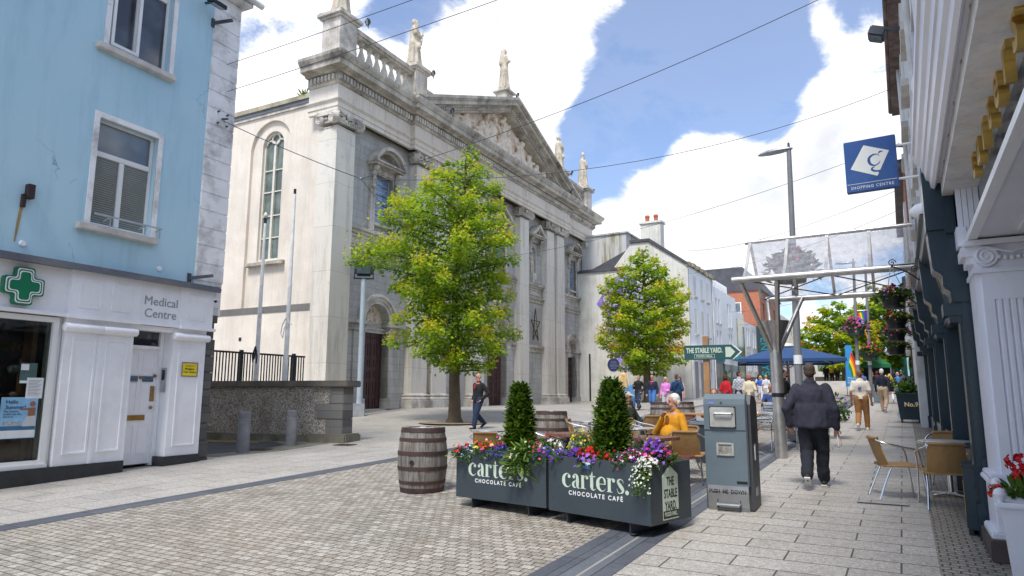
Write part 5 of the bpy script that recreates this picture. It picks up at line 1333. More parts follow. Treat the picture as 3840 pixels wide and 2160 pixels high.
for x, y, nm, l, mt in ((-3.75, 22.45, 'cup', 'dark cup on the picnic table before the man in blue', 'black_metal'), (-3.5, 22.5, 'cup', 'white cup on the picnic table before the man in blue', 'white')):
 T = thing(nm, l, 'cup', (x, y, gz(x, y) + 0.745)); a = MB(); a.lathe([(0.03, 0), (0.045, 0.09), (0.04, 0.09)], n=14); a.build('bowl', M[mt], T); a = MB(); a.tube([(0.04, 0, 0.07), (0.07, 0, 0.06), (0.04, 0, 0.02)], 0.006, 6); a.build('handle', M[mt], T)
T = thing('planter_tub', 'empty dark blue grey tapered planter tub behind the compactor bin', 'planter', at(-3.25, 13.35), rad(3))
a = MB(); a.loft([[(-0.24, -0.24, 0), (0.24, -0.24, 0), (0.24, 0.24, 0), (-0.24, 0.24, 0)], [(-0.31, -0.31, 0.70), (0.31, -0.31, 0.70), (0.31, 0.31, 0.70), (-0.31, 0.31, 0.70)]]); a.build('tub', M['planter'], T)
a = MB(); a.box(-0.34, 0.34, -0.34, -0.29, 0.70, 0.75); a.box(-0.34, 0.34, 0.29, 0.34, 0.70, 0.75); a.box(-0.34, -0.29, -0.29, 0.29, 0.70, 0.75); a.box(0.29, 0.34, -0.29, 0.29, 0.70, 0.75); a.build('rim', mat('tub_rim', (0.16, 0.21, 0.26), 0.4, 0.1), T)
# finger post
px, py = -2.92, 11.86
T = thing('finger_post', 'square timber post with dark green Stable Yard arrow sign', 'sign', at(px, py), rad(6))
a = MB(); a.box(-0.05, 0.05, -0.05, 0.05, 0.0, 2.30); a.build('post', M['pine'], T, bevel=0.006)
zc = 2.02
a = MB(); a.prism([(-0.36, zc - 0.125), (0.43, zc - 0.125), (0.56, zc), (0.43, zc + 0.125), (-0.36, zc + 0.125)], 'y', -0.075, -0.051); a.build('board', mat('dark_teal_board', (0.018, 0.085, 0.085), 0.45, 0.08, 2), T, bevel=0.003)
a = MB(); a.prism([(0.44, zc - 0.125), (0.57, zc), (0.44, zc + 0.125), (0.455, zc + 0.125), (0.60, zc), (0.455, zc - 0.125)][::1], 'y', -0.073, -0.053); a.build('white_edge', M['white'], T)
a = MB(); a.prism([(0.33, zc - 0.085), (0.41, zc - 0.085), (0.49, zc), (0.41, zc + 0.085), (0.33, zc + 0.085)], 'y', -0.078, -0.0755); a.build('arrow_panel', M['sage'], T)
text('lettering', 'THE STABLE YARD.', 0.118, M['sage'], T, (-0.02, -0.0765, zc + 0.03), ext=0.001, bold=0.004, sx=0.60)
text('lettering', 'FOOD HALL', 0.052, M['sage'], T, (-0.02, -0.0765, zc - 0.065), ext=0.001, bold=0.001, sx=0.95)
a = MB(); frame(a, -0.19, 0.15, zc - 0.098, zc - 0.032, -0.0775, -0.0755, 0.005); a.build('name_box', M['sage'], T)
# glazed canopy
T = thing('glass_canopy', 'steel framed glass canopy reaching over the pavement on a forked post', 'canopy', (-2.18, 14.47, gz(0, 14.47))); ZO[T.name] = gz(0, 14.47)
ox, oy = 2.18, -14.47
def W(p): return (p[0] + ox, p[1] + oy, p[2])
def tb(nm, pts, r, mt='steel', n=12, par=None):
 a = MB(); a.tube([W(p) for p in pts], r, n); return a.build(nm, M[mt], T if par is None else par, smooth=True)
pz = gz(0, 14.47)
tb('post', [(-2.18, 14.47, pz), (-2.18, 14.47, 2.55)], 0.118, n=20)
a = MB(); a.lathe([(0.11, 2.50), (0.12, 2.72), (0.29, 3.13), (0.28, 3.13), (0.10, 2.75)], W((-2.18, 14.47, 0)), 24); a.build('funnel', M['steel'], T, smooth=True)
for e in ((-2.62, 13.62, 3.84), (-1.95, 13.62, 3.84), (-2.42, 15.38, 3.70), (-1.72, 15.38, 3.70)):
 tb('arm', [(-2.18 + 0.05 * (1 if e[0] > -2.18 else -1), 14.47 + (0.05 if e[1] > 14.47 else -0.05), 2.5), e], 0.046)
tb('front_beam', [(-2.78, 13.6, 3.89), (0.33, 13.6, 3.89)], 0.066); tb('back_beam', [(-2.45, 15.4, 3.70), (0.33, 15.4, 3.68)], 0.062); tb('ridge_rail', [(-2.66, 14.47, 4.80), (0.36, 14.47, 4.83)], 0.04)
def curve(x, side):
 y0, z0 = (13.6, 3.93) if side < 0 else (15.4, 3.75)
 return cat([(x, 14.47, 4.81), (x, 14.47 + side * 0.28, 4.50), (x, 14.47 + side * 0.58, 4.16), (x, y0, z0)], 4)
M['canopy_glass'] = NT('weathered_canopy_glass').m
_m = M['canopy_glass']; _nt = _m.node_tree
_gl = _nt.nodes.new('ShaderNodeBsdfGlossy'); _gl.inputs['Roughness'].default_value = 0.08; _gl.inputs['Color'].default_value = (0.9, 0.9, 0.95, 1)
_df = _nt.nodes.new('ShaderNodeBsdfDiffuse'); _df.inputs[0].default_value = (0.55, 0.55, 0.57, 1)
_tr = _nt.nodes.new('ShaderNodeBsdfTransparent'); _tr.inputs[0].default_value = (0.90, 0.91, 0.94, 1)
_m1 = _nt.nodes.new('ShaderNodeMixShader'); _m2 = _nt.nodes.new('ShaderNodeMixShader'); _nz = _nt.nodes.new('ShaderNodeTexNoise'); _nz.inputs['Scale'].default_value = 9; _nz.inputs['Detail'].default_value = 6
_mr = _nt.nodes.new('ShaderNodeMapRange'); _mr.inputs[1].default_value = 0.3; _mr.inputs[2].default_value = 0.8; _mr.inputs[3].default_value = 0.14; _mr.inputs[4].default_value = 0.5
_tcn = _nt.nodes.new('ShaderNodeTexCoord'); _nt.links.new(_tcn.outputs['Object'], _nz.inputs['Vector']); _nt.links.new(_nz.outputs['Fac'], _mr.inputs[0])
_nt.links.new(_mr.outputs[0], _m1.inputs[0]); _nt.links.new(_tr.outputs[0], _m1.inputs[1]); _nt.links.new(_df.outputs[0], _m1.inputs[2])
_m2.inputs[0].default_value = 0.07; _nt.links.new(_m1.outputs[0], _m2.inputs[1]); _nt.links.new(_gl.outputs[0], _m2.inputs[2]); _nt.links.new(_m2.outputs[0], _nt.nodes['Material Output'].inputs['Surface'])
XR = [-2.56, -1.83, -1.10, -0.37, 0.30]
for x in XR:
 for sd_ in (-1, 1):
  c = curve(x, sd_); a = MB()
  for i in range(len(c) - 1): a.bar(W(c[i]), W(c[i + 1]), 0.055, 0.018)
  a.build('rafter', M['steel'], T)
for i in range(len(XR) - 1):
 for sd_ in (-1, 1):
  c0_, c1_ = curve(XR[i] + 0.02, sd_), curve(XR[i + 1] - 0.02, sd_); a = MB()
  for k in range(len(c0_) - 1): a.quad(W(c0_[k]), W(c1_[k]), W(c1_[k + 1]), W(c0_[k + 1]))
  a.build('glass_panel', M['canopy_glass'], T, smooth=60)
for x0, x1 in ((-2.5, -1.05), (-1.05, 0.30)):
 for q0, q1 in ((x0, x1), (x1, x0)): tb('tie_rod', [(q0, 13.62, 3.86), (q1, 15.38, 3.70)], 0.012, 'dark_metal', 6)
a = MB(); a.ball(W((-1.78, 14.5, 3.78)), 0.05); a.build('rod_joint', M['steel'], T, smooth=True)
a = MB(); a.tube([W((-2.18, 14.47, 1.62)), W((-2.18, 14.47, 1.70))], 0.1195, 20); a.build('sticker', M['black'], T)
# lamp posts
def lamp_post(label, base, top, r0, r1, head_dir, group, band=True, s=1.0):
 T = thing('street_lamp', label, 'street lamp', base, 0, group); ZO[T.name] = 0
 d = Vector(top) - Vector(base)
 a = MB(); a.tube([(0, 0, 0), d * 0.5, d], [r0, (r0 + r1) / 2, r1], 16); p = a.build('post', M['pole_grey'], T, smooth=True)
 if band:
  for t0, t1 in ((0.245, 0.275),):
   a = MB(); a.tube([d * t0, d * t1], r0 * 1.02, 16); a.build('band', M['white_letter'], T)
 h = Vector(head_dir)
 a = MB(); rot = h.to_track_quat('X', 'Z').to_matrix()
 rings = []
 for t, w, hh in ((-0.1, 0.03, 0.03), (0.0, 0.10, 0.07), (0.25, 0.17, 0.10), (0.55, 0.16, 0.10), (0.78, 0.09, 0.06), (0.86, 0.02, 0.02)):
  ring = []
  for k in range(14):
   an = 2 * PI * k / 14; zz = math.sin(an) * hh; zz = zz if zz > 0 else zz * 0.4
   ring.append(d + rot @ Vector((t * s, math.cos(an) * w * s, zz * s + 0.03)))
  rings.append(ring)
 a.loft(rings); hd = a.build('lamp_head', M['galv'], T, smooth=60)
 a = MB(); a.cap(d + Vector((0, 0, 0.08 * s)), d + Vector((0, 0, 0.2 * s)), 0.035 * s, 0.03 * s); a.build('sensor', M['dark_metal'], hd)
 return T
lamp_post('tall grey street lamp standing behind the glass canopy', (-2.36, 19.0, gz(0, 19)), (-2.23, 19.0, 8.22), 0.105, 0.062, (-1, 0.25, 0.02), 'street lamps down the pavement')
lamp_post('middle street lamp with a flower basket right of the blue parasol', (-2.42, 47, gz(0, 47)), (-2.17, 47, 9.85), 0.12, 0.075, (-1, 0.0, 0.0), 'street lamps down the pavement', True, 1.25)
lamp_post('farthest street lamp, the one carrying the rainbow flag', (-1.85, 50, gz(0, 50)), (-1.62, 50, 9.95), 0.12, 0.075, (-1, 0.0, 0.0), 'street lamps down the pavement', True, 1.25)
# flags and banners
RBW = ['#c8202c', '#f07818', '#f8d818', '#188838', '#2050b0', '#6a2080']
def stripe_mat(nm, h): return mat(nm, hx(h), 0.7, 0.05)
RM = [stripe_mat('rainbow_stripe_%s' % n, h) for n, h in zip(('red', 'orange', 'yellow', 'green', 'blue', 'violet'), RBW)]
T = thing('rainbow_flag', 'rainbow striped flag tapering down the farthest street lamp', 'flag', (-1.68, 49.9, 7.15))
a = MB(); a.tube([(-0.75, 0, 0), (0.0, 0, 0)], 0.035, 8); a.build('arm', M['galv'], T)
for i in range(6):
 a = MB(); x0, x1 = -0.72 + 0.64 * i / 6, -0.72 + 0.64 * (i + 1) / 6; b0_, b1_ = -0.16 + 0.12 * i / 6, -0.16 + 0.12 * (i + 1) / 6
 n = 6
 for k in range(n):
  t0, t1 = k / n, (k + 1) / n
  def Q(xa, xb, t): return (xa + (xb - xa) * t ** 0.9, 0.06 * math.sin(5 * t + i), -0.05 - 2.1 * t * (0.85 + 0.15 * i / 6))
  a.quad(Q(x0, b0_, t0), Q(x1, b1_, t0), Q(x1, b1_, t1), Q(x0, b0_, t1))
 a.build('stripe', RM[i], T)
T = thing('feather_banner', 'feather banner with rainbow arcs above a bright blue base', 'banner', (-3.02, 52.0, gz(0, 52))); T.scale = (0.66, 1, 0.84)
a = MB(); a.prism([(-0.62, 0.75), (0.62, 0.75), (0.42, 2.2), (0.12, 4.1), (-0.42, 4.1), (-0.55, 2.4)], 'y', -0.02, 0.02); a.build('cloth', mat('banner_blue', (0.03, 0.28, 0.62), 0.7), T)
for i, (r0_, r1_) in enumerate(((1.35, 1.75), (1.75, 2.15), (2.15, 2.45), (2.45, 2.8))):
 a = MB(); nn = 8
 for k in range(nn):
  a0_, a1_ = 0.15 + 0.85 * k / nn, 0.15 + 0.85 * (k + 1) / nn
  q = [(-0.5 + 0.42 * r * math.cos(an) - 0.05, 1.25 + 1.0 * r * math.sin(an)) for r, an in ((r0_, a0_), (r1_, a0_), (r1_, a1_), (r0_, a1_))]
  q = [(min(0.5, max(-0.5, x)), min(4.05, z)) for x, z in q]
  a.add([(x, -0.024 - 0.001 * i, z) for x, z in q], [(0, 1, 2, 3)])
 a.build('rainbow_arc', RM[[3, 2, 1, 0][i]], T)
text('lettering', 'Welcome\nto Urban\nWaterford', 0.2, M['white_letter'], T, (0, -0.025, 1.25), ext=0.0005)
a = MB(); a.tube([(-0.5, 0, 0), (-0.55, 0, 2), (-0.45, 0, 4.15)], 0.03, 8); a.box(-0.7, 0.1, -0.3, 0.3, 0, 0.05); a.build('pole', M['dark_metal'], T)
# parasol
gx, gy = -3.40, 25.04
T = thing('parasol', 'large navy blue square parasol on a pale pole', 'parasol', at(gx, gy), rad(12))
M['canvas'] = mat('navy_canvas', (0.022, 0.068, 0.19), 0.8, 0.12, 3, 0.2, 80)
a = MB(); H_, E_ = 2.58, 2.06; S = 1.62; top = (0, 0, H_)
n = 8; cr_ = [(S, -S), (S, S), (-S, S), (-S, -S)]
for i in range(4):
 p, q = cr_[i], cr_[(i + 1) % 4]; m_ = ((p[0] + q[0]) / 2 * 0.97, (p[1] + q[1]) / 2 * 0.97)
 for u, v in ((p, m_), (m_, q)):
  for k in range(4):
   t0, t1 = k / 4, (k + 1) / 4
   def Z(t): return H_ - (H_ - E_) * (t ** 1.12)
   a.add([(u[0] * t0, u[1] * t0, Z(t0)), (u[0] * t1, u[1] * t1, Z(t1)), (v[0] * t1, v[1] * t1, Z(t1) + 0.0), (v[0] * t0, v[1] * t0, Z(t0))], [(0, 1, 2, 3)])
 a.quad((p[0], p[1], E_), (q[0], q[1], E_), (q[0], q[1], E_ - 0.10), (p[0], p[1], E_ - 0.10))
a.build('canopy', M['canvas'], T)
for i in range(8):
 e = cr_[i // 2] if i % 2 == 0 else ((cr_[i // 2][0] + cr_[(i // 2 + 1) % 4][0]) / 2, (cr_[i // 2][1] + cr_[(i // 2 + 1) % 4][1]) / 2)
 a = MB(); a.bar((0, 0, H_ - 0.1), (e[0] * 0.97, e[1] * 0.97, E_ - 0.03), 0.025, 0.035); r_ = a.build('rib', M['cream_frame'], T)
 a = MB(); a.bar((0, 0, 1.78), (e[0] * 0.5, e[1] * 0.5, H_ - (H_ - E_) * 0.5 ** 1.12 - 0.06), 0.02, 0.03); a.build('strut', M['cream_frame'], r_)
a = MB(); a.tube([(0, 0, 0.05), (0, 0, H_ - 0.02)], 0.05, 14); a.build('pole', M['pole_grey'], T, smooth=True)
a = MB(); a.lathe([(0.30, H_ - 0.04), (0.28, H_ + 0.02), (0.10, H_ + 0.08), (0.03, H_ + 0.09)], n=20); a.build('cap', M['cream_frame'], T, smooth=True)
a = MB(); a.box(-0.4, 0.4, -0.4, 0.4, 0, 0.08); a.build('base_plate', M['dark_metal'], T)
# projecting shopping-centre sign
T = thing('shopping_centre_sign', 'square blue projecting sign with a white diamond emblem', 'sign', (-0.17, 10.5, 4.88), rad(-4))
M['sign_blue'] = mat('sign_blue', (0.014, 0.075, 0.27), 0.45, 0.1, 2, dirt=(0.10, 0.16, 0.3), dirt_amt=0.35)
M['sign_white'] = mat('sign_cream', (0.76, 0.75, 0.70), 0.5, 0.05, 3)
a = MB(); a.box(-0.325, 0.325, -0.05, 0.05, -0.375, 0.375); a.build('panel', M['sign_blue'], T, bevel=0.006)
a = MB(); a.poly([(x, -0.0515, z) for x, z in ((-0.07, 0.29), (0.24, 0.155), (0.075, -0.185), (-0.255, -0.035))][::-1]); a.build('diamond', M['sign_white'], T)
g = MB()
def gs(pts, w0=None): stroke(g, pts, -0.0528 - 0.0004 * (len(g.f) % 3), 0.045, 0.045, 0.17)
gs([(.42, .30, .03), (.30, .46, .06), (.0, .50, .12), (-.30, .30, .19), (-.36, .0, .22), (-.24, -.30, .18), (.05, -.44, .11), (.34, -.30, .07), (.46, -.12, .03)])
gs([(.36, .52, .05), (.50, .66, .14), (.72, .66, .03)])
gs([(.05, -.55, .04), (-.14, -.62, .12), (-.18, -.78, .17), (.05, -.92, .16), (.40, -.94, .10), (.52, -.88, .03)]); gs([(.20, -.95, .10), (.44, -1.08, .16), (.42, -1.32, .17), (.10, -1.50, .10), (-.14, -1.42, .08), (-.20, -1.24, .03)])
g.build('emblem', M['sign_blue'], T)
a = MB(); a.box(-0.31, 0.31, -0.0525, -0.05, -0.262, -0.256); a.build('rule', M['sign_white'], T)
text('lettering', 'SHOPPING CENTRE', 0.058, M['sign_white'], T, (0, -0.052, -0.318), ext=0.0006, bold=0.0006, space=1.28, sx=0.86)
for z in (0.22, -0.26):
 a = MB(); a.tube([(0.325, 0, z), (0.62, 0, z)], 0.018, 10); a.build('arm', M['white'], T)
# overhead wires
def wire(label, pts, r=0.010, sag=0.25, clamps=()):
 a_, b_ = Vector(pts[0]), Vector(pts[1]); n = 16; P = []
 for i in range(n + 1):
  t = i / n; p = a_.lerp(b_, t); p.z -= sag * 4 * t * (1 - t); P.append(p)
 T = thing('overhead_wire', label, 'wire', a_)
 m_ = MB(); m_.tube([p - a_ for p in P], r * 0.75, 5); m_.build('cable', M['wire'], T)
 for t in clamps:
  q = P[int(t * n)] - a_; m_ = MB(); m_.ball(q, 0.035, 8, 6); m_.build('clamp', M['galv'], T)
J = (-10.6, 11.43, 6.6)
wire('overhead wire leaving the blue house quoins second from the top', [(-12.80, 9.3, 8.37), (0.42, 9.0, 8.45)], 0.009, 0.10)
wire('topmost overhead wire leaving the blue house quoins', [(-12.80, 9.24, 8.99), (0.42, 9.1, 9.05)], 0.009, 0.10, (0.06,))
wire('short slack wire from the steel anchor plate to the knot before the church', [(-12.74, 9.19, 7.67), J], 0.013, 0.05, (0.08, 0.25, 1.0))
wire('overhead wire from the knot rising to the top right of the street', [J, (0.42, 12.9, 9.25)], 0.010, 0.30, (0.02, 0.97))
wire('overhead wire from the knot passing before the mitred statue', [J, (0.42, 18.4, 9.2)], 0.010, 0.75)
wire('slack wire hanging from the knot through the big tree', [J, (-13.9, 20.2, 6.9)], 0.009, 0.5)
wire('overhead wire from the church front to the blue projecting sign', [(-19.9, 27.6, 8.2), (0.42, 21.9, 8.9)], 0.010, 0.7)
wire('overhead wire above the second tree', [(-13.4, 48, 12.0), (0.5, 25, 8.4)], 0.012, 0.6)
wire('overhead wire passing in front of the white modern building', [(-12.5, 46.5, 10.0), (0.5, 27, 8.2)], 0.012, 0.5)
wire('overhead wire high over the blue parasol', [(-12.5, 58, 8.5), (0.5, 34, 7.2)], 0.013, 0.5)
wire('farthest overhead wire across the street', [(-12.5, 66, 8.2), (0.5, 44, 7.0)], 0.014, 0.5)
# vegetation
OAK = np.array([(0, 0), (.30, .14), (.16, .33), (.46, .52), (.17, .62), (0, 1), (-.17, .62), (-.46, .52), (-.16, .33), (-.30, .14)])
OVAL = np.array([(0, 0), (.20, .25), (.24, .55), (.12, .85), (0, 1), (-.12, .85), (-.24, .55), (-.20, .25)])
STRAP = np.array([(0, 0), (.07, .2), (.10, .6), (.06, .9), (0, 1), (-.06, .9), (-.10, .6), (-.07, .2)])
YEW = np.array([(0, 0), (.16, .12), (.03, .16), (.22, .34), (.03, .36), (.20, .58), (.03, .58), (.12, .80), (0, 1), (-.12, .80), (-.03, .58), (-.20, .58), (-.03, .36), (-.22, .34), (-.03, .16), (-.16, .12)])
PET = np.array([(0.5 * (1.0 if k % 2 else 0.62) * math.cos(2 * PI * k / 10), 0.5 + 0.5 * (1.0 if k % 2 else 0.62) * math.sin(2 * PI * k / 10)) for k in range(10)])
def unit(v): return v / np.maximum(1e-6, np.linalg.norm(v, axis=1, keepdims=True))
def leaves(nm, C, D, N, S, shape, mt, parent, tint, fold=0.12):
 """C bases, D growing directions, N rough normals, S sizes: one polygon per leaf"""
 D = unit(D); Rt = unit(np.cross(D, N)); Nn = np.cross(Rt, D); k = len(shape)
 V = C[:, None, :] + S[:, None, None] * (shape[None, :, 0:1] * Rt[:, None, :] + shape[None, :, 1:2] * D[:, None, :] + (np.abs(shape[None, :, 0:1]) * fold - 0.25 * shape[None, :, 1:2] ** 2 * fold) * Nn[:, None, :])
 F = np.arange(len(C) * k).reshape(-1, k)
 return npmesh(nm, V.reshape(-1, 3), F, mt, parent, np.repeat(tint, k))
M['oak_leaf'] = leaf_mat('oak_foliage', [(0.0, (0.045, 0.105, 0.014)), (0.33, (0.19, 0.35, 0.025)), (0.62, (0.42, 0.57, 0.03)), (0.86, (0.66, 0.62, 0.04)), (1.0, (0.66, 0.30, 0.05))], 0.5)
M['yew_leaf'] = leaf_mat('yew_foliage', [(0.0, (0.012, 0.04, 0.008)), (0.5, (0.05, 0.125, 0.015)), (1.0, (0.20, 0.31, 0.03))], 0.2)
M['green_leaf'] = leaf_mat('bedding_foliage', [(0.0, (0.02, 0.055, 0.012)), (0.5, (0.07, 0.16, 0.02)), (1.0, (0.20, 0.30, 0.04))], 0.3)
M['grey_leaf'] = leaf_mat('grey_green_foliage', [(0.0, (0.05, 0.08, 0.04)), (0.5, (0.13, 0.18, 0.09)), (1.0, (0.25, 0.28, 0.14))], 0.3)
M['bark'] = mat('grey_brown_bark', (0.13, 0.095, 0.062), 0.9, 0.3, 3, 0.9, 35, dirt=(0.09, 0.10, 0.035), dirt_amt=0.7, streak=0.4)
FM = {}
def fmat(h):
 if h not in FM: FM[h] = leaf_mat('petals_' + h.strip('#'), [(0.0, tuple(c * 0.45 for c in hx(h))), (0.6, hx(h)), (1.0, tuple(min(1, c * 1.25 + 0.02) for c in hx(h)))], 0.25)
 return FM[h]
RIGHT = Vector((0.868, 0.497, 0))
def tree(label, base, prof, trunk_r, n_br, n_leaf, size, seed, group, tipshift=0.3, yellow=0.0, lean=0.0, low=True, spray=0.42):
 """prof: (height above ground, left radius, right radius) rows, bottom to top, as seen from the street"""
 rs = np.random.RandomState(seed); T = thing('oak_tree', label, 'tree', (base[0], base[1], gz(*base)), 0, group)
 hs = [p[0] for p in prof]; H = hs[-1]
 def rad_at(h, az):
  l = np.interp(h, hs, [p[1] for p in prof]); r = np.interp(h, hs, [p[2] for p in prof])
  c = math.cos(az) * RIGHT.x + math.sin(az) * RIGHT.y; return l + (r - l) * (0.5 + 0.5 * c)
 def axis(h): return Vector((RIGHT.x, RIGHT.y, 0)) * tipshift * max(0, (h - H * 0.45) / (H * 0.55)) ** 1.5
 a = MB(); nz = 14; P = []; rr = []
 for i in range(nz + 1):
  h = H * 0.97 * i / nz; P.append(axis(h) + Vector((0.03 * math.sin(i * 1.7), 0.03 * math.cos(i * 2.1), h))); rr.append(trunk_r * (1 + 0.55 * math.exp(-h / 0.22)) * (1 - 0.9 * (i / nz) ** 0.9) + 0.012)
 P.insert(1, P[0].lerp(P[1], 0.25)); rr.insert(1, trunk_r * 1.12)
 a.tube(P, rr, 14); a.build('trunk', M['bark'], T, smooth=70)
 br = MB(); C = []; D = []; Nn = []; S = []; tn = []
 wts = []
 bl = []
 for i in range(n_br):
  t = (i + 0.5) / n_br; h = hs[0] + (H - hs[0]) * (t ** 1.05) * 0.985; az = i * 2.399 + rs.uniform(-0.4, 0.4)
  L = rad_at(h, az) * rs.uniform(0.72, 1.08)
  bl.append((h, az, max(0.12, L)))
 tot = sum(b[2] ** 1.7 + 0.05 for b in bl)
 for h, az, L in bl:
  d = Vector((math.cos(az), math.sin(az), 0)); up = (0.10 if h < H * 0.4 else 0.30) + (0.55 if L < 0.6 else 0)
  h0 = max(0.3, h - L * up * 0.75); o = axis(h0) + Vector((0, 0, h0))
  pts = [o + d * L * t + Vector((0, 0, L * up * t - 0.10 * L * t * t)) for t in (0, 0.25, 0.5, 0.75, 0.95)]
  br.tube(pts, [max(0.006, trunk_r * 0.22 * (1 - 0.85 * t) * min(1, L / 2 + 0.3)) for t in (0, 0.25, 0.5, 0.75, 1)], 6)
  m = int(n_leaf * (L ** 1.7 + 0.05) / tot)
  t = rs.uniform(0.10, 1.0, m) ** 0.75; side = rs.normal(0, 1, m) * L * spray * (1.08 - t) * 0.62; vert = np.abs(rs.normal(0, 0.20, m)) * (0.5 + 0.35 * L) - 0.06 - 0.10 * np.abs(side)
  tw = rs.randint(0, max(3, int(L * 9)), m); ph = tw * 1.7; t = np.clip(t + 0.05 * np.sin(ph * 3), 0.06, 1.04); side = side + 0.12 * np.sin(ph * 5); vert = vert + 0.09 * np.sin(ph * 7)
  perp = np.array([-d.y, d.x, 0.0]); dd = np.array(d); oo = np.array(o)
  c = oo[None] + dd[None] * (L * t)[:, None] + perp[None] * side[:, None]; c[:, 2] += L * up * t - 0.10 * L * t * t + vert
  g = dd[None] * rs.uniform(0.2, 1, (m, 1)) + perp[None] * (np.sign(side) * rs.uniform(0.1, 1.0, m))[:, None] + rs.normal(0, 0.35, (m, 3)); g[:, 2] -= rs.uniform(0.05, 0.75, m)
  C.append(c); D.append(g); Nn.append(np.array([0, 0, 1.0]) + rs.normal(0, 0.45, (m, 3))); S.append(size * rs.uniform(0.6, 1.25, m))
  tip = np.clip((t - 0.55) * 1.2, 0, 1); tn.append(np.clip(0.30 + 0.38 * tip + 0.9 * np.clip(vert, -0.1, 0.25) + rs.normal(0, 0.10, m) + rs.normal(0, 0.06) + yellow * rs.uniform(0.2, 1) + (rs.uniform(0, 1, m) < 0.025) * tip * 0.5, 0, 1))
 br.build('branches', M['bark'], T, smooth=70)
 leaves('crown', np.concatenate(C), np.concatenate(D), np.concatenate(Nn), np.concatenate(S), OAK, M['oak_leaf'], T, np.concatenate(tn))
 return T
k_ = 0.01405
pf = [(1.85, 50, 95), (2.3, 110, 150), (3.1, 190, 185), (3.75, 180, 180), (4.5, 190, 150), (5.3, 262, 178), (6.0, 255, 168), (6.75, 232, 155), (7.4, 200, 150), (8.3, 190, 120), (8.9, 120, 112), (9.45, 70, 75), (9.8, 22, 40), (10.5, 8, 8)]
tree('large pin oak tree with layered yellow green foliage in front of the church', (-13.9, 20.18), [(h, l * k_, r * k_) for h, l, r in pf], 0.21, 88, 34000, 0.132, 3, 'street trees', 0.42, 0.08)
T = thing('tree_pit', 'round gravel tree pit under the large pin oak', 'tree pit', (-13.9, 20.18, gz(-13.9, 20.18) + 0.004)); a = MB(); a.lathe([(1.25, 0.0), (1.22, 0.006)], n=32); a.build('gravel', mat('tan_gravel', (0.30, 0.22, 0.14), 0.95, 0.3, 6, 0.8, 90), T)
k_ = 0.0246
pf = [(1.75, 40, 40), (2.4, 95, 90), (3.6, 140, 100), (5.1, 128, 148), (6.4, 122, 125), (7.6, 112, 92), (8.7, 62, 62), (9.4, 30, 40), (10.05, 8, 10)]
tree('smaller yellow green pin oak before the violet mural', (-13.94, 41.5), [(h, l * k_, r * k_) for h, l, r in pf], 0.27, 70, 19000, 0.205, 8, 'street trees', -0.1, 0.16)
pf = [(1.9, 1.4, 1.2), (3.2, 3.4, 2.6), (4.6, 3.6, 2.8), (6.0, 2.9, 2.6), (7.2, 1.6, 1.8), (7.9, 0.3, 0.3)]
tree('golden green street tree far down the pavement left of the flower baskets', (-4.4, 66), pf, 0.22, 34, 5200, 0.40, 12, 'street trees', 0.0, 0.22)
pf = [(2.2, 1.6, 2.0), (3.6, 3.2, 3.0), (5.6, 3.4, 3.0), (7.4, 2.8, 2.6), (8.8, 1.6, 1.8), (9.8, 0.4, 0.4)]
tree('green street tree farthest down the pavement behind the rainbow flag', (-1.6, 72), pf, 0.24, 34, 5200, 0.42, 15, 'street trees', 0.0, 0.02)
tree('small green tree at the far end of the street beyond the parasol', (-8.8, 110), [(1.5, 1.2, 1.2), (3, 2.2, 2.2), (4.6, 1.6, 1.6), (5.6, 0.3, 0.3)], 0.15, 18, 1200, 0.5, 21, 'street trees')
def yew(label, x, y, z, H, r, seed):
 rs = np.random.RandomState(seed); T = thing('yew_shrub', label, 'shrub', (x, y, z), 0, 'clipped yews in the planters'); n = 4200
 h = rs.uniform(0, 1, n) ** 1.1; az = rs.uniform(0, 2 * PI, n); bump_ = 1 + 0.13 * np.sin(az * 3 + h * 9 + seed) + 0.10 * np.sin(az * 5 - h * 14)
 R = r * np.interp(h, [0, 0.12, 0.35, 0.6, 0.8, 0.93, 1.0], [0.86, 1.0, 0.95, 0.80, 0.58, 0.34, 0.10]) * bump_
 q = rs.uniform(0.40, 1.12, n) ** 0.5; C = np.stack([R * q * np.cos(az), R * q * np.sin(az), h * H], 1)
 D = np.stack([np.cos(az), np.sin(az), 0.35 + 0.5 * h + rs.normal(0, 0.35, n)], 1) + rs.normal(0, 0.35, (n, 3)); N = np.stack([-np.cos(az) * 0.5, -np.sin(az) * 0.5, np.ones(n)], 1) + rs.normal(0, 0.4, (n, 3))
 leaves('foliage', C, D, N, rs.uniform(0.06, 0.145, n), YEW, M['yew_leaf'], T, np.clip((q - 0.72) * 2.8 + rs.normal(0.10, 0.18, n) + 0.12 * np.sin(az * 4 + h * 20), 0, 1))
 a = MB(); a.tube([(0, 0, -0.05), (0, 0, H * 0.85)], [0.03, 0.008], 8); a.build('stem', M['bark'], T)
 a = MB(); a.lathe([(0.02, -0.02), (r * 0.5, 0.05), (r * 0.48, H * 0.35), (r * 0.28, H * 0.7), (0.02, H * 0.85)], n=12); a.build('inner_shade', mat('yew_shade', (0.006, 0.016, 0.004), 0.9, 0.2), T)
def PL(pl, lx, ly, z):
 T, w, rz, c, dep, h = pl; return (c[0] + lx * math.cos(rz) - ly * math.sin(rz), c[1] + lx * math.sin(rz) + ly * math.cos(rz), gz(*c) + z)
yew('conical yew in the left planter', *PL(PA, 0.05, 0.36, 0.66), 0.86, 0.125, 2); yew('taller conical yew in the right planter', *PL(PB, -0.05, 0.38, 0.66), 0.90, 0.150, 5)
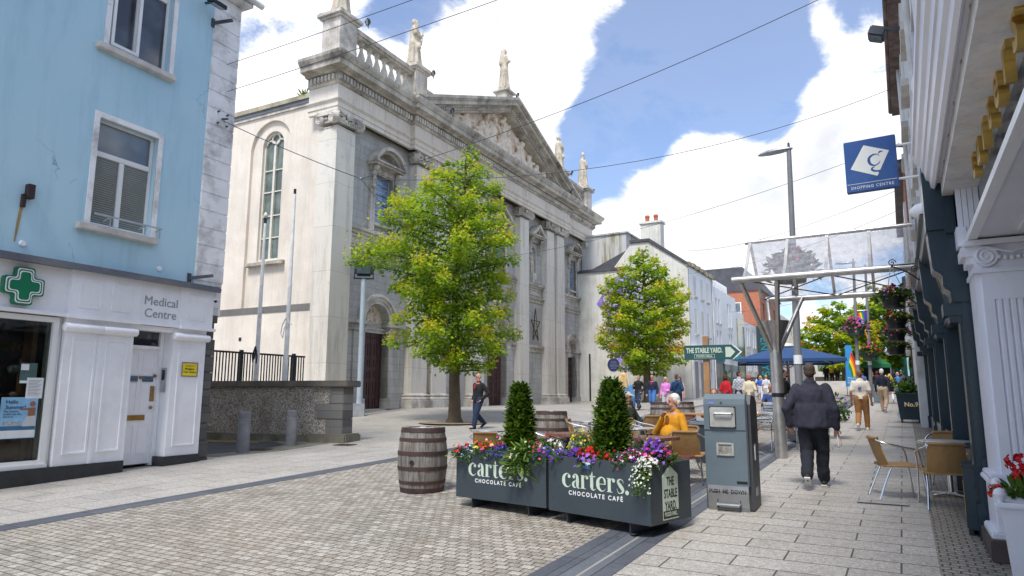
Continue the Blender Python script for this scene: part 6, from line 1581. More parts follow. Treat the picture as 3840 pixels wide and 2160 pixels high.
def clump(name, label, loc, rz, spread, flowers, nleaf=150, lsize=0.05, lshape=OVAL, lmat='green_leaf', hang=0.0, group='bedding plants in the planters', up=0.12, seed=0, tint0=0.45):
 """bedding plant: foliage plus flower heads; spread (x, y, z); hang lets it spill forward and down"""
 rs = np.random.RandomState(seed + 17); T = thing(name, label, 'flower plant' if flowers else 'plant', loc, rz, group); sx, sy, sz = spread
 def pts(n, shell):
  v = unit(rs.normal(0, 1, (n, 3))); v[:, 2] = np.abs(v[:, 2]); q = rs.uniform(shell, 1.0, n)[:, None]; p = v * q * np.array([sx, sy, sz])
  if hang:
   f = np.clip(rs.uniform(-0.7, 1, n), 0, 1); p[:, 1] -= f * (sy + 0.04 + 0.05 * rs.uniform(0, 1, n)); p[:, 2] -= f ** 1.2 * hang * rs.uniform(0.5, 1, n)
   p[:, 1] = np.where(p[:, 2] < 0, np.minimum(p[:, 1], -loc_front), p[:, 1])
  return p, v
 loc_front = spread[1] * 0.9
 C, v = pts(nleaf, 0.25); D = v + rs.normal(0, 0.5, (nleaf, 3)); D[:, 1] -= 0.4 if hang else 0; D[:, 2] += -0.5 if hang else 0.3
 leaves('foliage', C, D, np.array([0, -0.3, 1.0]) + rs.normal(0, 0.5, (nleaf, 3)), lsize * rs.uniform(0.6, 1.4, nleaf), lshape, M[lmat], T, np.clip(rs.normal(tint0, 0.24, nleaf), 0, 1))
 for h_, n, s in flowers:
  C, v = pts(n, 0.85); C[:, 2] += 0.012 + rs.uniform(0, up * 0.3, n); C[:, 1] -= 0.012
  N = v * 0.7 + np.array([-0.1, -0.9, 0.55]) + rs.normal(0, 0.35, (n, 3)); D = np.cross(N, rs.normal(0, 1, (n, 3)))
  C = C - unit(D) * (s * 0.5)
  leaves('flowers', C, D, N, s * rs.uniform(0.7, 1.25, n), PET, fmat(h_), T, np.clip(rs.normal(0.6, 0.2, n), 0, 1), 0.35)
 return T
RED, ORG, PNK, MAG, WHT, YEL, BLU, LBL, VIO, LIL, CRM, PCH = '#c8101c', '#e86018', '#e0408c', '#b81880', '#f0f0ec', '#e8d838', '#3038b8', '#6f90e0', '#6a20a8', '#a070d8', '#f0e4c0', '#e8a070'
za, rzA, rzB = 0.70, PA[2], PB[2]
for i, (lx, ly, sp, fl, kw, nm, lb) in enumerate([
 (-0.68, 0.10, (.10, .10, .07), [(RED, 16, .055)], dict(hang=.10), 'carnation', 'dark red carnations spilling over the left corner of the left planter'),
 (-0.56, 0.08, (.13, .09, .07), [(LBL, 40, .02), (WHT, 14, .025)], dict(hang=.20, nleaf=110), 'lobelia', 'pale blue lobelia trailing at the left end of the left planter'),
 (-0.42, 0.20, (.17, .15, .12), [(ORG, 9, .06), (RED, 6, .06), (WHT, 10, .035)], dict(tint0=.7, nleaf=200), 'gerbera', 'orange and red gerberas among lime leaves in the left planter'),
 (-0.30, 0.10, (.12, .10, .08), [(PNK, 5, .065), (YEL, 4, .05), (RED, 3, .055)], dict(hang=.08, nleaf=110, tint0=.6), 'gerbera', 'single pink gerbera with yellow ones at the front of the left planter'),
 (-0.06, 0.09, (.19, .09, .08), [(BLU, 110, .022), (VIO, 30, .022)], dict(hang=.16, nleaf=140), 'lobelia', 'deep blue violet lobelia at the front middle of the left planter'),
 (-0.16, 0.25, (.11, .12, .13), [(RED, 16, .05)], dict(nleaf=150), 'geranium', 'red geranium just left of the left yew'),
 (-0.30, 0.45, (.30, .22, .17), [(PNK, 8, .035), (ORG, 7, .04)], dict(nleaf=260, tint0=.6), 'nemesia', 'green nemesia with small pink and orange flowers along the back of the left planter'),
 (0.34, 0.12, (.20, .13, .14), [(CRM, 13, .045), (PNK, 4, .04)], dict(hang=.36, nleaf=520, lsize=.11, lshape=STRAP, tint0=.62), 'daisy_plant', 'big strap leaved daisy cascading over the lettering of the left planter'),
 (0.60, 0.28, (.17, .15, .17), [(WHT, 52, .045)], dict(nleaf=160), 'geranium', 'white geranium at the right end of the left planter'),
 (0.64, 0.12, (.13, .09, .08), [(BLU, 60, .024)], dict(hang=.06, nleaf=120), 'lobelia', 'bright blue lobelia at the right end of the left planter'),
 (0.60, 0.05, (.11, .06, .05), [(PNK, 9, .045)], dict(hang=.10, nleaf=60), 'petunia', 'pink petunias drooping by the gap between the planters'),
 (0.36, 0.5, (.16, .16, .2), [(PNK, 12, .05), (RED, 5, .05)], dict(nleaf=150), 'begonia', 'pink begonia right of the left yew')]):
 clump(nm, lb, PL(PA, lx, ly, za), rzA, sp, fl, seed=i, **kw)
for i, (lx, ly, sp, fl, kw, nm, lb) in enumerate([
 (-0.60, 0.12, (.13, .10, .08), [(VIO, 26, .04), (BLU, 30, .022)], dict(hang=.05), 'pansy', 'violet pansies at the left end of the right planter'),
 (-0.42, 0.16, (.12, .11, .10), [(VIO, 16, .055), (BLU, 26, .022)], dict(nleaf=140), 'aster', 'deep purple aster left of the red geranium in the right planter'),
 (-0.52, 0.36, (.16, .16, .34), [(YEL, 44, .034)], dict(nleaf=420, lsize=.055, lshape=STRAP, tint0=.7), 'marguerite', 'tall yellow marguerite between the two yews'),
 (-0.30, 0.38, (.16, .16, .22), [], dict(nleaf=420, lsize=.07, lshape=STRAP, tint0=.85), 'cypress_shrub', 'feathery lime green shrub left of the right yew'),
 (-0.24, 0.16, (.13, .10, .13), [(RED, 44, .05)], dict(nleaf=140), 'geranium', 'bright red geranium left of the right yew'),
 (-0.14, 0.08, (.14, .08, .06), [(LIL, 20, .055)], dict(hang=.10, nleaf=80), 'petunia', 'lilac petunias trailing over the front of the right planter'),
 (0.02, 0.14, (.13, .11, .09), [(RED, 14, .05), (ORG, 5, .04)], dict(nleaf=240, tint0=.6, lsize=.065), 'gerbera', 'red gerberas at the foot of the right yew'),
 (0.20, 0.14, (.13, .10, .10), [(RED, 14, .05), (BLU, 16, .022)], dict(nleaf=200), 'salvia', 'red salvia beside the blue sticker of the right planter'),
 (0.38, 0.16, (.15, .12, .15), [(MAG, 60, .024), (WHT, 34, .024), (VIO, 30, .024)], dict(hang=.05, nleaf=200), 'lobelia', 'mixed purple and white lobelia right of the right yew'),
 (0.36, 0.40, (.20, .18, .28), [(PNK, 12, .045), (PCH, 6, .04)], dict(nleaf=380, lshape=STRAP, lmat='grey_leaf', lsize=.07), 'coneflower', 'grey green leafy plant with scattered pink flowers behind the lobelia'),
 (0.57, 0.30, (.15, .14, .26), [(VIO, 50, .05), (LIL, 34, .05)], dict(nleaf=150), 'stock', 'tall violet stocks at the right end of the right planter'),
 (0.58, 0.18, (.10, .08, .14), [(PNK, 14, .06), (MAG, 6, .04)], dict(nleaf=70), 'begonia', 'coral pink begonia under the violet stocks'),
 (0.63, 0.07, (.13, .10, .07), [(WHT, 150, .028)], dict(hang=.34, nleaf=420, lsize=.035, tint0=.7), 'bacopa', 'white bacopa cascading over the front right corner of the right planter'),
 (0.66, 0.36, (.12, .16, .16), [(MAG, 40, .026), (BLU, 20, .022), (RED, 4, .05)], dict(nleaf=260, tint0=.5), 'verbena', 'magenta verbena and leaves over the end panel of the right planter')]):
 clump(nm, lb, PL(PB, lx, ly, za), rzB, sp, fl, seed=40 + i, **kw)
for i, (lx, z) in enumerate(((-0.2, .9), (0.2, .88))): clump('petunia', ['white petunia in the small dark planter behind the big man', 'purple petunia in the small dark planter behind the big man'][i], PL(PC, lx, 0.3, z), PC[2], (.26, .26, .28), [(WHT if i == 0 else VIO, 26, .06)], seed=70 + i, nleaf=220, lsize=.09)
clump('potted_shrub', 'leafy purple flowered shrub beside the right shoulder of the big man', (-1.52, 19.2, gz(0, 19.2) + 0.62), 0, (.34, .34, .45), [(VIO, 26, .06)], nleaf=420, lsize=.1, seed=77, hang=.3)
clump('potted_shrub', 'dark green shrub under the blue parasol', (-3.0, 26.5, gz(0, 26.5) + 0.55), 0, (.35, .35, .65), [], nleaf=420, lsize=.10, seed=78, tint0=.3)
clump('potted_shrub', 'green clipped shrub in the No.9 planter', (0.12, 25.75, gz(0, 25.75) + 0.9), 0, (.36, .36, .42), [], nleaf=600, lsize=.11, seed=79, tint0=.5)
clump('potted_shrub', 'tall climbing shrub behind the finger post', (-6.6, 30.5, gz(0, 30)), 0, (.4, .4, 1.7), [], nleaf=400, lsize=.14, seed=80, tint0=.3)
T = clump('geranium', 'red geranium in the white planter at the bottom right corner', (0.78, 6.62, gz(0, 6.6) + 0.68), 0, (.24, .26, .17), [], nleaf=240, lsize=.07, seed=81, group='geraniums at the white shopfront')
rs_ = np.random.RandomState(6)
for i, (x, y, z, r) in enumerate(((-0.17, 0.22, 0.02, .075), (-0.02, 0.02, 0.17, .07), (-0.04, 0.05, 0.27, .085), (0.16, -0.05, 0.24, .08), (0.1, -0.25, 0.2, .08))):
 v = unit(rs_.normal(0, 1, (46, 3))); C = v * r * np.array([1.15, 1.0, 0.8]) + np.array([x, y, z]); D = np.cross(v, rs_.normal(0, 1, (46, 3))); C = C - unit(D) * 0.024
 leaves('flower_head', C, D, v, np.full(46, 0.048), PET, fmat(RED), T, np.clip(rs_.normal(0.6, 0.25, 46), 0, 1), 0.35)
def basket(label, loc, r, cols, seed, bracket=None, lamp=False, leafy=1.0):
 T = thing('hanging_basket', label, 'flower basket', loc, 0, 'hanging flower baskets'); rs = np.random.RandomState(seed)
 a = MB(); a.lathe([(r * 0.45, -r * 0.95), (r * 0.72, -r * 0.92), (r * 0.74, -r * 0.72), (r * 0.70, -r * 0.68), (r * 0.98, 0.0), (r * 0.9, 0.0)], n=20); a.build('bowl', M['black_metal'] if not lamp else mat('green_basket_%d' % seed, (0.03, 0.06, 0.045), 0.7), T, smooth=True)
 n = int(330 * leafy); az = rs.uniform(0, 2 * PI, n); q = rs.uniform(0.2, 1.25, n); dz = rs.uniform(0, 0.75, n) * r * (1.35 - q) + r * 0.05 - np.clip(q - 0.95, 0, 1) * r * rs.uniform(0, 3.0, n)
 C = np.stack([q * r * np.cos(az), q * r * np.sin(az), dz], 1); D = np.stack([np.cos(az), np.sin(az), rs.normal(0.1, 0.6, n)], 1)
 leaves('foliage', C, D, np.array([0, 0, 1.0]) + rs.normal(0, 0.5, (n, 3)), r * rs.uniform(0.2, 0.5, n), OVAL, M['green_leaf'], T, np.clip(rs.normal(0.4, 0.25, n), 0, 1))
 for h_, m in cols:
  az = rs.uniform(0, 2 * PI, m); q = rs.uniform(0.3, 1.3, m); dz = rs.uniform(0.3, 0.9, m) * r * (1.4 - q) + r * 0.12 - np.clip(q - 0.95, 0, 1) * r * rs.uniform(0, 2.6, m)
  C = np.stack([q * r * np.cos(az), q * r * np.sin(az), dz], 1); N = np.stack([np.cos(az) * 0.6, np.sin(az) * 0.6 - 0.7, np.full(m, 0.5)], 1); D = np.cross(N, rs.normal(0, 1, (m, 3)))
  leaves('flowers', C - unit(D) * r * 0.1, D, N, r * rs.uniform(0.18, 0.32, m), PET, fmat(h_), T, np.clip(rs.normal(0.6, 0.2, m), 0, 1), 0.35)
 if bracket:
  a = MB(); b = bracket; a.tube([(b, 0, r * 2.5), (0, 0, r * 2.5)], 0.014, 6); a.tube(cat([(b, 0, r * 1.2), (b * 0.5, 0, r * 2.0), (0.0, 0, r * 2.45)], 4), 0.012, 6)
  for cx_, cz_ in ((0.02, r * 2.72), (b * 0.85, r * 2.1)):
   a.tube([(cx_ + r * 0.3 * (1 - i / 15) * math.cos(i * 0.7), 0, cz_ + r * 0.3 * (1 - i / 15) * math.sin(i * 0.7)) for i in range(15)], 0.009, 5)
  a.build('scroll_bracket', M['black_metal'], T)
  a = MB()
  for k in range(3): an = k * 2.1; a.tube([(0, 0, r * 2.48), (r * 0.9 * math.cos(an), r * 0.9 * math.sin(an), 0.0)], 0.006, 4)
  a.build('chains', M['galv'], T)
basket('nearest hanging basket with broad leaves and pink petunias under the canopy edge', (-0.04, 13.0, 3.30), 0.215, [(MAG, 26), (RED, 14), (PNK, 20), (LIL, 12)], 1, 0.40, leafy=1.3)
basket('hanging basket of orange and yellow petunias second from the camera', (-0.03, 15.4, 3.16), 0.215, [(ORG, 30), (YEL, 16), (PCH, 12)], 2, 0.40)
basket('hanging basket of cerise and red petunias third from the camera', (-0.06, 18.6, 3.16), 0.235, [(MAG, 60), (RED, 14), (PNK, 30)], 3, 0.42)
basket('farthest wall basket with trailing coral pink petunias', (-0.10, 22.2, 3.05), 0.27, [(PNK, 46), (PCH, 20), (RED, 12)], 4, 0.46)
basket('big basket on the near lamp post seen through the canopy glass', (-2.36, 19.0, 5.05), 0.50, [(MAG, 40), (RED, 20), (PNK, 20)], 5, lamp=True, leafy=1.6)
basket('pink and lilac basket round the middle street lamp', (-2.32, 47, 5.85), 0.62, [(MAG, 44), (LIL, 40), (PNK, 40)], 6, lamp=True)
basket('red and pink basket round the farthest street lamp', (-1.76, 50, 4.42), 0.58, [(MAG, 40), (RED, 30), (YEL, 16)], 7, lamp=True)
basket('orange and yellow flower tub standing beyond the white haired walker', (-0.75, 40, gz(0, 40) + 1.0), 0.42, [(ORG, 40), (YEL, 40), (MAG, 30)], 8, lamp=True)
for x, y, z, l, s in ((SX + 0.2, 2.2, 14.45, 'weeds sprouting from the gutter beside the church cornice', (.5, .3, .25)), (24.6, -0.3, 1.0, 'weeds growing at the foot of the far church pilaster', (.45, .2, .3))):
 c_, s_ = math.cos(RZC), math.sin(RZC); clump('weed_tuft', l, (CO[0] + x * c_ - y * s_, CO[1] + x * s_ + y * c_, z), 0, s, [], nleaf=130, lsize=.25, lshape=STRAP, seed=90, group='weeds on the church', tint0=.7)
# people and statues
def blend(mb, nm, mt, parent, vox, wr=0.0, seed=0, it=4, extra=None, wscale=(9, 9, 5)):
 """fuse overlapping limbs into one continuous skin (voxel remesh, smoothed), then crease it"""
 me = mb.mesh(nm + '_src'); o = bpy.data.objects.new(nm + '_src', me)
 r = o.modifiers.new('r', 'REMESH'); r.mode = 'VOXEL'; r.voxel_size = vox
 s = o.modifiers.new('s', 'SMOOTH'); s.factor = 0.5; s.iterations = it
 m2 = evaluated(o); m2.name = nm
 bpy.data.objects.remove(o); bpy.data.meshes.remove(me)
 if wr:
  off = Vector((seed * 3.1, seed * 1.7, 0))
  n_ = len(m2.vertices); co = np.empty(n_ * 3, np.float32); m2.vertices.foreach_get('co', co); co = co.reshape(-1, 3)
  nr = np.empty(n_ * 3, np.float32); m2.vertex_normals.foreach_get('vector', nr); nr = nr.reshape(-1, 3)
  dd = np.array([noise.noise(q) + 0.5 * noise.noise(q * 2.3) for q in (Vector((c[0] * wscale[0], c[1] * wscale[1], c[2] * wscale[2])) + off for c in co)], np.float32)
  m2.vertices.foreach_set('co', (co + nr * (dd * wr)[:, None]).ravel()); m2.update()
 if extra:
  bm = bmesh.new(); bm.from_mesh(m2); em = extra.mesh('x'); bm.from_mesh(em); bm.to_mesh(m2); bm.free(); bpy.data.meshes.remove(em)
 m2.polygons.foreach_set('use_smooth', [True] * len(m2.polygons))
 m2.materials.clear(); m2.materials.append(mt)
 ob = bpy.data.objects.new(nm, m2); COL.objects.link(ob); ob.parent = parent
 return ob
CM = {}
def cloth(h, rough=0.85, var=0.12):
 k = (h, rough)
 if k not in CM: CM[k] = mat('cloth_' + h.strip('#'), hx(h), rough, var, 5, 0.25, 140)
 return CM[k]
M['skin'] = mat('skin', (0.50, 0.27, 0.19), 0.55, 0.12, 14, 0.1, 120); M['skin_tan'] = mat('tanned_skin', (0.36, 0.18, 0.115), 0.55, 0.12, 14, 0.1, 120)
m = NT('plaid_check'); _w = m.n('ShaderNodeTexChecker'); _w.inputs['Scale'].default_value = 14; _w.inputs['Color1'].default_value = (0.55, 0.56, 0.6, 1); _w.inputs['Color2'].default_value = (0.26, 0.28, 0.34, 1); m.l(m.tc(), _w.inputs['Vector']); m.base(_w.outputs['Color']); m.set(rough=0.85); CM['plaid'] = m.m
m = NT('patterned_white'); m.base(m.ramp(m.noise(22, 3), [(0.5, (0.70, 0.69, 0.70)), (0.62, (0.32, 0.36, 0.45))])); m.set(rough=0.85); CM['pattern'] = m.m
m = NT('ripped_denim'); m.base(m.ramp(m.noise(9, 2), [(0.60, (0.022, 0.035, 0.075)), (0.66, (0.40, 0.30, 0.28))])); m.set(rough=0.9); CM['ripped'] = m.m
ARM = dict(down=((.07, -.03, -.29), (.08, .05, -.54)), pocket=((.15, -.13, -.26), (.03, .06, -.46)), phone=((.07, .03, -.29), (-.07, .27, -.20)), bend=((.10, -.05, -.28), (-.06, .20, -.32)), chin=((.09, .20, -.27), (-.13, .20, -.015)), swingf=((.09, .06, -.29), (.06, .24, -.48)), swingb=((.10, -.15, -.25), (.10, -.14, -.52)), table=((.10, .12, -.26), (0.0, .36, -.28)), wide=((.095, -.07, -.28), (.105, .0, -.54)), wideb=((.12, -.11, -.27), (.10, -.02, -.52)), lap=((.11, .0, -.28), (.0, .22, -.42)))
def person(label, loc, rz, h=1.75, leg='stand', arms=('down', 'down'), top=('#202020', 'long'), bottom=('trousers', '#202430'), shoes='#101010', hair=('short', '#2a1c14'), skin='skin', head=(0, 0), belly=0.0, broad=1.0, hem=0.90, loose=0.0, vox=0.016, face=False, group='people in the street', z=None, lean=0.0, shirt=None, wr=0.004, flare=0.0):
 T = thing('person', label, 'person', (loc[0], loc[1], gz(*loc) if z is None else z), rz, group); k = h / 1.75; T.scale = (k, k, k)
 sit = leg == 'sit'; dz = -0.46 if sit else 0.0
 hz = 0.93 + dz; V_ = Vector
 def tor(p): return V_((p[0], p[1] + lean * (p[2] - hz), p[2]))
 neck0, neck1 = tor((0, -0.02, 1.42 + dz)), tor((0, 0.01, 1.56 + dz))
 sh = [tor((s * 0.17 * broad, -0.01, 1.38 + dz)) for s in (-1, 1)]
 if sit: hips = [V_((s * .10, 0, hz)) for s in (-1, 1)]; knee = [V_((s * .13, .43, .50)) for s in (-1, 1)]; ank = [V_((s * .13, .40, .09)) for s in (-1, 1)]
 else:
  hips = [V_((s * .095, 0, hz)) for s in (-1, 1)]; a, b = ((.0, .0), (.0, .0))
  if leg == 'walk': knee = [V_((-.10, .17, .52)), V_((.10, .02, .49))]; ank = [V_((-.09, .25, .10)), V_((.09, -.30, .20))]
  elif leg == 'walk2': knee = [V_((-.10, .06, .49)), V_((.10, .14, .51))]; ank = [V_((-.09, -.26, .20)), V_((.09, .24, .10))]
  else: knee = [V_((s * .105, .02, .50)) for s in (-1, 1)]; ank = [V_((s * .115, -.01, .09)) for s in (-1, 1)]
 elb, wri = [], []
 for i, s in enumerate((-1, 1)):
  e, w = ARM[arms[i]]; elb.append(sh[i] + V_((s * e[0] * (1 + (broad - 1) * .5), e[1], e[2]))); wri.append(sh[i] + V_((s * w[0], w[1], w[2])))
 R = Matrix.Rotation(head[0], 3, 'Z') @ Matrix.Rotation(-head[1], 3, 'X'); hb = tor((0, 0.0, 1.545 + dz))
 def HP(p): return hb + R @ (V_(p) - V_((0, 0, 1.545)))
 bo = MB(); fx = MB()
 bo.ball(HP((0, 0.0, 1.652)), (.074, .093, .100), 14, 10, R); bo.ball(HP((0, .030, 1.585)), (.054, .064, .066), 12, 8, R); bo.ball(HP((0, .045, 1.553)), (.030, .034, .024), 10, 6, R)
 bo.cap(HP((0, .090, 1.640)), HP((0, .110, 1.606)), .011, .017, 8); bo.ball(HP((0, .083, 1.567)), (.026, .014, .012), 8, 6, R); bo.cap(HP((-.03, .082, 1.655)), HP((.03, .082, 1.655)), .012, .012, 8)
 for s in (-1, 1): bo.ball(HP((s * .077, -.008, 1.615)), (.012, .022, .032), 8, 6, R)
 bo.cap(neck0 - V_((0, 0, .04)), neck1, .060 * broad ** 0.5, .054, 12)
 bo.cap(tor((0, 0, hz + .08)), tor((0, 0, 1.34 + dz)), .125, .135 * broad, 14, (1, .66), (1, 0, 0)); bo.cap(hips[0], hips[1], .105, .105, 12)
 for i, s in enumerate((-1, 1)):
  bo.cap(sh[0] * .5 + sh[1] * .5 - V_((0, 0, .03)), sh[i] - V_((0, 0, .03)), .05, .045, 10); bo.cap(sh[i] - V_((0, 0, .02)), elb[i], .045, .040, 10); bo.cap(elb[i], wri[i], .042, .028, 10)
  bo.cap(hips[i], knee[i], .085, .058, 12); bo.cap(knee[i], ank[i], .056, .038, 12); bo.cap(ank[i], ank[i] + V_((0, .12, -.05)), .038, .032, 10)
  d = (wri[i] - elb[i]).normalized(); u = V_((0, 0, 1)); side = d.cross(u)
  if side.length < .3: side = d.cross(V_((0, 1, 0)))
  side.normalize(); side = side * (1 if s > 0 else -1); pal = wri[i] + d * .045; nrm = side.cross(d).normalized()
  if nrm.y > 0 and abs(d.z) > 0.6: nrm = -nrm
  bo.cap(wri[i], wri[i] + d * .075, .026, .036, 10, (1, .5), side)
  for f in range(4):
   o = wri[i] + d * .09 + side * (.027 - .018 * f); L = (.036, .042, .039, .030)[f]; curl = -nrm * .45
   fx.tube([o - d * .02, o + d * L * .6, o + (d + curl * .6).normalized() * L * 1.25, o + (d + curl * 1.6).normalized() * L * 1.7], [.0098, .0092, .0085, .006], 6)
  fx.tube([wri[i] + d * .03 + side * .025, wri[i] + d * .06 + side * .052, wri[i] + d * .095 + side * .055 - nrm * .012], [.012, .011, .007], 6)
 body = blend(bo, 'body', M[skin], T, vox * 0.75, extra=fx, it=3)
 col, sl = top[0], top[1]; g = lambda h_: CM[h_] if h_ in CM else cloth(h_)
 t = MB(); L_ = loose
 b1_ = 1 + .45 * (broad - 1); z0_ = hz - .03 if sit else hem + dz
 t.loft([[tor((rx * math.cos(q), oy_ + rx * .70 * math.sin(q), zz)) for q in [2 * PI * i / 22 for i in range(22)]] for zz, rx, oy_ in ((z0_, .158 * b1_ + L_ + flare, 0), (z0_ + .03, .163 * b1_ + L_ + flare * 1.1, 0), (hz + .18, .150 * b1_ + L_ * 1.1 + flare * 1.1, .005), (1.18 + dz, .160 * broad + L_, 0), (1.30 + dz, .172 * broad + L_ * .9, -.005), (1.375 + dz, .158 * broad + L_ * .5, -.012), (1.415 + dz, .118 * broad + .01, -.016), (1.45 + dz, .094 * broad ** .5, -.018), (1.495 + dz, .080 * broad ** .5, -.012))])
 t.cap(sh[0] + V_((.01, 0, -.025)), sh[1] + V_((-.01, 0, -.025)), .062 + L_ * .3, .062 + L_ * .3, 12)
 t.cap(tor((0, -.02, 1.40 + dz)), tor((0, -.012, 1.455 + dz)), .078, .070 + L_ * .4, 12)
 if belly: t.ball(tor((0, .05 + belly * .4, hz + .17)), (.15 + belly * .6, .10 + belly, .17), 12, 10)
 for i in range(2):
  if sl == 'none': continue
  m_ = elb[i] if sl == 'long' else sh[i].lerp(elb[i], .72)
  t.cap(sh[i], m_, .060 + L_ * .45, .054 + L_ * .5, 12)
  if sl == 'long': t.cap(elb[i], elb[i].lerp(wri[i], .94), .053 + L_ * .5, .042 + L_ * .45, 12)
 blend(t, {'long': 'jacket', 'short': 'shirt', 'none': 'top'}[sl], g(col), T, vox, wr, len(label))
 if shirt:
  t = MB(); t.ball(tor((0, .115 * broad + L_, 1.32 + dz)), (.045, .03, .09), 10, 8); t.cap(tor((0, .0, 1.42 + dz)), tor((0, .012, 1.475 + dz)), .074, .064, 12); blend(t, 'undershirt', cloth(shirt), T, vox)
 kind, bc = bottom
 if kind:
  b = MB()
  if kind in ('skirt', 'dress'):
   zt, z0, w = (hz + .10, .52 if kind == 'skirt' else .50, .20); rings = []
   for q in range(6):
    f = q / 5; rr = .145 + (w - .145) * f ** .7; rings.append([(rr * math.cos(2 * PI * j / 18) * (1 + .05 * math.cos(5 * 2 * PI * j / 18) * f), rr * .8 * math.sin(2 * PI * j / 18), zt + (z0 - zt) * f) for j in range(18)])
   b.loft(rings[::-1])
  else:
   b.cap(hips[0] + V_((.02, 0, .02)), hips[1] + V_((-.02, 0, .02)), .122 + L_ * .15, .122 + L_ * .15, 14); b.cap(V_((0, 0, hz)), V_((0, 0, hz + .09)), .13, .14, 12, (1, .8), (1, 0, 0))
   lw = .012 + L_ * .35
   for i in range(2):
    e_ = knee[i] if kind == 'trousers' else hips[i].lerp(knee[i], .92)
    b.cap(hips[i] + V_((0, 0, -.02)), e_, .098 + lw, .070 + lw + (.015 if kind == 'shorts' else 0), 14)
    if kind == 'trousers': b.cap(knee[i], knee[i].lerp(ank[i], .97), .068 + lw, .055 + lw, 12)
  blend(b, kind, g(bc), T, vox, wr, len(label) + 5, wscale=(8, 8, 7))
 for i in range(2):
  f = MB(); tilt = 0.55 if (leg == 'walk' and i == 1) or (leg == 'walk2' and i == 0) else 0.0; a0 = ank[i]; fd = V_((0, math.cos(tilt), -math.sin(tilt))); dn = V_((0, -math.sin(tilt), -math.cos(tilt)))
  f.cap(a0 + dn * .045 - fd * .05, a0 + dn * .058 + fd * .15, .042, .034, 12, (1, .75), (1, 0, 0)); f.cap(a0 + V_((0, 0, .01)), a0 + dn * .05, .045, .045, 10); so = blend(f, 'shoe', cloth(shoes, .5), T, .012, 0)
  f = MB(); q0, q1 = a0 + dn * .078 - fd * .085, a0 + dn * .078 + fd * .175; f.bar(q0, q1, .075, .018, -dn); s2 = f.build('sole', cloth('#d8d8d4' if shoes != '#101010' else '#181818', .7), so, zo=0)
 st, hc = hair
 if st:
  q = MB(); hm = cloth(hc, .75, .3)
  if st in ('short', 'white'):
   q.ball(HP((0, -.016, 1.672)), (.080, .094, .090), 14, 10, R); q.ball(HP((0, -.045, 1.62)), (.076, .066, .075), 12, 8, R)
  elif st == 'cropped': q.ball(HP((0, -.02, 1.666)), (.0765, .088, .090), 14, 10, R); q.ball(HP((0, -.04, 1.625)), (.072, .062, .06), 12, 8, R)
  elif st == 'bald': q.ball(HP((0, -.04, 1.622)), (.079, .062, .036), 12, 8, R)
  elif st == 'bob': q.ball(HP((0, -.016, 1.672)), (.088, .10, .094), 14, 10, R); q.ball(HP((0, -.05, 1.60)), (.095, .075, .095), 12, 8, R); [q.cap(HP((s * .078, -.01, 1.65)), HP((s * .085, .01, 1.54)), .028, .03) for s in (-1, 1)]
  elif st == 'long': q.ball(HP((0, -.02, 1.672)), (.090, .10, .098), 14, 10, R); q.cap(HP((0, -.07, 1.62)), HP((0, -.10, 1.36)), .085, .095, 14, (1.1, .6), (1, 0, 0)); [q.cap(HP((s * .075, -.02, 1.64)), HP((s * .11, -.04, 1.36)), .04, .045) for s in (-1, 1)]
  elif st == 'cap': q.ball(HP((0, -.01, 1.685)), (.082, .10, .076), 14, 10, R); q.cap(HP((0, .08, 1.675)), HP((0, .15, 1.665)), .05, .045, 10, (1, .25), R @ V_((1, 0, 0)))
  blend(q, 'cap' if st == 'cap' else 'hair', hm, T, min(vox, .013), .008 if st in ('long', 'bob', 'white') else .004, len(label), 2, wscale=(40, 40, 14))
 if face:
  for s in (-1, 1):
   e = MB(); e.ball(HP((s * .031, .083, 1.634)), (.013, .010, .007), 8, 6, R); e.build('eye', cloth('#2a1a14'), T, zo=0)
   e = MB(); e.bar(HP((s * .015, .096, 1.654)), HP((s * .046, .086, 1.654)), .006, .006); e.build('eyebrow', cloth(hc if hc != '#e8e6e0' else '#b8b0a8'), T, zo=0)
  e = MB(); e.bar(HP((-.022, .0965, 1.568)), HP((.022, .0965, 1.568)), .006, .005); e.build('mouth', cloth('#7a3a34'), T, zo=0)
  if face == 'glasses':
   e = MB()
   for s in (-1, 1):
    e.tube([HP((s * .033 + .022 * math.cos(a_ * PI / 5), .104, 1.632 + .016 * math.sin(a_ * PI / 5))) for a_ in range(11)], .0028, 5); e.bar(HP((s * .055, .10, 1.636)), HP((s * .078, 0, 1.63)), .004, .005)
   e.build('glasses', M['black'], T, zo=0)
 return T, dict(wri=wri, elb=elb, sh=sh, HP=HP, tor=tor)
def childmesh(T, nm, mt, fn):
 a = MB(); fn(a); return a.build(nm, mt, T, zo=0)
T, J_ = person('big man in a navy jacket and track trousers walking away with a plastic bag', (-1.2, 10.98), rad(3), 1.80, 'walk2', ('wideb', 'wide'), ('#2e2e3c', 'long'), ('trousers', '#20222c'), '#2a2824', ('short', '#4a3c34'), broad=1.14, flare=.045, hem=0.83, loose=0.040, vox=.012, wr=0.017, belly=.05, lean=.09, head=(0, -.12))
childmesh(T, 'trouser_piping', cloth('#c8c8c8'), lambda a: [a.tube(cat([(s * .215, 0, .86), (s * .205, 0.02 if s < 0 else .05, .66), (s * .185, 0.05 if s < 0 else .12, .5), (s * .155, -.10 if s < 0 else .18, .3)], 4), .004, 5) for s in (-1, 1)])
w_ = J_['wri'][1] + Vector((0.015, 0.03, -0.06)); a = MB(); a.cap(w_, w_ + Vector((.01, .02, -.17)), .02, .045, 10, (1, .5), (0, 1, 0)); bag = thing('plastic_bag', 'crumpled white and red plastic bag in the right hand of the big man', 'bag', (0, 0, 0)); c_, s_ = math.cos(rad(3)) * 1.03, math.sin(rad(3)) * 1.03
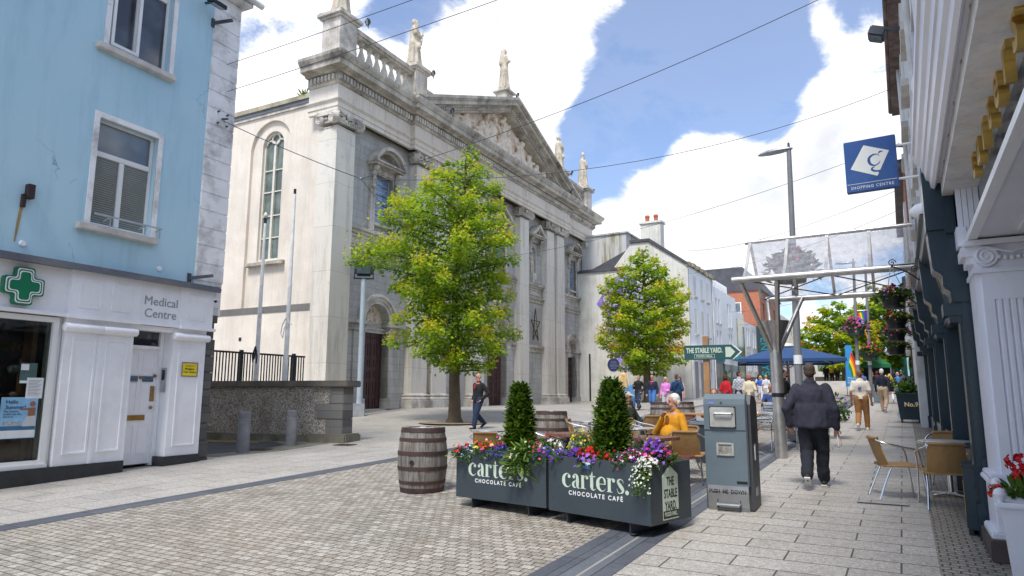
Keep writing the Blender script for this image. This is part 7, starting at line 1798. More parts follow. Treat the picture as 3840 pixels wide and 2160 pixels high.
bag.location = (-1.2, 10.98, gz(-1.2, 10.98)); bag.rotation_euler.z = rad(3); blend(a, 'film', cloth('#e8e4e6', .3), bag, .012, .012, 3); a = MB(); a.prism([(0, 0), (.05, -.02), (.04, -.15), (.01, -.1)], 'x', 0, .004); a.v = [(x + w_.x + .045, y + w_.y - .02, z + w_.z - .03) for x, y, z in a.v]; a.build('red_print', cloth('#c01828'), bag, zo=0)
T, J_ = person('man in a cream printed tee shirt and tan trousers walking away', (-1.08, 21.95), rad(-4), 1.70, 'walk2', ('down', 'down'), ('#ddd4c4', 'short'), ('trousers', '#9a6c40'), '#e0dcd6', ('cropped', '#7a5a44'), 'skin_tan', broad=1.08, loose=.012, vox=.014)
def swirl(a):
 for k in range(8): an = k * PI / 4; a.tube([(.055 * q * math.cos(an + q * .9), -.158, 1.22 + .055 * q * math.sin(an + q * .9)) for q in (.25, .5, .75, 1.0)], .008, 5)
childmesh(T, 'printed_swirl', cloth('#2a4a9a'), swirl)
childmesh(T, 'printed_ring', cloth('#8a8a90'), lambda a: [a.tube([(.10 * math.cos(b), -.150, 1.22 + .10 * math.sin(b)), (.10 * math.cos(b + .12), -.150, 1.22 + .10 * math.sin(b + .12))], .005, 4) for b in np.arange(0, 6.2, .24)])
person('white haired man in a navy jumper and beige trousers walking away', (-0.74, 31.6), rad(-8), 1.75, 'walk', ('down', 'swingb'), ('#161c30', 'long'), ('trousers', '#b09880'), '#5a4a3c', ('white', '#dcdad4'), broad=1.05, vox=.018)
person('bald man in a black jacket and blue jeans strolling past the large tree', (-11.75, 18.4), rad(163), 1.75, 'walk', ('pocket', 'pocket'), ('#17181a', 'long'), ('trousers', '#1c2c48'), '#101010', ('bald', '#8a8078'), head=(-0.35, 0), hem=.84, loose=.03, vox=.014, face='glasses', shirt='#9a2a1c', broad=1.06, wr=.006)
person('white haired man in a mustard jumper sitting with his hand on his chin', (-3.38, 11.42), rad(138), 1.80, 'sit', ('lap', 'chin'), ('#c98a12', 'long'), ('trousers', '#6a625a'), '#2a2420', ('white', '#e8e6e0'), head=(-.2, .05), belly=.07, broad=1.14, vox=.011, face=True, shirt='#8a5418', wr=.006, loose=.008)
person('seated man in a pale cap and dark jacket half hidden by the right yew', (-5.25, 14.25), rad(-100), 1.75, 'sit', ('table', 'lap'), ('#2c302c', 'long'), ('trousers', '#22242a'), '#101010', ('cap', '#c8c0b4'), 'skin_tan', vox=.014, loose=.02, broad=1.1, face='glasses')
person('man in a pale grey jumper leaning on the timber table behind the bin', (-3.95, 16.75), rad(185), 1.75, 'sit', ('table', 'table'), ('#a8a4b4', 'long'), ('trousers', '#1c1c20'), '#101010', ('short', '#7a4a2c'), lean=.25, vox=.014, face=True, loose=.012)
person('bald tanned man in a blue jumper sitting at the far timber table', (-3.75, 23.45), rad(200), 1.75, 'sit', ('lap', 'table'), ('#2c4a80', 'long'), ('trousers', '#1c3c74'), '#5a4030', ('bald', '#5a4a40'), 'skin_tan', head=(-.45, 0), vox=.016, face=True, belly=.05, broad=1.1)
T, J_ = person('bearded man in a black jumper and grey shorts standing by the aluminium chairs', (-2.95, 20.9), rad(-75), 1.74, 'stand', ('bend', 'bend'), ('#0e0e10', 'long'), ('shorts', '#9a98a4'), '#141416', ('cropped', '#181210'), head=(-.1, 0), vox=.014, face=True, broad=1.12, belly=.04, loose=.012)
a = MB(); a.ball(J_['HP']((0, .048, 1.565)), (.052, .05, .042), 10, 8); blend(a, 'beard', cloth('#221814'), T, .012)
T, J_ = person('woman with long blonde hair in a denim jacket and denim skirt seen from behind', (-6.35, 17.0), rad(12), 1.70, 'stand', ('bend', 'down'), ('#5a8ec0', 'long'), ('skirt', '#7090c0'), '#d8d0c8', ('long', '#d8b47c'), vox=.014, hem=.86, head=(-.5, 0), loose=.012)
childmesh(T, 'shoulder_bag', M['black_metal'], lambda a: (a.box(.16, .24, -.10, .10, .80, 1.0), a.bar((.19, 0, 1.0), (-.10, -.10, 1.42), .015, .008)))
T, J_ = person('young man in a black jacket and ripped jeans looking at his phone', (-10.72, 30.58), rad(172), 1.62, 'walk', ('pocket', 'phone'), ('#15161a', 'long'), ('trousers', 'ripped'), '#101010', ('short', '#1c1410'), head=(0, -.5), vox=.018, face=True, loose=.02, hem=.86)
childmesh(T, 'phone', M['black'], lambda a: a.cbox(J_['wri'][1] + Vector((0, .08, .03)), (.07, .015, .13), Matrix.Rotation(-.6, 3, 'X')))
person('man in a navy hooded top over a red tee shirt and light jeans', (-9.89, 30.1), rad(182), 1.62, 'walk', ('down', 'down'), ('#1c2640', 'long'), ('trousers', '#4070b0'), '#141414', ('cropped', '#4a3828'), vox=.018, face=True, shirt='#c01830', broad=1.05, loose=.012)
person('woman with short fair hair in a pink shirt', (-8.9, 28.9), rad(178), 1.52, 'stand', ('bend', 'down'), ('#d884cc', 'long'), ('trousers', '#c8c0c4'), '#c0b8b0', ('bob', '#c0a070'), vox=.018, face='glasses', loose=.02, hem=.82)
person('dark curly haired woman in pale pink walking behind the man in the blue jacket', (-8.5, 29.6), rad(185), 1.52, 'walk', ('down', 'down'), ('#d8b0b8', 'short'), ('trousers', '#d0a8b0'), '#a09088', ('bob', '#2a1a14'), vox=.02, face=True)
T, J_ = person('man in a petrol blue jacket with a shoulder strap seen from behind', (-7.87, 27.1), rad(-12), 1.64, 'stand', ('bend', 'bend'), ('#163c64', 'long'), ('trousers', '#1a2234'), '#101010', ('short', '#5a4030'), vox=.018, hem=.84, loose=.02, head=(-.35, -.1), broad=1.05)
childmesh(T, 'strap', M['black'], lambda a: a.bar((.14, -.15, 1.40), (-.14, -.175, .95), .03, .01, (0, 1, 0)))
person('woman with curly brown hair in a bright red jacket seen from behind', (-6.0, 27.3), rad(-30), 1.60, 'stand', ('bend', 'down'), ('#c01828', 'long'), ('trousers', '#22242c'), '#202020', ('bob', '#4a2a18'), vox=.018, loose=.03, hem=.80, head=(-.3, 0))
person('young man in a pale checked overshirt between the red and cream jackets', (-5.72, 28.4), rad(-15), 1.73, 'stand', ('down', 'down'), ('plaid', 'long'), ('trousers', '#282c34'), '#e0e0e0', ('short', '#3a2418'), vox=.018, loose=.02, hem=.80, head=(-.8, 0), face=True)
person('woman with pinkish hair in a cream jacket seen from behind', (-5.25, 27.9), rad(-5), 1.60, 'stand', ('down', 'bend'), ('#dcd0b4', 'long'), ('trousers', '#8a7a70'), '#303030', ('bob', '#b06a60'), vox=.018, loose=.025, hem=.82)
far = [('woman in a white patterned top and white shorts walking away down the street', (-6.71, 40.6), 0.1, 1.52, 'walk', ('down', 'down'), ('pattern', 'short'), ('shorts', '#e0dcdc'), ('short', '#c09858')),
       ('woman in a pale blue top and bright blue shorts far down the left pavement', (-7.78, 44.6), 0.0, 1.55, 'walk2', ('bend', 'down'), ('#b0c4dc', 'short'), ('shorts', '#2878b0'), ('long', '#3a2418')),
       ('blonde girl in a royal blue top beside the patterned white top', (-7.6, 44.0), 3.1, 1.46, 'walk', ('down', 'down'), ('#3060b8', 'short'), ('trousers', '#d0ccd0'), ('bob', '#c0a060')),
       ('man in a dark olive shirt and beige shorts far down the left pavement', (-7.05, 45.2), 3.2, 1.56, 'stand', ('down', 'pocket'), ('#3a4038', 'short'), ('shorts', '#b0a08c'), ('bald', '#6a5a50')),
       ('woman in a pale blue top and white trousers beyond the white haired walker', (-0.62, 41.7), 0.1, 1.50, 'walk', ('down', 'down'), ('#90b0c8', 'long'), ('trousers', '#dcdce4'), ('long', '#c8a878')),
       ('woman in a bright blue dress near the right hand shops', (-0.28, 47.7), 2.6, 1.58, 'stand', ('bend', 'down'), ('#3888c8', 'none'), ('dress', '#3888c8'), ('bob', '#c0a080')),
       ('man in a grey top carrying a dark rucksack near the right hand shops', (0.05, 46.2), 0.2, 1.62, 'walk', ('bend', 'down'), ('#5a6068', 'long'), ('trousers', '#101214'), ('short', '#4a3828')),
       ('man in a blue checked shirt beside the feather banner', (-2.55, 56.6), 0.1, 1.56, 'stand', ('down', 'down'), ('#5a6aa0', 'short'), ('trousers', '#20242c'), ('short', '#2a2018')),
       ('woman in a red dress standing left of the feather banner base', (-2.82, 56.3), 0.3, 1.55, 'stand', ('down', 'down'), ('#c02040', 'none'), ('dress', '#c02040'), ('long', '#3a2018')),
       ('fair haired woman in black near the farthest street lamp', (-2.0, 57.0), 0.4, 1.66, 'stand', ('down', 'bend'), ('#141416', 'long'), ('trousers', '#141416'), ('long', '#a07848')),
       ('woman in a maroon top near the farthest street lamp', (-1.66, 57.6), 0.1, 1.66, 'stand', ('bend', 'down'), ('#5a2038', 'long'), ('trousers', '#1c1c22'), ('bob', '#5a3020')),
       ('dark clothed man before the turquoise panel, the left one of two', (-0.6, 64), 0.6, 1.80, 'stand', ('bend', 'bend'), ('#141a24', 'short'), ('shorts', '#1c2028'), ('short', '#1c1410')),
       ('dark clothed man before the turquoise panel, the right one of two', (-0.1, 64.4), 3.0, 1.76, 'stand', ('down', 'down'), ('#141c34', 'long'), ('trousers', '#14161c'), ('short', '#1c1410')),
       ('dark suited man on the raised paving far up the street', (-6.2, 70), 0.2, 1.75, 'stand', ('down', 'down'), ('#101014', 'long'), ('trousers', '#101014'), ('short', '#201814')),
       ('person in a yellow top on the raised paving far up the street', (-5.75, 70.4), 3.0, 1.60, 'stand', ('down', 'down'), ('#d8a818', 'long'), ('trousers', '#202020'), ('bob', '#3a2418')),
       ('person in a brown coat on the raised paving far up the street', (-5.3, 70.2), 0.0, 1.66, 'walk', ('down', 'down'), ('#4a2c1c', 'long'), ('trousers', '#2a2420'), ('long', '#2a1c14'))]
for l, p, r_, h_, lg, ar, tp, bt, hr in far:
 up = p[1] > 69; T, J_ = person(l, p, r_, h_, lg, ar, tp, bt, '#c8c4c0' if 'white' in l else '#202020', hr, vox=.03, z=(gz(0, 57) + 1.04) if up else None, loose=.01)
 if 'rucksack' in l: childmesh(T, 'rucksack', M['black_metal'], lambda a: a.ball((0, -.19, 1.22), (.14, .10, .21), 12, 8))
def statue(label, x, y, z, H, kind, rz=0.0, slim=1.0):
 T = CT('statue', label, 'statue', x, y, z, 'stone saints on the church', rz); k = H / 1.9; T.scale = (k * slim, k * slim, k)
 a = MB(); rings = []; R4 = random.Random(len(label))
 ph = [R4.uniform(0, 6) for _ in range(4)]
 for zz, r, dp in ((0.10, .31, .27), (.35, .27, .23), (.7, .245, .20), (1.0, .225, .18), (1.2, .235, .17), (1.42, .22, .15), (1.54, .12, .10)):
  f = max(0, 1.25 - zz) * .10; rings.append([(r * math.cos(q) * (1 + f * math.sin(7 * q + ph[0]) + f * .7 * math.sin(12 * q + ph[1] + zz)), dp * math.sin(q) * (1 + f * math.sin(7 * q + ph[0]) + f * .7 * math.sin(12 * q + ph[1] + zz)), zz) for q in [2 * PI * i / 40 for i in range(40)]])
 a.loft(rings); a.ball((0, -.03, 1.70), (.085, .10, .115), 12, 8); a.cap((0, 0, 1.5), (0, -.01, 1.62), .06, .06); a.cap((-.19, 0, 1.44), (.19, 0, 1.44), .075, .075)
 if kind == 'veil': a.ball((0, .02, 1.71), (.115, .12, .135), 12, 8); a.cap((0, .06, 1.68), (0, .10, 1.2), .12, .17, 12); hands = ((.03, -.27, 1.36), (-.03, -.27, 1.36))
 elif kind == 'mitre': a.prism([(-.09, 1.76), (.09, 1.76), (.10, 1.86), (0, 1.99), (-.10, 1.86)], 'y', -.07, .06); a.cap((0, .08, 1.45), (0, .14, .5), .18, .26, 12, (1, .4), (1, 0, 0)); hands = ((.12, -.25, 1.38), (-.05, -.24, 1.15))
 else: a.ball((0, -.09, 1.63), (.06, .06, .09), 10, 8); a.ball((0, .02, 1.74), (.10, .10, .10), 10, 8); a.cap((.12, -.12, 1.40), (-.16, -.16, .7), .06, .10, 10); hands = ((.10, -.27, 1.30), (-.08, -.24, 1.12))
 for s, hnd in zip((1, -1), hands): e = (s * .27, -.06, 1.18); a.cap((s * .20, 0, 1.43), e, .075, .07); a.cap(e, hnd, .07, .04); a.ball(hnd, (.035, .045, .05), 8, 6)
 if kind == 'key': a.cap((.02, -.28, 1.45), (.0, -.26, .85), .022, .018)
 blend(a, 'figure', M['statue'], T, .022, .010, len(label), 2, wscale=(9, 9, 2.5))
 b = MB(); b.lathe([(.33, 0), (.32, .1), (.28, .14)], n=10, squash=(1, .85)); b.build('rock_base', M['statue'], T, zo=0)
statue('robed stone statue on the left corner pedestal cut off by the top of the picture', -4.58, 0.25, 17.65, 2.75, 'book')
statue('bearded stone statue in a cloak left of the pediment', 0.85, 0.35, 17.75, 2.75, 'key', 0.5)
statue('veiled stone statue praying on the apex of the pediment', 9.75, 0.05, 20.12, 2.95, 'veil', 0.9, 0.85)
statue('bearded stone statue right of the pediment', 18.65, 0.35, 17.75, 2.75, 'key', 0.9)
statue('stone bishop statue with a mitre on the right corner pedestal', 23.15, 0.25, 17.65, 2.85, 'mitre', 0.9)
statue('pale stone statue standing in the left niche', 5.0, WY + 0.10, 9.5, 1.55, 'book', 0, .9); statue('pale stone statue standing in the right niche', 14.45, WY + 0.10, 9.5, 1.55, 'mitre', 0, .9)
a = MB(); R5 = random.Random(8)
for i in range(22):
 t = -1 + 2 * (i + R5.uniform(.1, .9)) / 22; x = AX + t * 7.4; hh = ((1 - abs(t)) * 3.0 + 0.5) * R5.uniform(.6, 1.0); lx = R5.uniform(-.5, .5)
 a.cap((x, 0.2, 15.7), (x + lx, 0.12, 15.75 + hh * .58), R5.uniform(.3, .5), .27, 10, (1, .7), (1, 0, 0)); a.ball((x + lx * 1.2, 0.04, 15.75 + hh * .80), (.18, .18, .22), 8, 6)
 a.cap((x + lx, 0.05, 15.75 + hh * .6), (x + lx + R5.choice((-.6, .6)), 0, 15.75 + hh * R5.uniform(.2, .8)), .12, .09, 8)
 if i % 3 == 0: a.cap((x + .2, .2, 15.75 + hh * .6), (x + R5.choice((-.8, .8)), .22, 15.75 + hh * .85), .14, .32, 8, (1, .35), (0, 0, 1))
 a.cap((x - .45, .12, 15.75 + R5.uniform(0, .2)), (x + .5, .08, 15.75 + hh * .35), .2, .16, 8)
a.box(AX - .1, AX + .1, 0.0, 0.24, 17.0, 18.5); a.box(AX - .4, AX + .4, 0.0, 0.24, 18.0, 18.2)
a.v = [(x, y, z - CZ) for x, y, z in a.v]; blend(a, 'relief', M['relief'], CH, .045, .05, 2, 2, wscale=(4, 4, 3))
# right-hand side of the street
M['lilac_white'] = mat('white_gloss_shopfront', (0.78, 0.78, 0.85), 0.35, 0.04, 1.5, dirt=(0.5, 0.49, 0.5), dirt_amt=0.3)
M['navy'] = mat('navy_gloss_shopfront', (0.012, 0.030, 0.045), 0.28, 0.2, 1.5, 0.08, 30)
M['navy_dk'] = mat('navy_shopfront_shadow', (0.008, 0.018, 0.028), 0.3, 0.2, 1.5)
M['gold'] = mat('gold_lettering', (0.62, 0.40, 0.10), 0.32, 0.12, 5, metal=0.75)
M['light_ring'] = mat('downlight_ring', (0.38, 0.30, 0.17), 0.4, 0.1, 5); M['light_lens'] = mat('downlight_lens', (0.16, 0.135, 0.09), 0.3, 0.1, 5)
M['slate_fascia'] = mat('dark_fascia_glaze', (0.10, 0.13, 0.16), 0.12, 0.2, 1.5)
M['old_white'] = mat('old_white_render', (0.74, 0.73, 0.72), 0.85, 0.12, 1.5, 0.3, 30, dirt=(0.25, 0.23, 0.2), dirt_amt=0.6, streak=0.35)
M['brick'] = stone_blocks('red_brick', [(0.40, 0.10, 0.045), (0.52, 0.16, 0.07)], 0.23, 0.075, (0.32, 0.24, 0.18), stain=0.2, swap='yz', bump=0.2, warm=(0.50, 0.17, 0.08))
M['brick_x'] = stone_blocks('red_brick_gable', [(0.44, 0.11, 0.05), (0.56, 0.18, 0.08)], 0.23, 0.075, (0.34, 0.25, 0.19), stain=0.15, swap='xz', bump=0.2, warm=(0.52, 0.18, 0.09))
T = thing('white_shopfront', 'white classical shopfront with fluted pilaster, panelled soffit and downlights', 'shopfront', (0.6, 7.85, gz(0, 7.85))); Z0 = gz(0, 7.85); ZO[T.name] = Z0
def P(mb, nm, mt, par=None, **k):
 mb.v = [(x - 0.6, y - 7.85, z) for x, y, z in mb.v]; return mb.build(nm, M[mt], T if par is None else par, zo=Z0, **k)
a = MB(); x0, x1, y0, y1 = 0.66, 1.30, 7.62, 8.25
nfl = 7; fx0, fx1 = 0.78, 1.15; w = (fx1 - fx0) / nfl
prof = [(x0, y0 + 0.04), (x0 + 0.05, y0 + 0.04), (x0 + 0.05, y0)]
for i in range(nfl):
 c = fx0 + w * (i + 0.5)
 for k in range(7):
  an = PI * k / 6; prof.append((c - w * 0.30 * math.cos(an), y0 + w * 0.38 * math.sin(an)))
prof += [(x1 - 0.08, y0), (x1 - 0.08, y0 + 0.04), (x1, y0 + 0.04), (x1, y1), (x0, y1)]
a.prism(prof, 'z', 0.95, 2.55)
flat = [(x0, y0 + 0.04), (x0 + 0.05, y0 + 0.04), (x0 + 0.05, y0), (x1 - 0.08, y0), (x1 - 0.08, y0 + 0.04), (x1, y0 + 0.04), (x1, y1), (x0, y1)]
a.prism(flat, 'z', 2.55, 2.82)
P(a, 'pilaster_shaft', 'lilac_white')
a = MB()
a.box(x0 - 0.03, x1 + 0.03, y0 - 0.03, y1, 0.46, 0.88); a.box(x0 - 0.07, x1 + 0.07, y0 - 0.07, y1, 0.88, 0.93); a.box(x0 - 0.05, x1 + 0.05, y0 - 0.05, y1, 0.93, 0.97); a.box(x0 - 0.08, x1 + 0.08, y0 - 0.08, y1, 0.38, 0.47)
P(a, 'pilaster_base', 'lilac_white', bevel=0.012)
a = MB(); a.box(x0 - 0.02, x1 + 0.02, y0 - 0.02, y1, 2.80, 2.84); a.box(x0, x1, y0 + 0.02, y1, 2.84, 3.06); a.box(x0 - 0.06, x1 + 0.06, y0 - 0.07, y1, 3.06, 3.11)
a.box(x0 - 0.05, x0 + 0.0, y0 + 0.04, y1 - 0.2, 2.90, 2.97); a.box(x0 - 0.09, x0, y0 + 0.02, y1 - 0.2, 2.97, 3.06)
for s in (-1, 1):
 c = ((x0 + x1) / 2 - 0.02 + s * 0.20, y0 + 0.0, 2.955)
 a.lathe([(0.095, -0.02), (0.095, 0.05)], c, 20, axis='y')
 pts = []; rr_ = []
 for i in range(27):
  t = i / 26; an = (PI / 2 + s * -1 * t * 3.6 * PI); q = 0.085 * (1 - 0.85 * t); pts.append((c[0] + q * math.cos(an), c[1] - 0.022, c[2] + q * math.sin(an))); rr_.append(0.014 * (1 - 0.5 * t))
 a.tube(pts, rr_, 6)
a.tube([((x0 + x1) / 2 - 0.22, y0 - 0.02, 3.04), ((x0 + x1) / 2 - 0.02, y0 - 0.02, 2.98), ((x0 + x1) / 2 + 0.18, y0 - 0.02, 3.04)], 0.014, 6)
for i in range(5): a.ball(((x0 + x1) / 2 - 0.02 + (i - 2) * 0.05, y0 - 0.005, 2.93 + 0.006 * abs(i - 2)), (0.022, 0.02, 0.022), 8, 6)
P(a, 'capital', 'lilac_white', fix=True)
a = MB(); a.box(0.665, 3.0, -6.0, 8.2, 3.13, 3.20); P(a, 'soffit', 'lilac_white')
a = MB()
for i in range(14):
 y = 7.3 - i * 0.95
 for xx in (0.98, 1.75):
  a.box(xx, xx + 0.5, y - 0.62, y - 0.58, 3.108, 3.131); a.box(xx, xx + 0.5, y - 0.04, y, 3.108, 3.131); a.box(xx, xx + 0.04, y - 0.58, y - 0.04, 3.108, 3.131); a.box(xx + 0.46, xx + 0.5, y - 0.58, y - 0.04, 3.108, 3.131)
P(a, 'soffit_panels', 'lilac_white')
a = MB(); a.box(0.625, 0.70, -6.0, 8.22, 3.115, 3.17); a.box(0.645, 0.70, -6.0, 8.22, 3.17, 3.22); P(a, 'soffit_edge', 'white_gloss')
a = MB(); a.box(0.80, 1.2, -6.0, 8.05, 3.22, 3.94); P(a, 'fascia', 'slate_fascia')
a = MB(); CP = [(0.86, 3.93), (0.78, 3.90), (0.47, 3.90), (0.455, 3.86), (0.44, 3.84), (0.41, 3.86), (0.40, 3.93), (0.37, 3.95), (0.355, 4.03), (0.34, 4.035), (0.33, 4.12), (0.30, 4.15), (0.285, 4.24), (0.265, 4.245), (0.26, 4.30), (0.9, 4.34)]
a.prism([(x, z) for x, z in CP], 'y', -6.0, 8.32); P(a, 'cornice', 'lilac_white', fix=True)
for i in range(8):
 y = 8.35 - 0.757 * (i + 0.0) + 0.0
 if y > 8.3: y = 8.2
 a = MB(); a.lathe([(0.082, -0.014), (0.082, 0.0), (0.045, -0.004), (0.044, -0.014)], (0.575, y - 0.1, 3.899), 18); l_ = P(a, 'downlight', 'light_ring')
 a = MB(); a.lathe([(0.044, -0.0145), (0.038, -0.002)], (0.575, y - 0.1, 3.899), 16); P(a, 'lens', 'light_lens', par=l_)
a = MB()
for i in range(5): a.box(0.60 + 0.05 * i, 0.645 + 0.05 * i, 8.05, 8.30, 3.22 + 0.0 * i, 3.86)
a.box(0.60, 0.86, 8.08, 8.28, 3.2, 3.86)
for i in range(4): a.box(0.58 - 0.0 * i, 0.66 + 0.05 * i, 8.03, 8.31, 3.30 - 0.05 * i, 3.35 - 0.05 * i)
P(a, 'end_bracket', 'lilac_white')
tx = text('lettering', 'carters.', 0.50, M['gold'], T, (0.80 - 0.6, 5.5 - 7.85, 3.70), rz=-PI / 2, ext=0.03, bold=0.012, space=1.9)
tx.location.x = 0.10
a = MB()
for i in range(16): a.tube([(0.74, 7.9 - i * 0.3, 3.45), (0.80, 7.9 - i * 0.3, 3.45)], 0.01, 6)
P(a, 'letter_pins', 'black_metal')
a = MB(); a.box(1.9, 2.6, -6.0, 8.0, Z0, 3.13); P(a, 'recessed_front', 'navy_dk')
T2 = thing('stone_step', 'brown polished stone step block under the white pilaster', 'step', (0.62, 7.5, gz(0, 7.5)))
a = MB(); a.box(-0.06, 0.45, -0.05, 1.5, 0.0, 0.19); a.build('block', mat('brown_stone', (0.075, 0.052, 0.045), 0.6, 0.25, 5, 0.1, 60), T2, bevel=0.012)
T = thing('navy_shopfront', 'dark navy pub shopfront with pilasters, consoles and gilt lettered fascias', 'shopfront', (0.6, 8.3, gz(0, 8.3))); ZN = gz(0, 8.3); ZO[T.name] = ZN
def Q(mb, nm, mt, par=None, **k):
 mb.v = [(x - 0.6, y - 8.3, z) for x, y, z in mb.v]; return mb.build(nm, M[mt] if isinstance(mt, str) else mt, T if par is None else par, zo=ZN, **k)
BY = [8.36, 11.6, 15.4, 19.4, 23.6]
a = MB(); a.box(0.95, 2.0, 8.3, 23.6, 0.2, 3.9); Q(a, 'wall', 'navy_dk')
a = MB(); a.box(0.62, 0.96, 8.3, 23.6, 0.2, 1.05)
Q(a, 'stall_riser', 'navy')
for i, y in enumerate(BY):
 g = gz(0, y); dz = g - ZN
 a = MB(); a.box(0.58, 0.96, y, y + 0.42, g - 0.05, 2.62 + dz * 0.7); a.box(0.55, 0.96, y - 0.02, y + 0.44, g - 0.05, g + 0.35); a.box(0.56, 0.96, y + 0.08, y + 0.34, g + 0.45, 2.5 + dz * 0.7); q_ = Q(a, 'pilaster', 'navy', bevel=0.008)
 a = MB(); zc = 2.62 + dz * 0.7
 a.prism([(0.62, zc), (0.50, zc), (0.50, zc + 0.12), (0.44, zc + 0.16), (0.44, zc + 0.30), (0.36, zc + 0.36), (0.33, zc + 0.95), (0.96, zc + 0.95), (0.96, zc)], 'y', y - 0.02, y + 0.42); Q(a, 'console', 'navy', par=q_, fix=True, bevel=0.01)
 a = MB(); a.box(0.42, 0.60, y + 0.02, y + 0.36, zc - 0.13, zc - 0.002); a.box(0.47, 0.60, y + 0.05, y + 0.33, zc - 0.2, zc - 0.13); Q(a, 'console_drop', 'navy', par=q_)
 if i < 4:
  ya, yb = y + 0.43, BY[i + 1] - 0.03
  fz = 2.75 + dz * 0.7
  a = MB(); a.prism([(0.66, fz), (0.47, fz + 0.78), (0.96, fz + 0.78), (0.96, fz)], 'y', ya, yb); f_ = Q(a, 'fascia', 'slate_fascia')
  a = MB(); a.prism([(0.62, fz - 0.14), (0.56, fz - 0.10), (0.58, fz - 0.02), (0.64, fz), (0.96, fz), (0.96, fz - 0.14)], 'y', ya, yb); a.prism([(0.46, fz + 0.785), (0.36, fz + 0.84), (0.34, fz + 0.93), (0.30, fz + 0.95), (0.96, fz + 1.0), (0.96, fz + 0.785)], 'y', ya, yb); Q(a, 'moulding', 'navy', par=f_, fix=True)
  a = MB(); n = int((yb - ya) / 0.09)
  for k in range(n): yy = ya + (yb - ya) * (k + 0.5) / n; a.ball((0.50, yy, fz + 0.80), (0.03, 0.035, 0.03), 6, 4); a.ball((0.60, yy, fz - 0.06), (0.025, 0.03, 0.025), 6, 4)
  Q(a, 'bead_moulding', 'navy', par=f_)
  o = text('lettering', ['No 9', 'COFFEE', 'No 9', 'CAFE'][i], 0.42, M['gold'], f_, (0, 0, 0), rz=-PI / 2, rx=PI / 2 + 0.24, ext=0.02, bold=0.005, space=1.2); o.location = (0.565 - 0.6 - 0.03, (ya + yb) / 2 - 8.3, fz + 0.38 - ZN)
  g_ = MB(); g_.box(0.80, 0.82, ya + 0.1, yb - 0.1, g + 0.9, fz - 0.14); Q(g_, 'window', 'glass_dark')
  b_ = MB(); b_.box(0.74, 0.86, ya, ya + 0.10, g + 0.1, fz - 0.14); b_.box(0.74, 0.86, yb - 0.1, yb, g + 0.1, fz - 0.14); b_.box(0.76, 0.86, ya + 0.1, yb - 0.1, g + 0.85, g + 0.9); b_.box(0.77, 0.85, (ya + yb) / 2 - 0.04, (ya + yb) / 2 + 0.04, g + 0.9, fz - 0.14); Q(b_, 'window_frame', 'navy')
a = MB(); a.box(0.50, 0.96, 8.28, 8.36, 3.35, 4.4); a.box(0.33, 0.60, 8.30, 8.62, 3.40, 4.10); Q(a, 'end_pier', 'navy')
T = thing('white_house', 'old white house above the shopfronts with sills and a stained gutter', 'building', (0.6, 8.3, 4.2)); ZW = 4.2; ZO[T.name] = ZW
def U(mb, nm, mt, par=None, **k):
 mb.v = [(x - 0.6, y - 8.3, z) for x, y, z in mb.v]; return mb.build(nm, M[mt] if isinstance(mt, str) else mt, T if par is None else par, zo=ZW, **k)
a = MB(); a.box(0.5, 9, -6, 20.2, 3.75, 9.25); U(a, 'wall', 'old_white')
a = MB(); a.prism([(0.35, 9.26), (9, 9.26), (4.7, 12)], 'y', -6, 20.2); U(a, 'roof', 'lead')
a = MB(); a.box(0.27, 0.5, -6, 20.2, 9.12, 9.26); a.tube([(0.25, -6, 9.28), (0.25, 20.3, 9.28)], 0.06, 8); U(a, 'gutter', mat('rusty_gutter', (0.16, 0.11, 0.10), 0.8, 0.4, 3, dirt=(0.4, 0.36, 0.33), dirt_amt=0.6))
for y in (9.2, 11.4, 13.6, 15.8, 18.0):
 for z in (5.1, 7.3):
  a = MB(); a.box(0.44, 0.5, y - 0.06, y, z, z + 1.5); a.box(0.44, 0.5, y + 0.9, y + 0.96, z, z + 1.5); a.box(0.44, 0.5, y, y + 0.9, z + 1.44, z + 1.5); f_ = U(a, 'window', 'upvc')
  a = MB(); a.box(0.36, 0.5, y - 0.14, y + 1.04, z - 0.13, z - 0.005); U(a, 'sill', 'sill', par=f_)
  a = MB(); a.box(0.485, 0.495, y, y + 0.9, z, z + 1.44); U(a, 'pane', 'glass', par=f_)
for y in (10.6, 17.2):
 a = MB(); a.tube([(0.43, y, 4.1), (0.43, y, 9.1)], 0.045, 8); U(a, 'downpipe', 'old_white')
a = MB(); a.tube(cat([(0.46, 9.3, 5.2), (0.45, 10.6, 4.7), (0.47, 12.0, 5.3), (0.44, 14.4, 5.1), (0.42, 15.2, 4.3), (0.40, 15.3, 3.9)], 5), 0.018, 6); a.tube(cat([(0.47, 9.0, 4.9), (0.44, 12.0, 4.6), (0.46, 14.2, 4.8), (0.38, 14.4, 4.2), (0.36, 14.4, 3.7)], 5), 0.014, 6); U(a, 'cables', 'galv')
a = MB(); a.box(0.38, 0.5, 14.2, 14.6, 5.0, 5.45); U(a, 'junction_box', mat('yellowed_box', (0.5, 0.44, 0.30), 0.6))
for y, z, l in ((8.9, 5.25, 'nearer round white wall boss on the white house'), (10.9, 5.10, 'round white wall boss by the arm of the blue projecting sign')):
 T3 = thing('wall_boss', l, 'wall lamp', (0.44, y, z)); a = MB(); a.ball((0, 0, 0), (0.10, 0.22, 0.22), 16, 10); a.build('dome', M['white'], T3, smooth=True)
T3 = thing('wall_lamp', 'white bell shaped wall lamp above the navy shopfront', 'wall lamp', (0.42, 9.3, 3.85)); a = MB(); a.lathe([(0.10, 0.02), (0.11, -0.03), (0.09, -0.14), (0.03, -0.20), (0.005, -0.21)], (0, 0, 0), 16, axis='x'); a.build('shade', M['white'], T3, smooth=True)
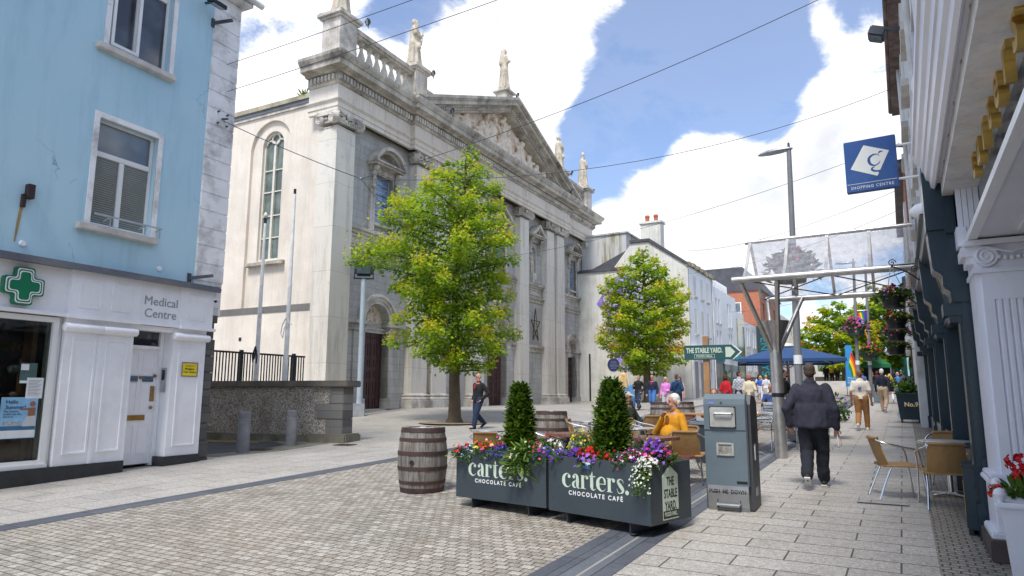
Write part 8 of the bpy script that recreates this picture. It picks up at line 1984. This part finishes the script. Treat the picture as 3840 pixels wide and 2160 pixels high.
for x, y, z, l in ((0.05, 11.6, 7.35, 'grey floodlight on an arm high on the white house'), (0.10, 19.5, 8.0, 'farther floodlight near the end of the white house gutter')):
 T3 = thing('floodlight', l, 'floodlight', (x, y, z)); a = MB(); a.cbox((0, 0, 0), (0.24, 0.28, 0.16), Matrix.Rotation(0.4, 3, 'Y')); a.build('housing', M['dark_metal'], T3, bevel=0.02); a = MB(); a.bar((0.08, 0, 0.06), (0.46, 0, -0.02), 0.04, 0.05); a.build('arm', M['dark_metal'], T3)
 a = MB(); a.cbox((-0.03, 0, -0.085), (0.18, 0.22, 0.008), Matrix.Rotation(0.4, 3, 'Y')); a.build('lens', M['glass_pale'], T3)
def simple_house(name, label, cat_, x0, x1, y0, y1, zt, mt, roof=None, eave=None, z0=0.4, side_mat=None):
 T = thing(name, label, cat_, ((x0 if x0 > -5 else x1), y0, z0)); ox_, oy_ = (x0 if x0 > -5 else x1), y0; ZO[T.name] = z0
 def V_(mb, nm, mm, par=None, **k):
  mb.v = [(x - ox_, y - oy_, z) for x, y, z in mb.v]; return mb.build(nm, M[mm] if isinstance(mm, str) else mm, T if par is None else par, zo=z0, **k)
 a = MB(); a.box(x0, x1, y0, y1, z0 - 0.5, zt); V_(a, 'wall', mt)
 if side_mat: a = MB(); a.box(x0 + 0.02, x1 - 0.02, y0 - 0.012, y0 - 0.002, z0 - 0.5, zt); V_(a, 'gable_wall', side_mat)
 if roof: a = MB(); a.prism([(x0 - 0.15, zt), (x1 + 0.15, zt), ((x0 + x1) / 2, zt + roof)], 'y', y0 - 0.05, y1 + 0.05); V_(a, 'roof', 'slate_roof')
 return T, V_
M['slate_roof'] = mat('slate_roof', (0.085, 0.085, 0.10), 0.7, 0.25, 2, 0.3, 20)
T, V_ = simple_house('brick_house', 'red brick house beyond the white house on the right', 'building', 0.42, 8, 20.4, 30, 7.9, 'brick', 1.5, z0=4.3)
a = MB()
for y in (21, 23.5, 26, 28.3): a.box(0.36, 0.43, y, y + 0.9, 5.3, 6.9)
V_(a, 'windows', 'upvc'); a = MB(); a.box(0.38, 7.9, 23.65, 29.98, 0.2, 3.79); V_(a, 'ground_floor', 'old_white')
a = MB(); a.box(0.2, 0.5, 20.4, 30, 7.75, 7.95); V_(a, 'gutter', 'lead')
T, V_ = simple_house('white_shop', 'low white shop beyond the navy shopfront', 'building', 0.40, 8, 30.1, 44, 6.2, 'old_white', 1.2)
a = MB(); a.box(0.34, 0.41, 31, 43, 1.6, 3.6); V_(a, 'shop_window', 'glass_dark'); a = MB(); a.box(0.25, 0.41, 30.5, 43.5, 3.8, 4.5); V_(a, 'fascia', 'white')
T, V_ = simple_house('grey_shop', 'grey shop building far along the right side', 'building', 0.7, 9, 44.2, 62, 7.5, mat('grey_render', (0.32, 0.32, 0.33), 0.85, 0.1, 1), 1.5)
a = MB(); a.box(0.62, 0.71, 45, 61, 2, 4.4); V_(a, 'shop_window', 'glass_dark')
T, V_ = simple_house('brown_shop', 'brown shop building at the far right end of the street', 'building', 0.9, 9, 62.2, 90, 8.5, mat('brown_render', (0.14, 0.085, 0.06), 0.85, 0.2, 1), 1.5)
a = MB(); a.box(0.82, 0.91, 63, 88, 2.4, 5.0); V_(a, 'shop_window', 'glass_dark')
T = thing('heater_box', 'dark navy metal box cabinet standing beside the round table', 'cabinet', (0.58, 8.75, gz(0, 8.75)), rad(-3))
a = MB(); a.box(-0.11, 0.26, -0.22, 0.30, 0.05, 0.68); a.build('cabinet', M['navy'], T, bevel=0.012)
a = MB(); a.box(-0.115, 0.265, -0.225, 0.305, 0.68, 0.70); a.build('lid', M['navy'], T, bevel=0.005)
a = MB(); a.box(-0.114, -0.11, -0.1, 0.2, 0.18, 0.5); a.build('yellow_label', mat('yellow_label', (0.6, 0.36, 0.06), 0.6), T)
a = MB()
for x, z in ((0.0, 0.62), (0.05, 0.24), (0.12, 0.18)): a.ball((x, -0.222, z), 0.008, 6, 4)
a.build('screws', M['galv'], T)
for x in (-0.08, 0.22):
 a = MB(); a.box(x - 0.02, x + 0.02, -0.2, 0.28, 0, 0.05); a.build('foot', M['black_metal'], T)
T = thing('white_planter', 'white timber planter with ball finials in the bottom right corner', 'planter', (0.80, 6.6, gz(0, 6.6)), rad(-4));
a = MB(); a.loft([[(-0.18, -0.35, 0.05), (0.3, -0.35, 0.05), (0.3, 0.3, 0.05), (-0.18, 0.3, 0.05)], [(-0.22, -0.4, 0.66), (0.34, -0.4, 0.66), (0.34, 0.34, 0.66), (-0.22, 0.34, 0.66)]]); a.build('box', M['lilac_white'], T)
a = MB(); a.box(-0.26, 0.38, -0.44, 0.38, 0.66, 0.70); a.build('rim', M['lilac_white'], T, bevel=0.01)
for x, y in ((-0.22, 0.34), (-0.22, -0.40), (0.34, 0.34)):
 a = MB(); a.lathe([(0.02, 0.70), (0.025, 0.715), (0.035, 0.735), (0.045, 0.755), (0.035, 0.785), (0.01, 0.80)], (x, y, 0), 14); a.build('finial', M['lilac_white'], T, smooth=True)
for x, y in ((-0.15, 0.25), (0.25, 0.25), (-0.15, -0.3)):
 a = MB(); a.ball((x, y, 0.03), 0.03); a.build('castor', M['black_metal'], T)
T = thing('number_planter', 'dark navy slatted planter lettered No.9 by the shop wall', 'planter', (0.12, 25.75, gz(0, 25.75)))
a = MB(); a.loft([[(-0.28, -0.28, 0.1), (0.28, -0.28, 0.1), (0.28, 0.28, 0.1), (-0.28, 0.28, 0.1)], [(-0.36, -0.36, 0.9), (0.36, -0.36, 0.9), (0.36, 0.36, 0.9), (-0.36, 0.36, 0.9)]])
for i in range(8): x = -0.27 + 0.54 * i / 7; a.bar((x, -0.285, 0.12), (x * 1.25, -0.362, 0.88), 0.03, 0.012, (0, 1, 0))
a.build('tub', M['navy'], T); a = MB(); a.box(-0.4, 0.4, -0.4, 0.4, 0.9, 0.95); a.build('rim', M['navy'], T)
for x in (-0.24, 0.24):
 a = MB(); a.box(x - 0.03, x + 0.03, -0.27, 0.27, 0, 0.1); a.build('foot', M['navy'], T)
text('lettering', 'No.9', 0.19, mat('pale_gold_letter', (0.75, 0.60, 0.33), 0.5), T, (0.05, -0.40, 0.58), rx=PI / 2 + 0.1, ext=0.004, bold=0.006)
# left-hand side beyond the church
def S_(y, z): return y * 1.087, CAMZ + (z - CAMZ) * 1.087
XF = -12.5
M['pale_render'] = mat('pale_render', (0.78, 0.76, 0.70), 0.9, 0.1, 0.7, 0.3, 20, dirt=(0.40, 0.38, 0.30), dirt_amt=0.6, streak=0.4)
M['white_clad'] = mat('white_cladding', (0.82, 0.83, 0.84), 0.6, 0.06, 0.6)
m = NT('stained_concrete_panels'); _c = m.mix(m.math('MULTIPLY', m.ramp(m.noise(1.0, 6, 0.7, m.tc(scale=(1.6, 1.6, 0.12))), [(0.50, 0.0), (0.62, 1.0)]), 0.85), (0.55, 0.55, 0.55), (0.27, 0.23, 0.11))
m.base(_c); m.set(rough=0.8); M['stained_panel'] = m.m
MY = 46.6
T = thing('mural_building', 'pale rendered gable end painted with a violet mural and topped by a chimney', 'building', (XF, MY, 0.9)); ZO[T.name] = 0.9
def V2(mb, nm, mm, par=None, **k):
 mb.v = [(x - XF, y - MY, z) for x, y, z in mb.v]; return mb.build(nm, M[mm] if isinstance(mm, str) else mm, T if par is None else par, zo=0.9, **k)
a = MB(); a.prism([(-26, 0.2), (XF - 0.02, 0.2), (XF - 0.02, 10.6), (-15.3, 12.6), (-16.6, 12.6), (-18, 10.9), (-26, 10.9)], 'y', MY, MY + 7.2); V2(a, 'wall', 'pale_render')
a = MB(); a.prism([(XF + 0.1, 10.55), (XF + 0.1, 10.75), (-15.2, 12.82), (-16.7, 12.82), (-16.7, 12.62), (-15.3, 12.62)], 'y', MY - 0.12, MY + 7.3); V2(a, 'verge', 'slate_roof')
a = MB(); a.box(-20.8, -17.2, MY + 0.6, MY + 5, 10.95, 13.6); a.box(-20.9, -17.1, MY + 0.5, MY + 5, 13.6, 13.72); V2(a, 'concrete_loft', 'stained_panel')
a = MB(); a.box(-20.9, -16.8, MY - 0.12, MY + 0.6, 10.70, 10.92); V2(a, 'dark_flashing', 'slate_roof')
a = MB(); a.box(-16.0, -14.5, MY + 0.4, MY + 1.3, 12.2, 14.05); a.box(-16.1, -14.4, MY + 0.3, MY + 1.4, 14.05, 14.2); c_ = V2(a, 'chimney', 'pale_render')
for x in (-15.6, -14.95):
 a = MB(); a.lathe([(0.16, 0), (0.15, 0.35), (0.18, 0.42), (0.16, 0.55)], (x, MY + 0.85, 14.2), 12); V2(a, 'chimney_pot', mat('terracotta', (0.42, 0.12, 0.06), 0.8), par=c_)
m = NT('violet_mural'); _n = m.noise(0.9, 5, 0.6, dist=1.2)
m.base(m.ramp(_n, [(0.30, (0.10, 0.06, 0.42)), (0.45, (0.30, 0.22, 0.66)), (0.52, (0.62, 0.58, 0.78)), (0.66, (0.22, 0.13, 0.56)), (0.8, (0.5, 0.45, 0.72))])); m.set(rough=0.85); M['mural'] = m.m
a = MB(); a.poly([(x, MY - 0.012, z) for x, z in ((-19.4, 8.3), (-18.7, 9.3), (-18.4, 10.0), (-17.6, 10.3), (-16.4, 10.0), (-15.2, 8.6), (-14.6, 6.8), (-15.0, 4.6), (-16.2, 3.4), (-17.4, 3.2), (-18.2, 4.2), (-18.9, 5.6), (-18.6, 7.2), (-19.0, 7.8))][::-1]); V2(a, 'mural', 'mural')
for x, z, l in ((-18.15, 3.78, 'left round blue plaque on the mural wall'), (-16.4, 3.5, 'right round blue plaque on the mural wall half hidden by the second tree')):
 T4 = thing('wall_plaque', l, 'plaque', (x, MY - 0.03, z)); a = MB(); a.lathe([(0.46, -0.02), (0.46, 0.02)], (0, 0, 0), 24, axis='y'); a.build('disc', mat('plaque_blue', (0.02, 0.035, 0.13), 0.5), T4)
 a = MB()
 for k in range(6): a.box(-0.3 + 0.03 * abs(k - 2.5), 0.3 - 0.03 * abs(k - 2.5), -0.024, -0.02, 0.22 - 0.1 * k, 0.25 - 0.1 * k)
 a.build('inscription', mat('plaque_text', (0.22, 0.24, 0.32), 0.6), T4)
a = MB(); a.tube([(-20.0, MY - 0.06, 0.9), (-20.0, MY - 0.06, 4.6)], 0.06, 8); V2(a, 'downpipe', 'black_metal')
def facade(name, label, ya, yb, zt, mt, wins, back=-20, base_z=1.0):
 """house on the left building line; wins = (y, z0, z1, width)"""
 T = thing(name, label, 'building', (XF, ya, base_z)); ZO[T.name] = base_z
 def V3(mb, nm, mm, par=None, **k):
  mb.v = [(x - XF, y - ya, z) for x, y, z in mb.v]; return mb.build(nm, M[mm] if isinstance(mm, str) else mm, T if par is None else par, zo=base_z, **k)
 a = MB(); ops = [(y - w / 2, y + w / 2, z0, z1, False) for y, z0, z1, w in wins]
 t = MB(); wall_open(t, ya, yb, 0.4, zt, 0.0, 0.22, ops)
 a.add([(XF - y, x, z) for x, y, z in t.v], t.f); a.box(back, XF - 0.24, ya, yb, 0.4, zt); V3(a, 'wall', mt)
 for y, z0, z1, w in wins:
  f = MB(); f.box(XF - 0.22, XF - 0.17, y - w / 2, y - w / 2 + 0.06, z0, z1); f.box(XF - 0.22, XF - 0.17, y + w / 2 - 0.06, y + w / 2, z0, z1); f.box(XF - 0.22, XF - 0.17, y - w / 2 + 0.06, y + w / 2 - 0.06, z0, z0 + 0.06); f.box(XF - 0.22, XF - 0.17, y - w / 2 + 0.06, y + w / 2 - 0.06, z1 - 0.06, z1); f.box(XF - 0.22, XF - 0.18, y - w / 2 + 0.06, y + w / 2 - 0.06, (z0 + z1) / 2 - 0.03, (z0 + z1) / 2 + 0.03)
  f_ = V3(f, 'window', 'upvc'); g = MB(); g.box(XF - 0.215, XF - 0.20, y - w / 2 + 0.06, y + w / 2 - 0.06, z0 + 0.06, z1 - 0.06); V3(g, 'pane', 'glass_pale', par=f_)
  g = MB(); g.box(XF - 0.1, XF + 0.1, y - w / 2 - 0.08, y + w / 2 + 0.08, z0 - 0.12, z0 - 0.004); V3(g, 'sill', 'sill', par=f_)
 return T, V3
T, V3 = facade('white_townhouse', 'white three storey townhouse with a ragged stained eave', 46.75, 53.2, 10.75, M['white_clad'], [(y, z, z + h, 0.75) for y in (48.3, 50.2, 51.9) for z, h in ((8.6, 1.45), (5.9, 1.8))])
a = MB(); R3 = random.Random(4); y = 46.5
while y < 53.1: d_ = R3.uniform(0.3, 0.7); a.box(XF - 0.1, XF + 0.12 + R3.uniform(0, 0.12), y, y + d_, 10.6 + R3.uniform(-0.06, 0.02), 10.86); y += d_
V3(a, 'ragged_eave', M['moss_top']); a = MB(); a.tube([(XF + 0.1, 53.1, 1.0), (XF + 0.1, 53.1, 10.6)], 0.05, 8); V3(a, 'downpipe', 'old_white')
a = MB(); a.prism([(-20, 10.86), (XF, 10.86), (-16, 12.6)], 'y', 46.7, 53.2); V3(a, 'roof', 'slate_roof')
a = MB(); a.box(XF, XF + 0.12, 46.7, 51.9, 1.0, 4.4);
V3(a, 'shop_wall', 'old_white'); a = MB()
for y0, y1 in ((47.0, 47.9), (48.6, 49.5), (50.2, 51.2)): a.box(XF + 0.11, XF + 0.135, y0, y1, 1.1, 3.9)
V3(a, 'shop_door', mat('grey_door', (0.25, 0.25, 0.25), 0.6, 0.1)); a = MB(); a.box(XF, XF + 0.3, 46.7, 51.9, 4.4, 5.0); V3(a, 'fascia', 'white_clad')
T, V3 = facade('modern_store', 'white clad modern department store with paired tall windows and teal lettering', 53.3, 62.0, 10.1, M['white_clad'], [(y, z, z + h, 0.5) for y in (54.7, 55.7, 58.9, 59.8) for z, h in ((7.3, 2.0), (4.8, 1.9))])
a = MB(); a.box(-19, XF - 0.7, 51.5, 62, 10.1, 11.2); V3(a, 'roof_storey', 'white_clad'); a = MB(); a.box(XF - 0.72, XF - 0.66, 51.6, 61.9, 10.35, 10.95); V3(a, 'roof_windows', 'glass_pale')
a = MB();
for i in range(22): a.box(XF - 0.66, XF - 0.60, 51.8 + 0.46 * i, 51.88 + 0.46 * i, 10.2, 11.15)
V3(a, 'roof_mullions', 'white_clad')
M['shop_int'] = mat('lit_shop_glass', (0.07, 0.055, 0.04), 0.06, 0.8, 0.7, spec=0.9, dirt=(0.03, 0.20, 0.15), dirt_amt=0.8)
a = MB(); a.box(XF, XF + 0.06, 53.3, 62, 1.2, 4.1); V3(a, 'shop_window', 'shop_int'); a = MB()
for y in (53.4, 56.2, 59.0, 61.8): a.box(XF, XF + 0.12, y - 0.1, y + 0.1, 1.2, 4.1)
a.box(XF, XF + 0.16, 53.3, 55.9, 4.1, 4.75); V3(a, 'shop_frame', mat('teal_grey_frame', (0.10, 0.15, 0.19), 0.5))
M['teal'] = mat('teal_lettering', (0.0, 0.30, 0.36), 0.4)
text('lettering', 'PENNEYS', 0.62, M['teal'], T, (0.18, 1.5, 4.45), rz=PI / 2, ext=0.03, bold=0.01); text('lettering', 'PENNEYS', 0.85, M['teal'], T, (0.18, 7.4, 4.75), rz=PI / 2, ext=0.03, bold=0.01)
T, V3 = facade('glass_slot_block', 'narrow mirror glass bay reflecting green trees beside the department store', 62.05, 65.3, 9.0, M['white_clad'], [])
m = NT('mirror_glazing'); m.base(m.ramp(m.noise(0.9, 6, 0.7, m.tc(scale=(1, 1, 0.6))), [(0.35, (0.10, 0.11, 0.03)), (0.5, (0.20, 0.20, 0.04)), (0.62, (0.03, 0.05, 0.02))])); m.set(rough=0.08, spec=0.9)
a = MB(); a.box(XF, XF + 0.05, 62.2, 65.1, 1.4, 8.4); V3(a, 'glazing', m.m)
T, V3 = facade('white_annex', 'white clad annex past the mirror glass bay', 65.35, 72.5, 8.4, M['white_clad'], [(y, z, z + 1.7, 0.5) for y in (66.6, 67.6, 69.6, 70.6) for z in (6.2, 3.9)])
a = MB(); a.box(XF, XF + 0.06, 65.5, 72.4, 1.4, 3.3); V3(a, 'shop_window', mat('warm_shop_glass', (0.16, 0.05, 0.03), 0.1, 0.9, 0.9, spec=0.8))
T5 = thing('blade_sign', 'tall dark projecting sign with vertical teal PENNEYS lettering', 'sign', (XF + 0.55, 71.6, 5.9)); a = MB(); a.box(-0.55, 0.85, -0.1, 0.1, -2.6, 2.6); a.build('panel', mat('sign_charcoal', (0.035, 0.05, 0.055), 0.5), T5)
text('lettering', 'PENNEYS', 1.02, M['teal'], T5, (0.12, -0.11, -0.2), ry=PI / 2, ext=0.01, bold=0.004, space=1.05)
T, V3 = facade('brick_townhouse', 'tall red brick townhouse with white sash windows and slate mansard', 74.5, 88, 12.6, M['brick'], [(y, z, z + 2.0, 1.1) for y in (76.5, 80, 83.5) for z in (9.4, 6.2)], -24)
a = MB(); a.box(-24, XF, 74.44, 74.49, 0.4, 12.6); V3(a, 'gable', 'brick_x'); a = MB(); a.prism([(-24.2, 12.6), (XF + 0.3, 12.6), (XF - 1.6, 15.2), (-22, 15.2)], 'y', 74.3, 88); V3(a, 'mansard_roof', 'slate_roof')
for z in (9.3, 6.0):
 f = MB(); f.box(XF - 3.4, XF - 1.9, 74.36, 74.43, z, z + 2.1); f_ = V3(f, 'window', 'upvc'); f = MB(); f.box(XF - 3.28, XF - 2.02, 74.34, 74.355, z + 0.1, z + 1.0); f.box(XF - 3.28, XF - 2.02, 74.34, 74.355, z + 1.1, z + 2.0); V3(f, 'pane', 'glass_pale', par=f_)
a = MB(); a.box(XF, XF + 0.08, 75, 88, 1.6, 4.2); V3(a, 'shop_window', M['shop_int'])
T, V3 = facade('cream_townhouse', 'cream townhouse beyond the brick one', 88.2, 100, 11.4, M['render'], [(y, z, z + 1.8, 1.0) for y in (91, 94, 97) for z in (8.4, 5.4)])
T, V3 = facade('grey_townhouse', 'grey townhouse at the far left end of the street', 100.2, 118, 9.8, mat('grey_render_far', (0.42, 0.41, 0.40), 0.9, 0.1, 1), [(y, z, z + 1.8, 1.0) for y in (103, 107, 111) for z in (7.0, 4.6)])
for i, (x0, x1, y, zt, c, l) in enumerate(((-13, -8.2, 124, 8.0, (0.55, 0.52, 0.46), 'cream terrace house closing the far end of the street'), (-8.1, -3.0, 126, 9.0, (0.50, 0.30, 0.22), 'pinkish brown terrace house closing the far end of the street'), (-2.9, 3, 124, 8.2, (0.42, 0.44, 0.46), 'grey terrace house closing the far end of the street'), (3.1, 12, 122, 9, (0.5, 0.48, 0.42), 'pale terrace house at the far right end'))):
 T, V_ = simple_house('terrace_house', l, 'building', x0, x1, y, y + 8, zt, mat('terrace_%d_render' % i, c, 0.9, 0.1, 1), 2.0, z0=2.6)
 a = MB()
 for xx in np.arange(x0 + 0.8, x1 - 0.8, 1.5): a.box(xx, xx + 0.7, y - 0.06, y + 0.01, 5.6, 7.0)
 V_(a, 'windows', 'glass_pale'); a = MB(); a.box(x0 + 0.3, x1 - 0.3, y - 0.08, y + 0.01, 2.8, 4.6); V_(a, 'shop_window', 'shop_int')
a = MB()
for i in range(6): a.box(-7.6 + 0.25 * i, -2.9 - 0.05 * i, 56.5 + 1.1 * i, 92, gz(0, 57) - 0.4 + 0.16 * i, gz(0, 57) + 0.02 + 0.17 * (i + 1))
o = a.build('raised_paving', mat('pale_granite', (0.50, 0.47, 0.43), 0.8, 0.12, 1)); o['kind'] = 'structure'
T = thing('market_tent', 'dark green market tent far along the right of the street', 'tent', (-2.3, 68, gz(0, 68)))
a = MB(); a.loft([[(-1.5, -1.5, 2.2), (1.5, -1.5, 2.2), (1.5, 1.5, 2.2), (-1.5, 1.5, 2.2)], [(-0.05, -0.05, 3.2), (0.05, -0.05, 3.2), (0.05, 0.05, 3.2), (-0.05, 0.05, 3.2)]]); a.box(-1.5, 1.5, -1.51, -1.49, 1.9, 2.2); a.build('roof', mat('tent_green', (0.01, 0.14, 0.05), 0.7), T)
for x in (-1.45, 1.45):
 for y in (-1.45, 1.45): a = MB(); a.tube([(x, y, 0), (x, y, 2.2)], 0.04, 6); a.build('leg', M['galv'], T)
a = MB(); a.box(-1.4, 1.4, 1.4, 1.44, 0.0, 2.2); a.build('back_cloth', mat('tent_back', (0.03, 0.05, 0.04), 0.8), T)
T = thing('litter_bin', 'distant grey compactor bin with a pale hatch beyond the man in the cream tee shirt', 'bin', (-1.12, 41.4, gz(0, 41.4)))
a = MB(); a.box(-0.32, 0.32, 0, 0.6, 0, 1.0); a.build('body', M['bin'], T, bevel=0.04); a = MB(); a.box(-0.24, 0.24, -0.02, 0, 0.66, 0.9); a.build('hatch', M['worn_steel'], T); a = MB(); a.box(-0.08, 0.10, -0.02, 0.0, 0.42, 0.55); a.build('ash_slot', M['worn_steel'], T)
T = thing('information_stand', 'bright turquoise panel stand far down the street on the right', 'stand', (-0.55, 75, gz(0, 75)))
a = MB(); a.box(-1.0, 1.0, 0, 0.1, 1.0, 3.2); a.build('panel', mat('turquoise_panel', (0.02, 0.42, 0.36), 0.5, 0.2), T); [MB().box(x, x + 0.07, 0, 0.1, 0, 1.0).build('leg', M['dark_metal'], T) for x in (-0.95, 0.88)]
T = thing('eyeball_sign', 'white eyeball shaped shop sign hanging among the flower baskets', 'sign', (-0.30, 24.5, 3.05)); a = MB(); a.ball((0, 0, 0), 0.155, 18, 12); a.build('ball', M['white_gloss'], T, smooth=True); a = MB(); a.ball((0, -0.115, -0.005), (0.085, 0.055, 0.085), 14, 10); a.build('iris', M['black'], T, smooth=True); a = MB(); a.tube([(0.1, 0, 0), (0.85, 0, 0.05)], 0.015, 6); a.build('arm', M['black_metal'], T)
# camera, light, sky
cam = bpy.data.cameras.new('camera'); co = bpy.data.objects.new('camera', cam); COL.objects.link(co); SC.camera = co
cam.sensor_width = 36.0; cam.lens = 36.0 * 1705 / 2576; cam.clip_end = 5000; cam.clip_start = 0.05
YAW = rad(29.788); PITCH = math.atan(266 / 1705); ROLL = 0.003
fw = Vector((-math.sin(YAW) * math.cos(PITCH), math.cos(YAW) * math.cos(PITCH), math.sin(PITCH)))
r0 = Vector((math.cos(YAW), math.sin(YAW), 0)); u0 = r0.cross(fw)
rr = r0 * math.cos(ROLL) + u0 * math.sin(ROLL); uu = u0 * math.cos(ROLL) - r0 * math.sin(ROLL)
mt = Matrix((rr, uu, -fw)).transposed().to_4x4(); mt.translation = Vector((0, 0, CAMZ)); co.matrix_world = mt
SUN_EL, SUN_AZ = rad(58), Vector((0.12, -0.99, 0)).normalized()
sd = Vector((SUN_AZ.x * math.cos(SUN_EL), SUN_AZ.y * math.cos(SUN_EL), math.sin(SUN_EL)))
sl_ = bpy.data.lights.new('sun', 'SUN'); sl_.energy = 3.8; sl_.angle = rad(14); sl_.color = (1.0, 0.965, 0.91)
so = bpy.data.objects.new('sun', sl_); COL.objects.link(so); so.rotation_euler = sd.to_track_quat('Z', 'Y').to_euler(); so.location = (0, -20, 60)
w = bpy.data.worlds.new('World'); SC.world = w; w.use_nodes = True
nt = w.node_tree; nt.nodes.clear()
N = nt.nodes.new; Lk = nt.links.new
out = N('ShaderNodeOutputWorld'); b1 = N('ShaderNodeBackground'); b2 = N('ShaderNodeBackground'); mx = N('ShaderNodeMixShader')
sky = N('ShaderNodeTexSky'); sky.sky_type = 'NISHITA'; sky.sun_disc = False; sky.sun_elevation = SUN_EL
sky.sun_rotation = math.atan2(SUN_AZ.x, SUN_AZ.y); sky.air_density = 1.0; sky.dust_density = 0.6; sky.ozone_density = 2.0
tn = N('ShaderNodeMixRGB'); tn.blend_type = 'MULTIPLY'; tn.inputs[0].default_value = 1.0; tn.inputs[2].default_value = (0.86, 1.10, 1.38, 1); Lk(sky.outputs[0], tn.inputs[1]); Lk(tn.outputs[0], b1.inputs[0]); b1.inputs[1].default_value = 0.15
tc = N('ShaderNodeTexCoord')
def mth(op, a, b=0.0, cl=False):
 n = N('ShaderNodeMath'); n.operation = op; n.use_clamp = cl
 for i, v in enumerate((a, b)):
  if isinstance(v, (int, float)): n.inputs[i].default_value = v
  else: Lk(v, n.inputs[i])
 return n.outputs[0]
def wnoise(scale, det, rough, sc=(1, 1, 1.7), loc=(0, 0, 0), dist=0.0):
 mp = N('ShaderNodeMapping'); mp.inputs['Scale'].default_value = sc; mp.inputs['Location'].default_value = loc; Lk(tc.outputs['Generated'], mp.inputs[0])
 n = N('ShaderNodeTexNoise'); n.inputs['Scale'].default_value = scale; n.inputs['Detail'].default_value = det; n.inputs['Roughness'].default_value = rough; n.inputs['Distortion'].default_value = dist
 Lk(mp.outputs[0], n.inputs[0]); return n.outputs[0]
def blob(d, r, wgt):
 d = Vector(d).normalized(); dt = N('ShaderNodeVectorMath'); dt.operation = 'DOT_PRODUCT'; Lk(tc.outputs['Generated'], dt.inputs[0]); dt.inputs[1].default_value = d
 mr = N('ShaderNodeMapRange'); mr.interpolation_type = 'SMOOTHSTEP'; Lk(dt.outputs['Value'], mr.inputs[0])
 mr.inputs[1].default_value = math.cos(rad(r)); mr.inputs[2].default_value = math.cos(rad(r * 0.25)); mr.inputs[3].default_value = 0; mr.inputs[4].default_value = wgt
 return mr.outputs[0]
CLOUDS = [((-0.678, 0.579, 0.453), 11, 0.16), ((-0.438, 0.766, 0.471), 9, 0.2), ((-0.430, 0.797, 0.423), 8, 0.16), ((-0.349, 0.784, 0.514), 7, 0.1), ((-0.543, 0.735, 0.406), 7, 0.1), ((-0.179, 0.934, 0.310), 9, 0.22), ((-0.265, 0.933, 0.242), 8, 0.2), ((-0.347, 0.899, 0.268), 5, 0.15), ((-0.103, 0.973, 0.209), 9, 0.18), ((-0.034, 0.956, 0.293), 8, 0.12), ((-0.030, 0.899, 0.437), 8, 0.13), ((-0.023, 0.930, 0.368), 5, 0.12), ((-0.273, 0.867, 0.416), 9, -0.3), ((-0.190, 0.853, 0.486), 8, -0.25), ((-0.360, 0.871, 0.334), 6, -0.2), ((-0.556, 0.667, 0.496), 4, -0.2), ((-0.141, 0.899, 0.415), 6, -0.25), ((-0.354, 0.807, 0.474), 3.5, -0.12), ((-0.120, 0.929, 0.349), 4, -0.12), ((-0.342, 0.913, 0.223), 3, -0.15), ((-0.208, 0.962, 0.178), 6, 0.12), ((-0.137, 0.884, 0.447), 5, -0.2), ((-0.318, 0.874, 0.369), 5, -0.15)]
acc = mth('ADD', wnoise(3.0, 10, 0.60, dist=0.35), 0.0)
acc = mth('ADD', acc, mth('MULTIPLY', mth('SUBTRACT', wnoise(8.0, 10, 0.68, dist=0.6), 0.5), 0.62))
vo = N('ShaderNodeTexVoronoi'); vo.feature = 'SMOOTH_F1'; vo.inputs['Scale'].default_value = 16; vo.inputs['Smoothness'].default_value = 0.6; Lk(tc.outputs['Generated'], vo.inputs['Vector'])
acc = mth('ADD', acc, mth('MULTIPLY', mth('SUBTRACT', 0.45, vo.outputs['Distance']), 0.30))
for d, r, wg in CLOUDS: acc = mth('ADD', acc, blob(d, r, wg))
mr = N('ShaderNodeMapRange'); mr.interpolation_type = 'SMOOTHSTEP'; Lk(acc, mr.inputs[0]); mr.inputs[1].default_value = 0.44; mr.inputs[2].default_value = 0.62; mr.inputs[3].default_value = 0.17
thick = N('ShaderNodeMapRange'); Lk(acc, thick.inputs[0]); thick.inputs[1].default_value = 0.55; thick.inputs[2].default_value = 1.0
cr = N('ShaderNodeValToRGB'); e = cr.color_ramp.elements
e[0].position = 0.0; e[0].color = (0.80, 0.86, 0.97, 1); e[1].position = 1.0; e[1].color = (0.62, 0.645, 0.69, 1)
for p_, c_ in ((0.10, (1.02, 1.02, 1.03, 1)), (0.42, (0.98, 0.98, 0.99, 1)), (0.62, (0.84, 0.855, 0.88, 1))): k = cr.color_ramp.elements.new(p_); k.color = c_
sh = mth('ADD', mth('MULTIPLY', thick.outputs[0], 0.60), mth('MULTIPLY', mth('SUBTRACT', wnoise(4.6, 9, 0.62, loc=(0.0, 0.0, 0.10), dist=0.4), 0.40), 1.5))
Lk(sh, cr.inputs[0]); Lk(cr.outputs[0], b2.inputs[0]); b2.inputs[1].default_value = 1.32
Lk(mr.outputs[0], mx.inputs[0]); Lk(b1.outputs[0], mx.inputs[1]); Lk(b2.outputs[0], mx.inputs[2]); Lk(mx.outputs[0], out.inputs[0])
bpy.data.scenes.remove(TMP)
SC.view_settings.view_transform = 'Standard'; SC.view_settings.look = 'None'; SC.view_settings.exposure = 0
try:
 SC.cycles.use_denoising = True
 SC.cycles.max_bounces = 6; SC.cycles.transparent_max_bounces = 12
except Exception: pass
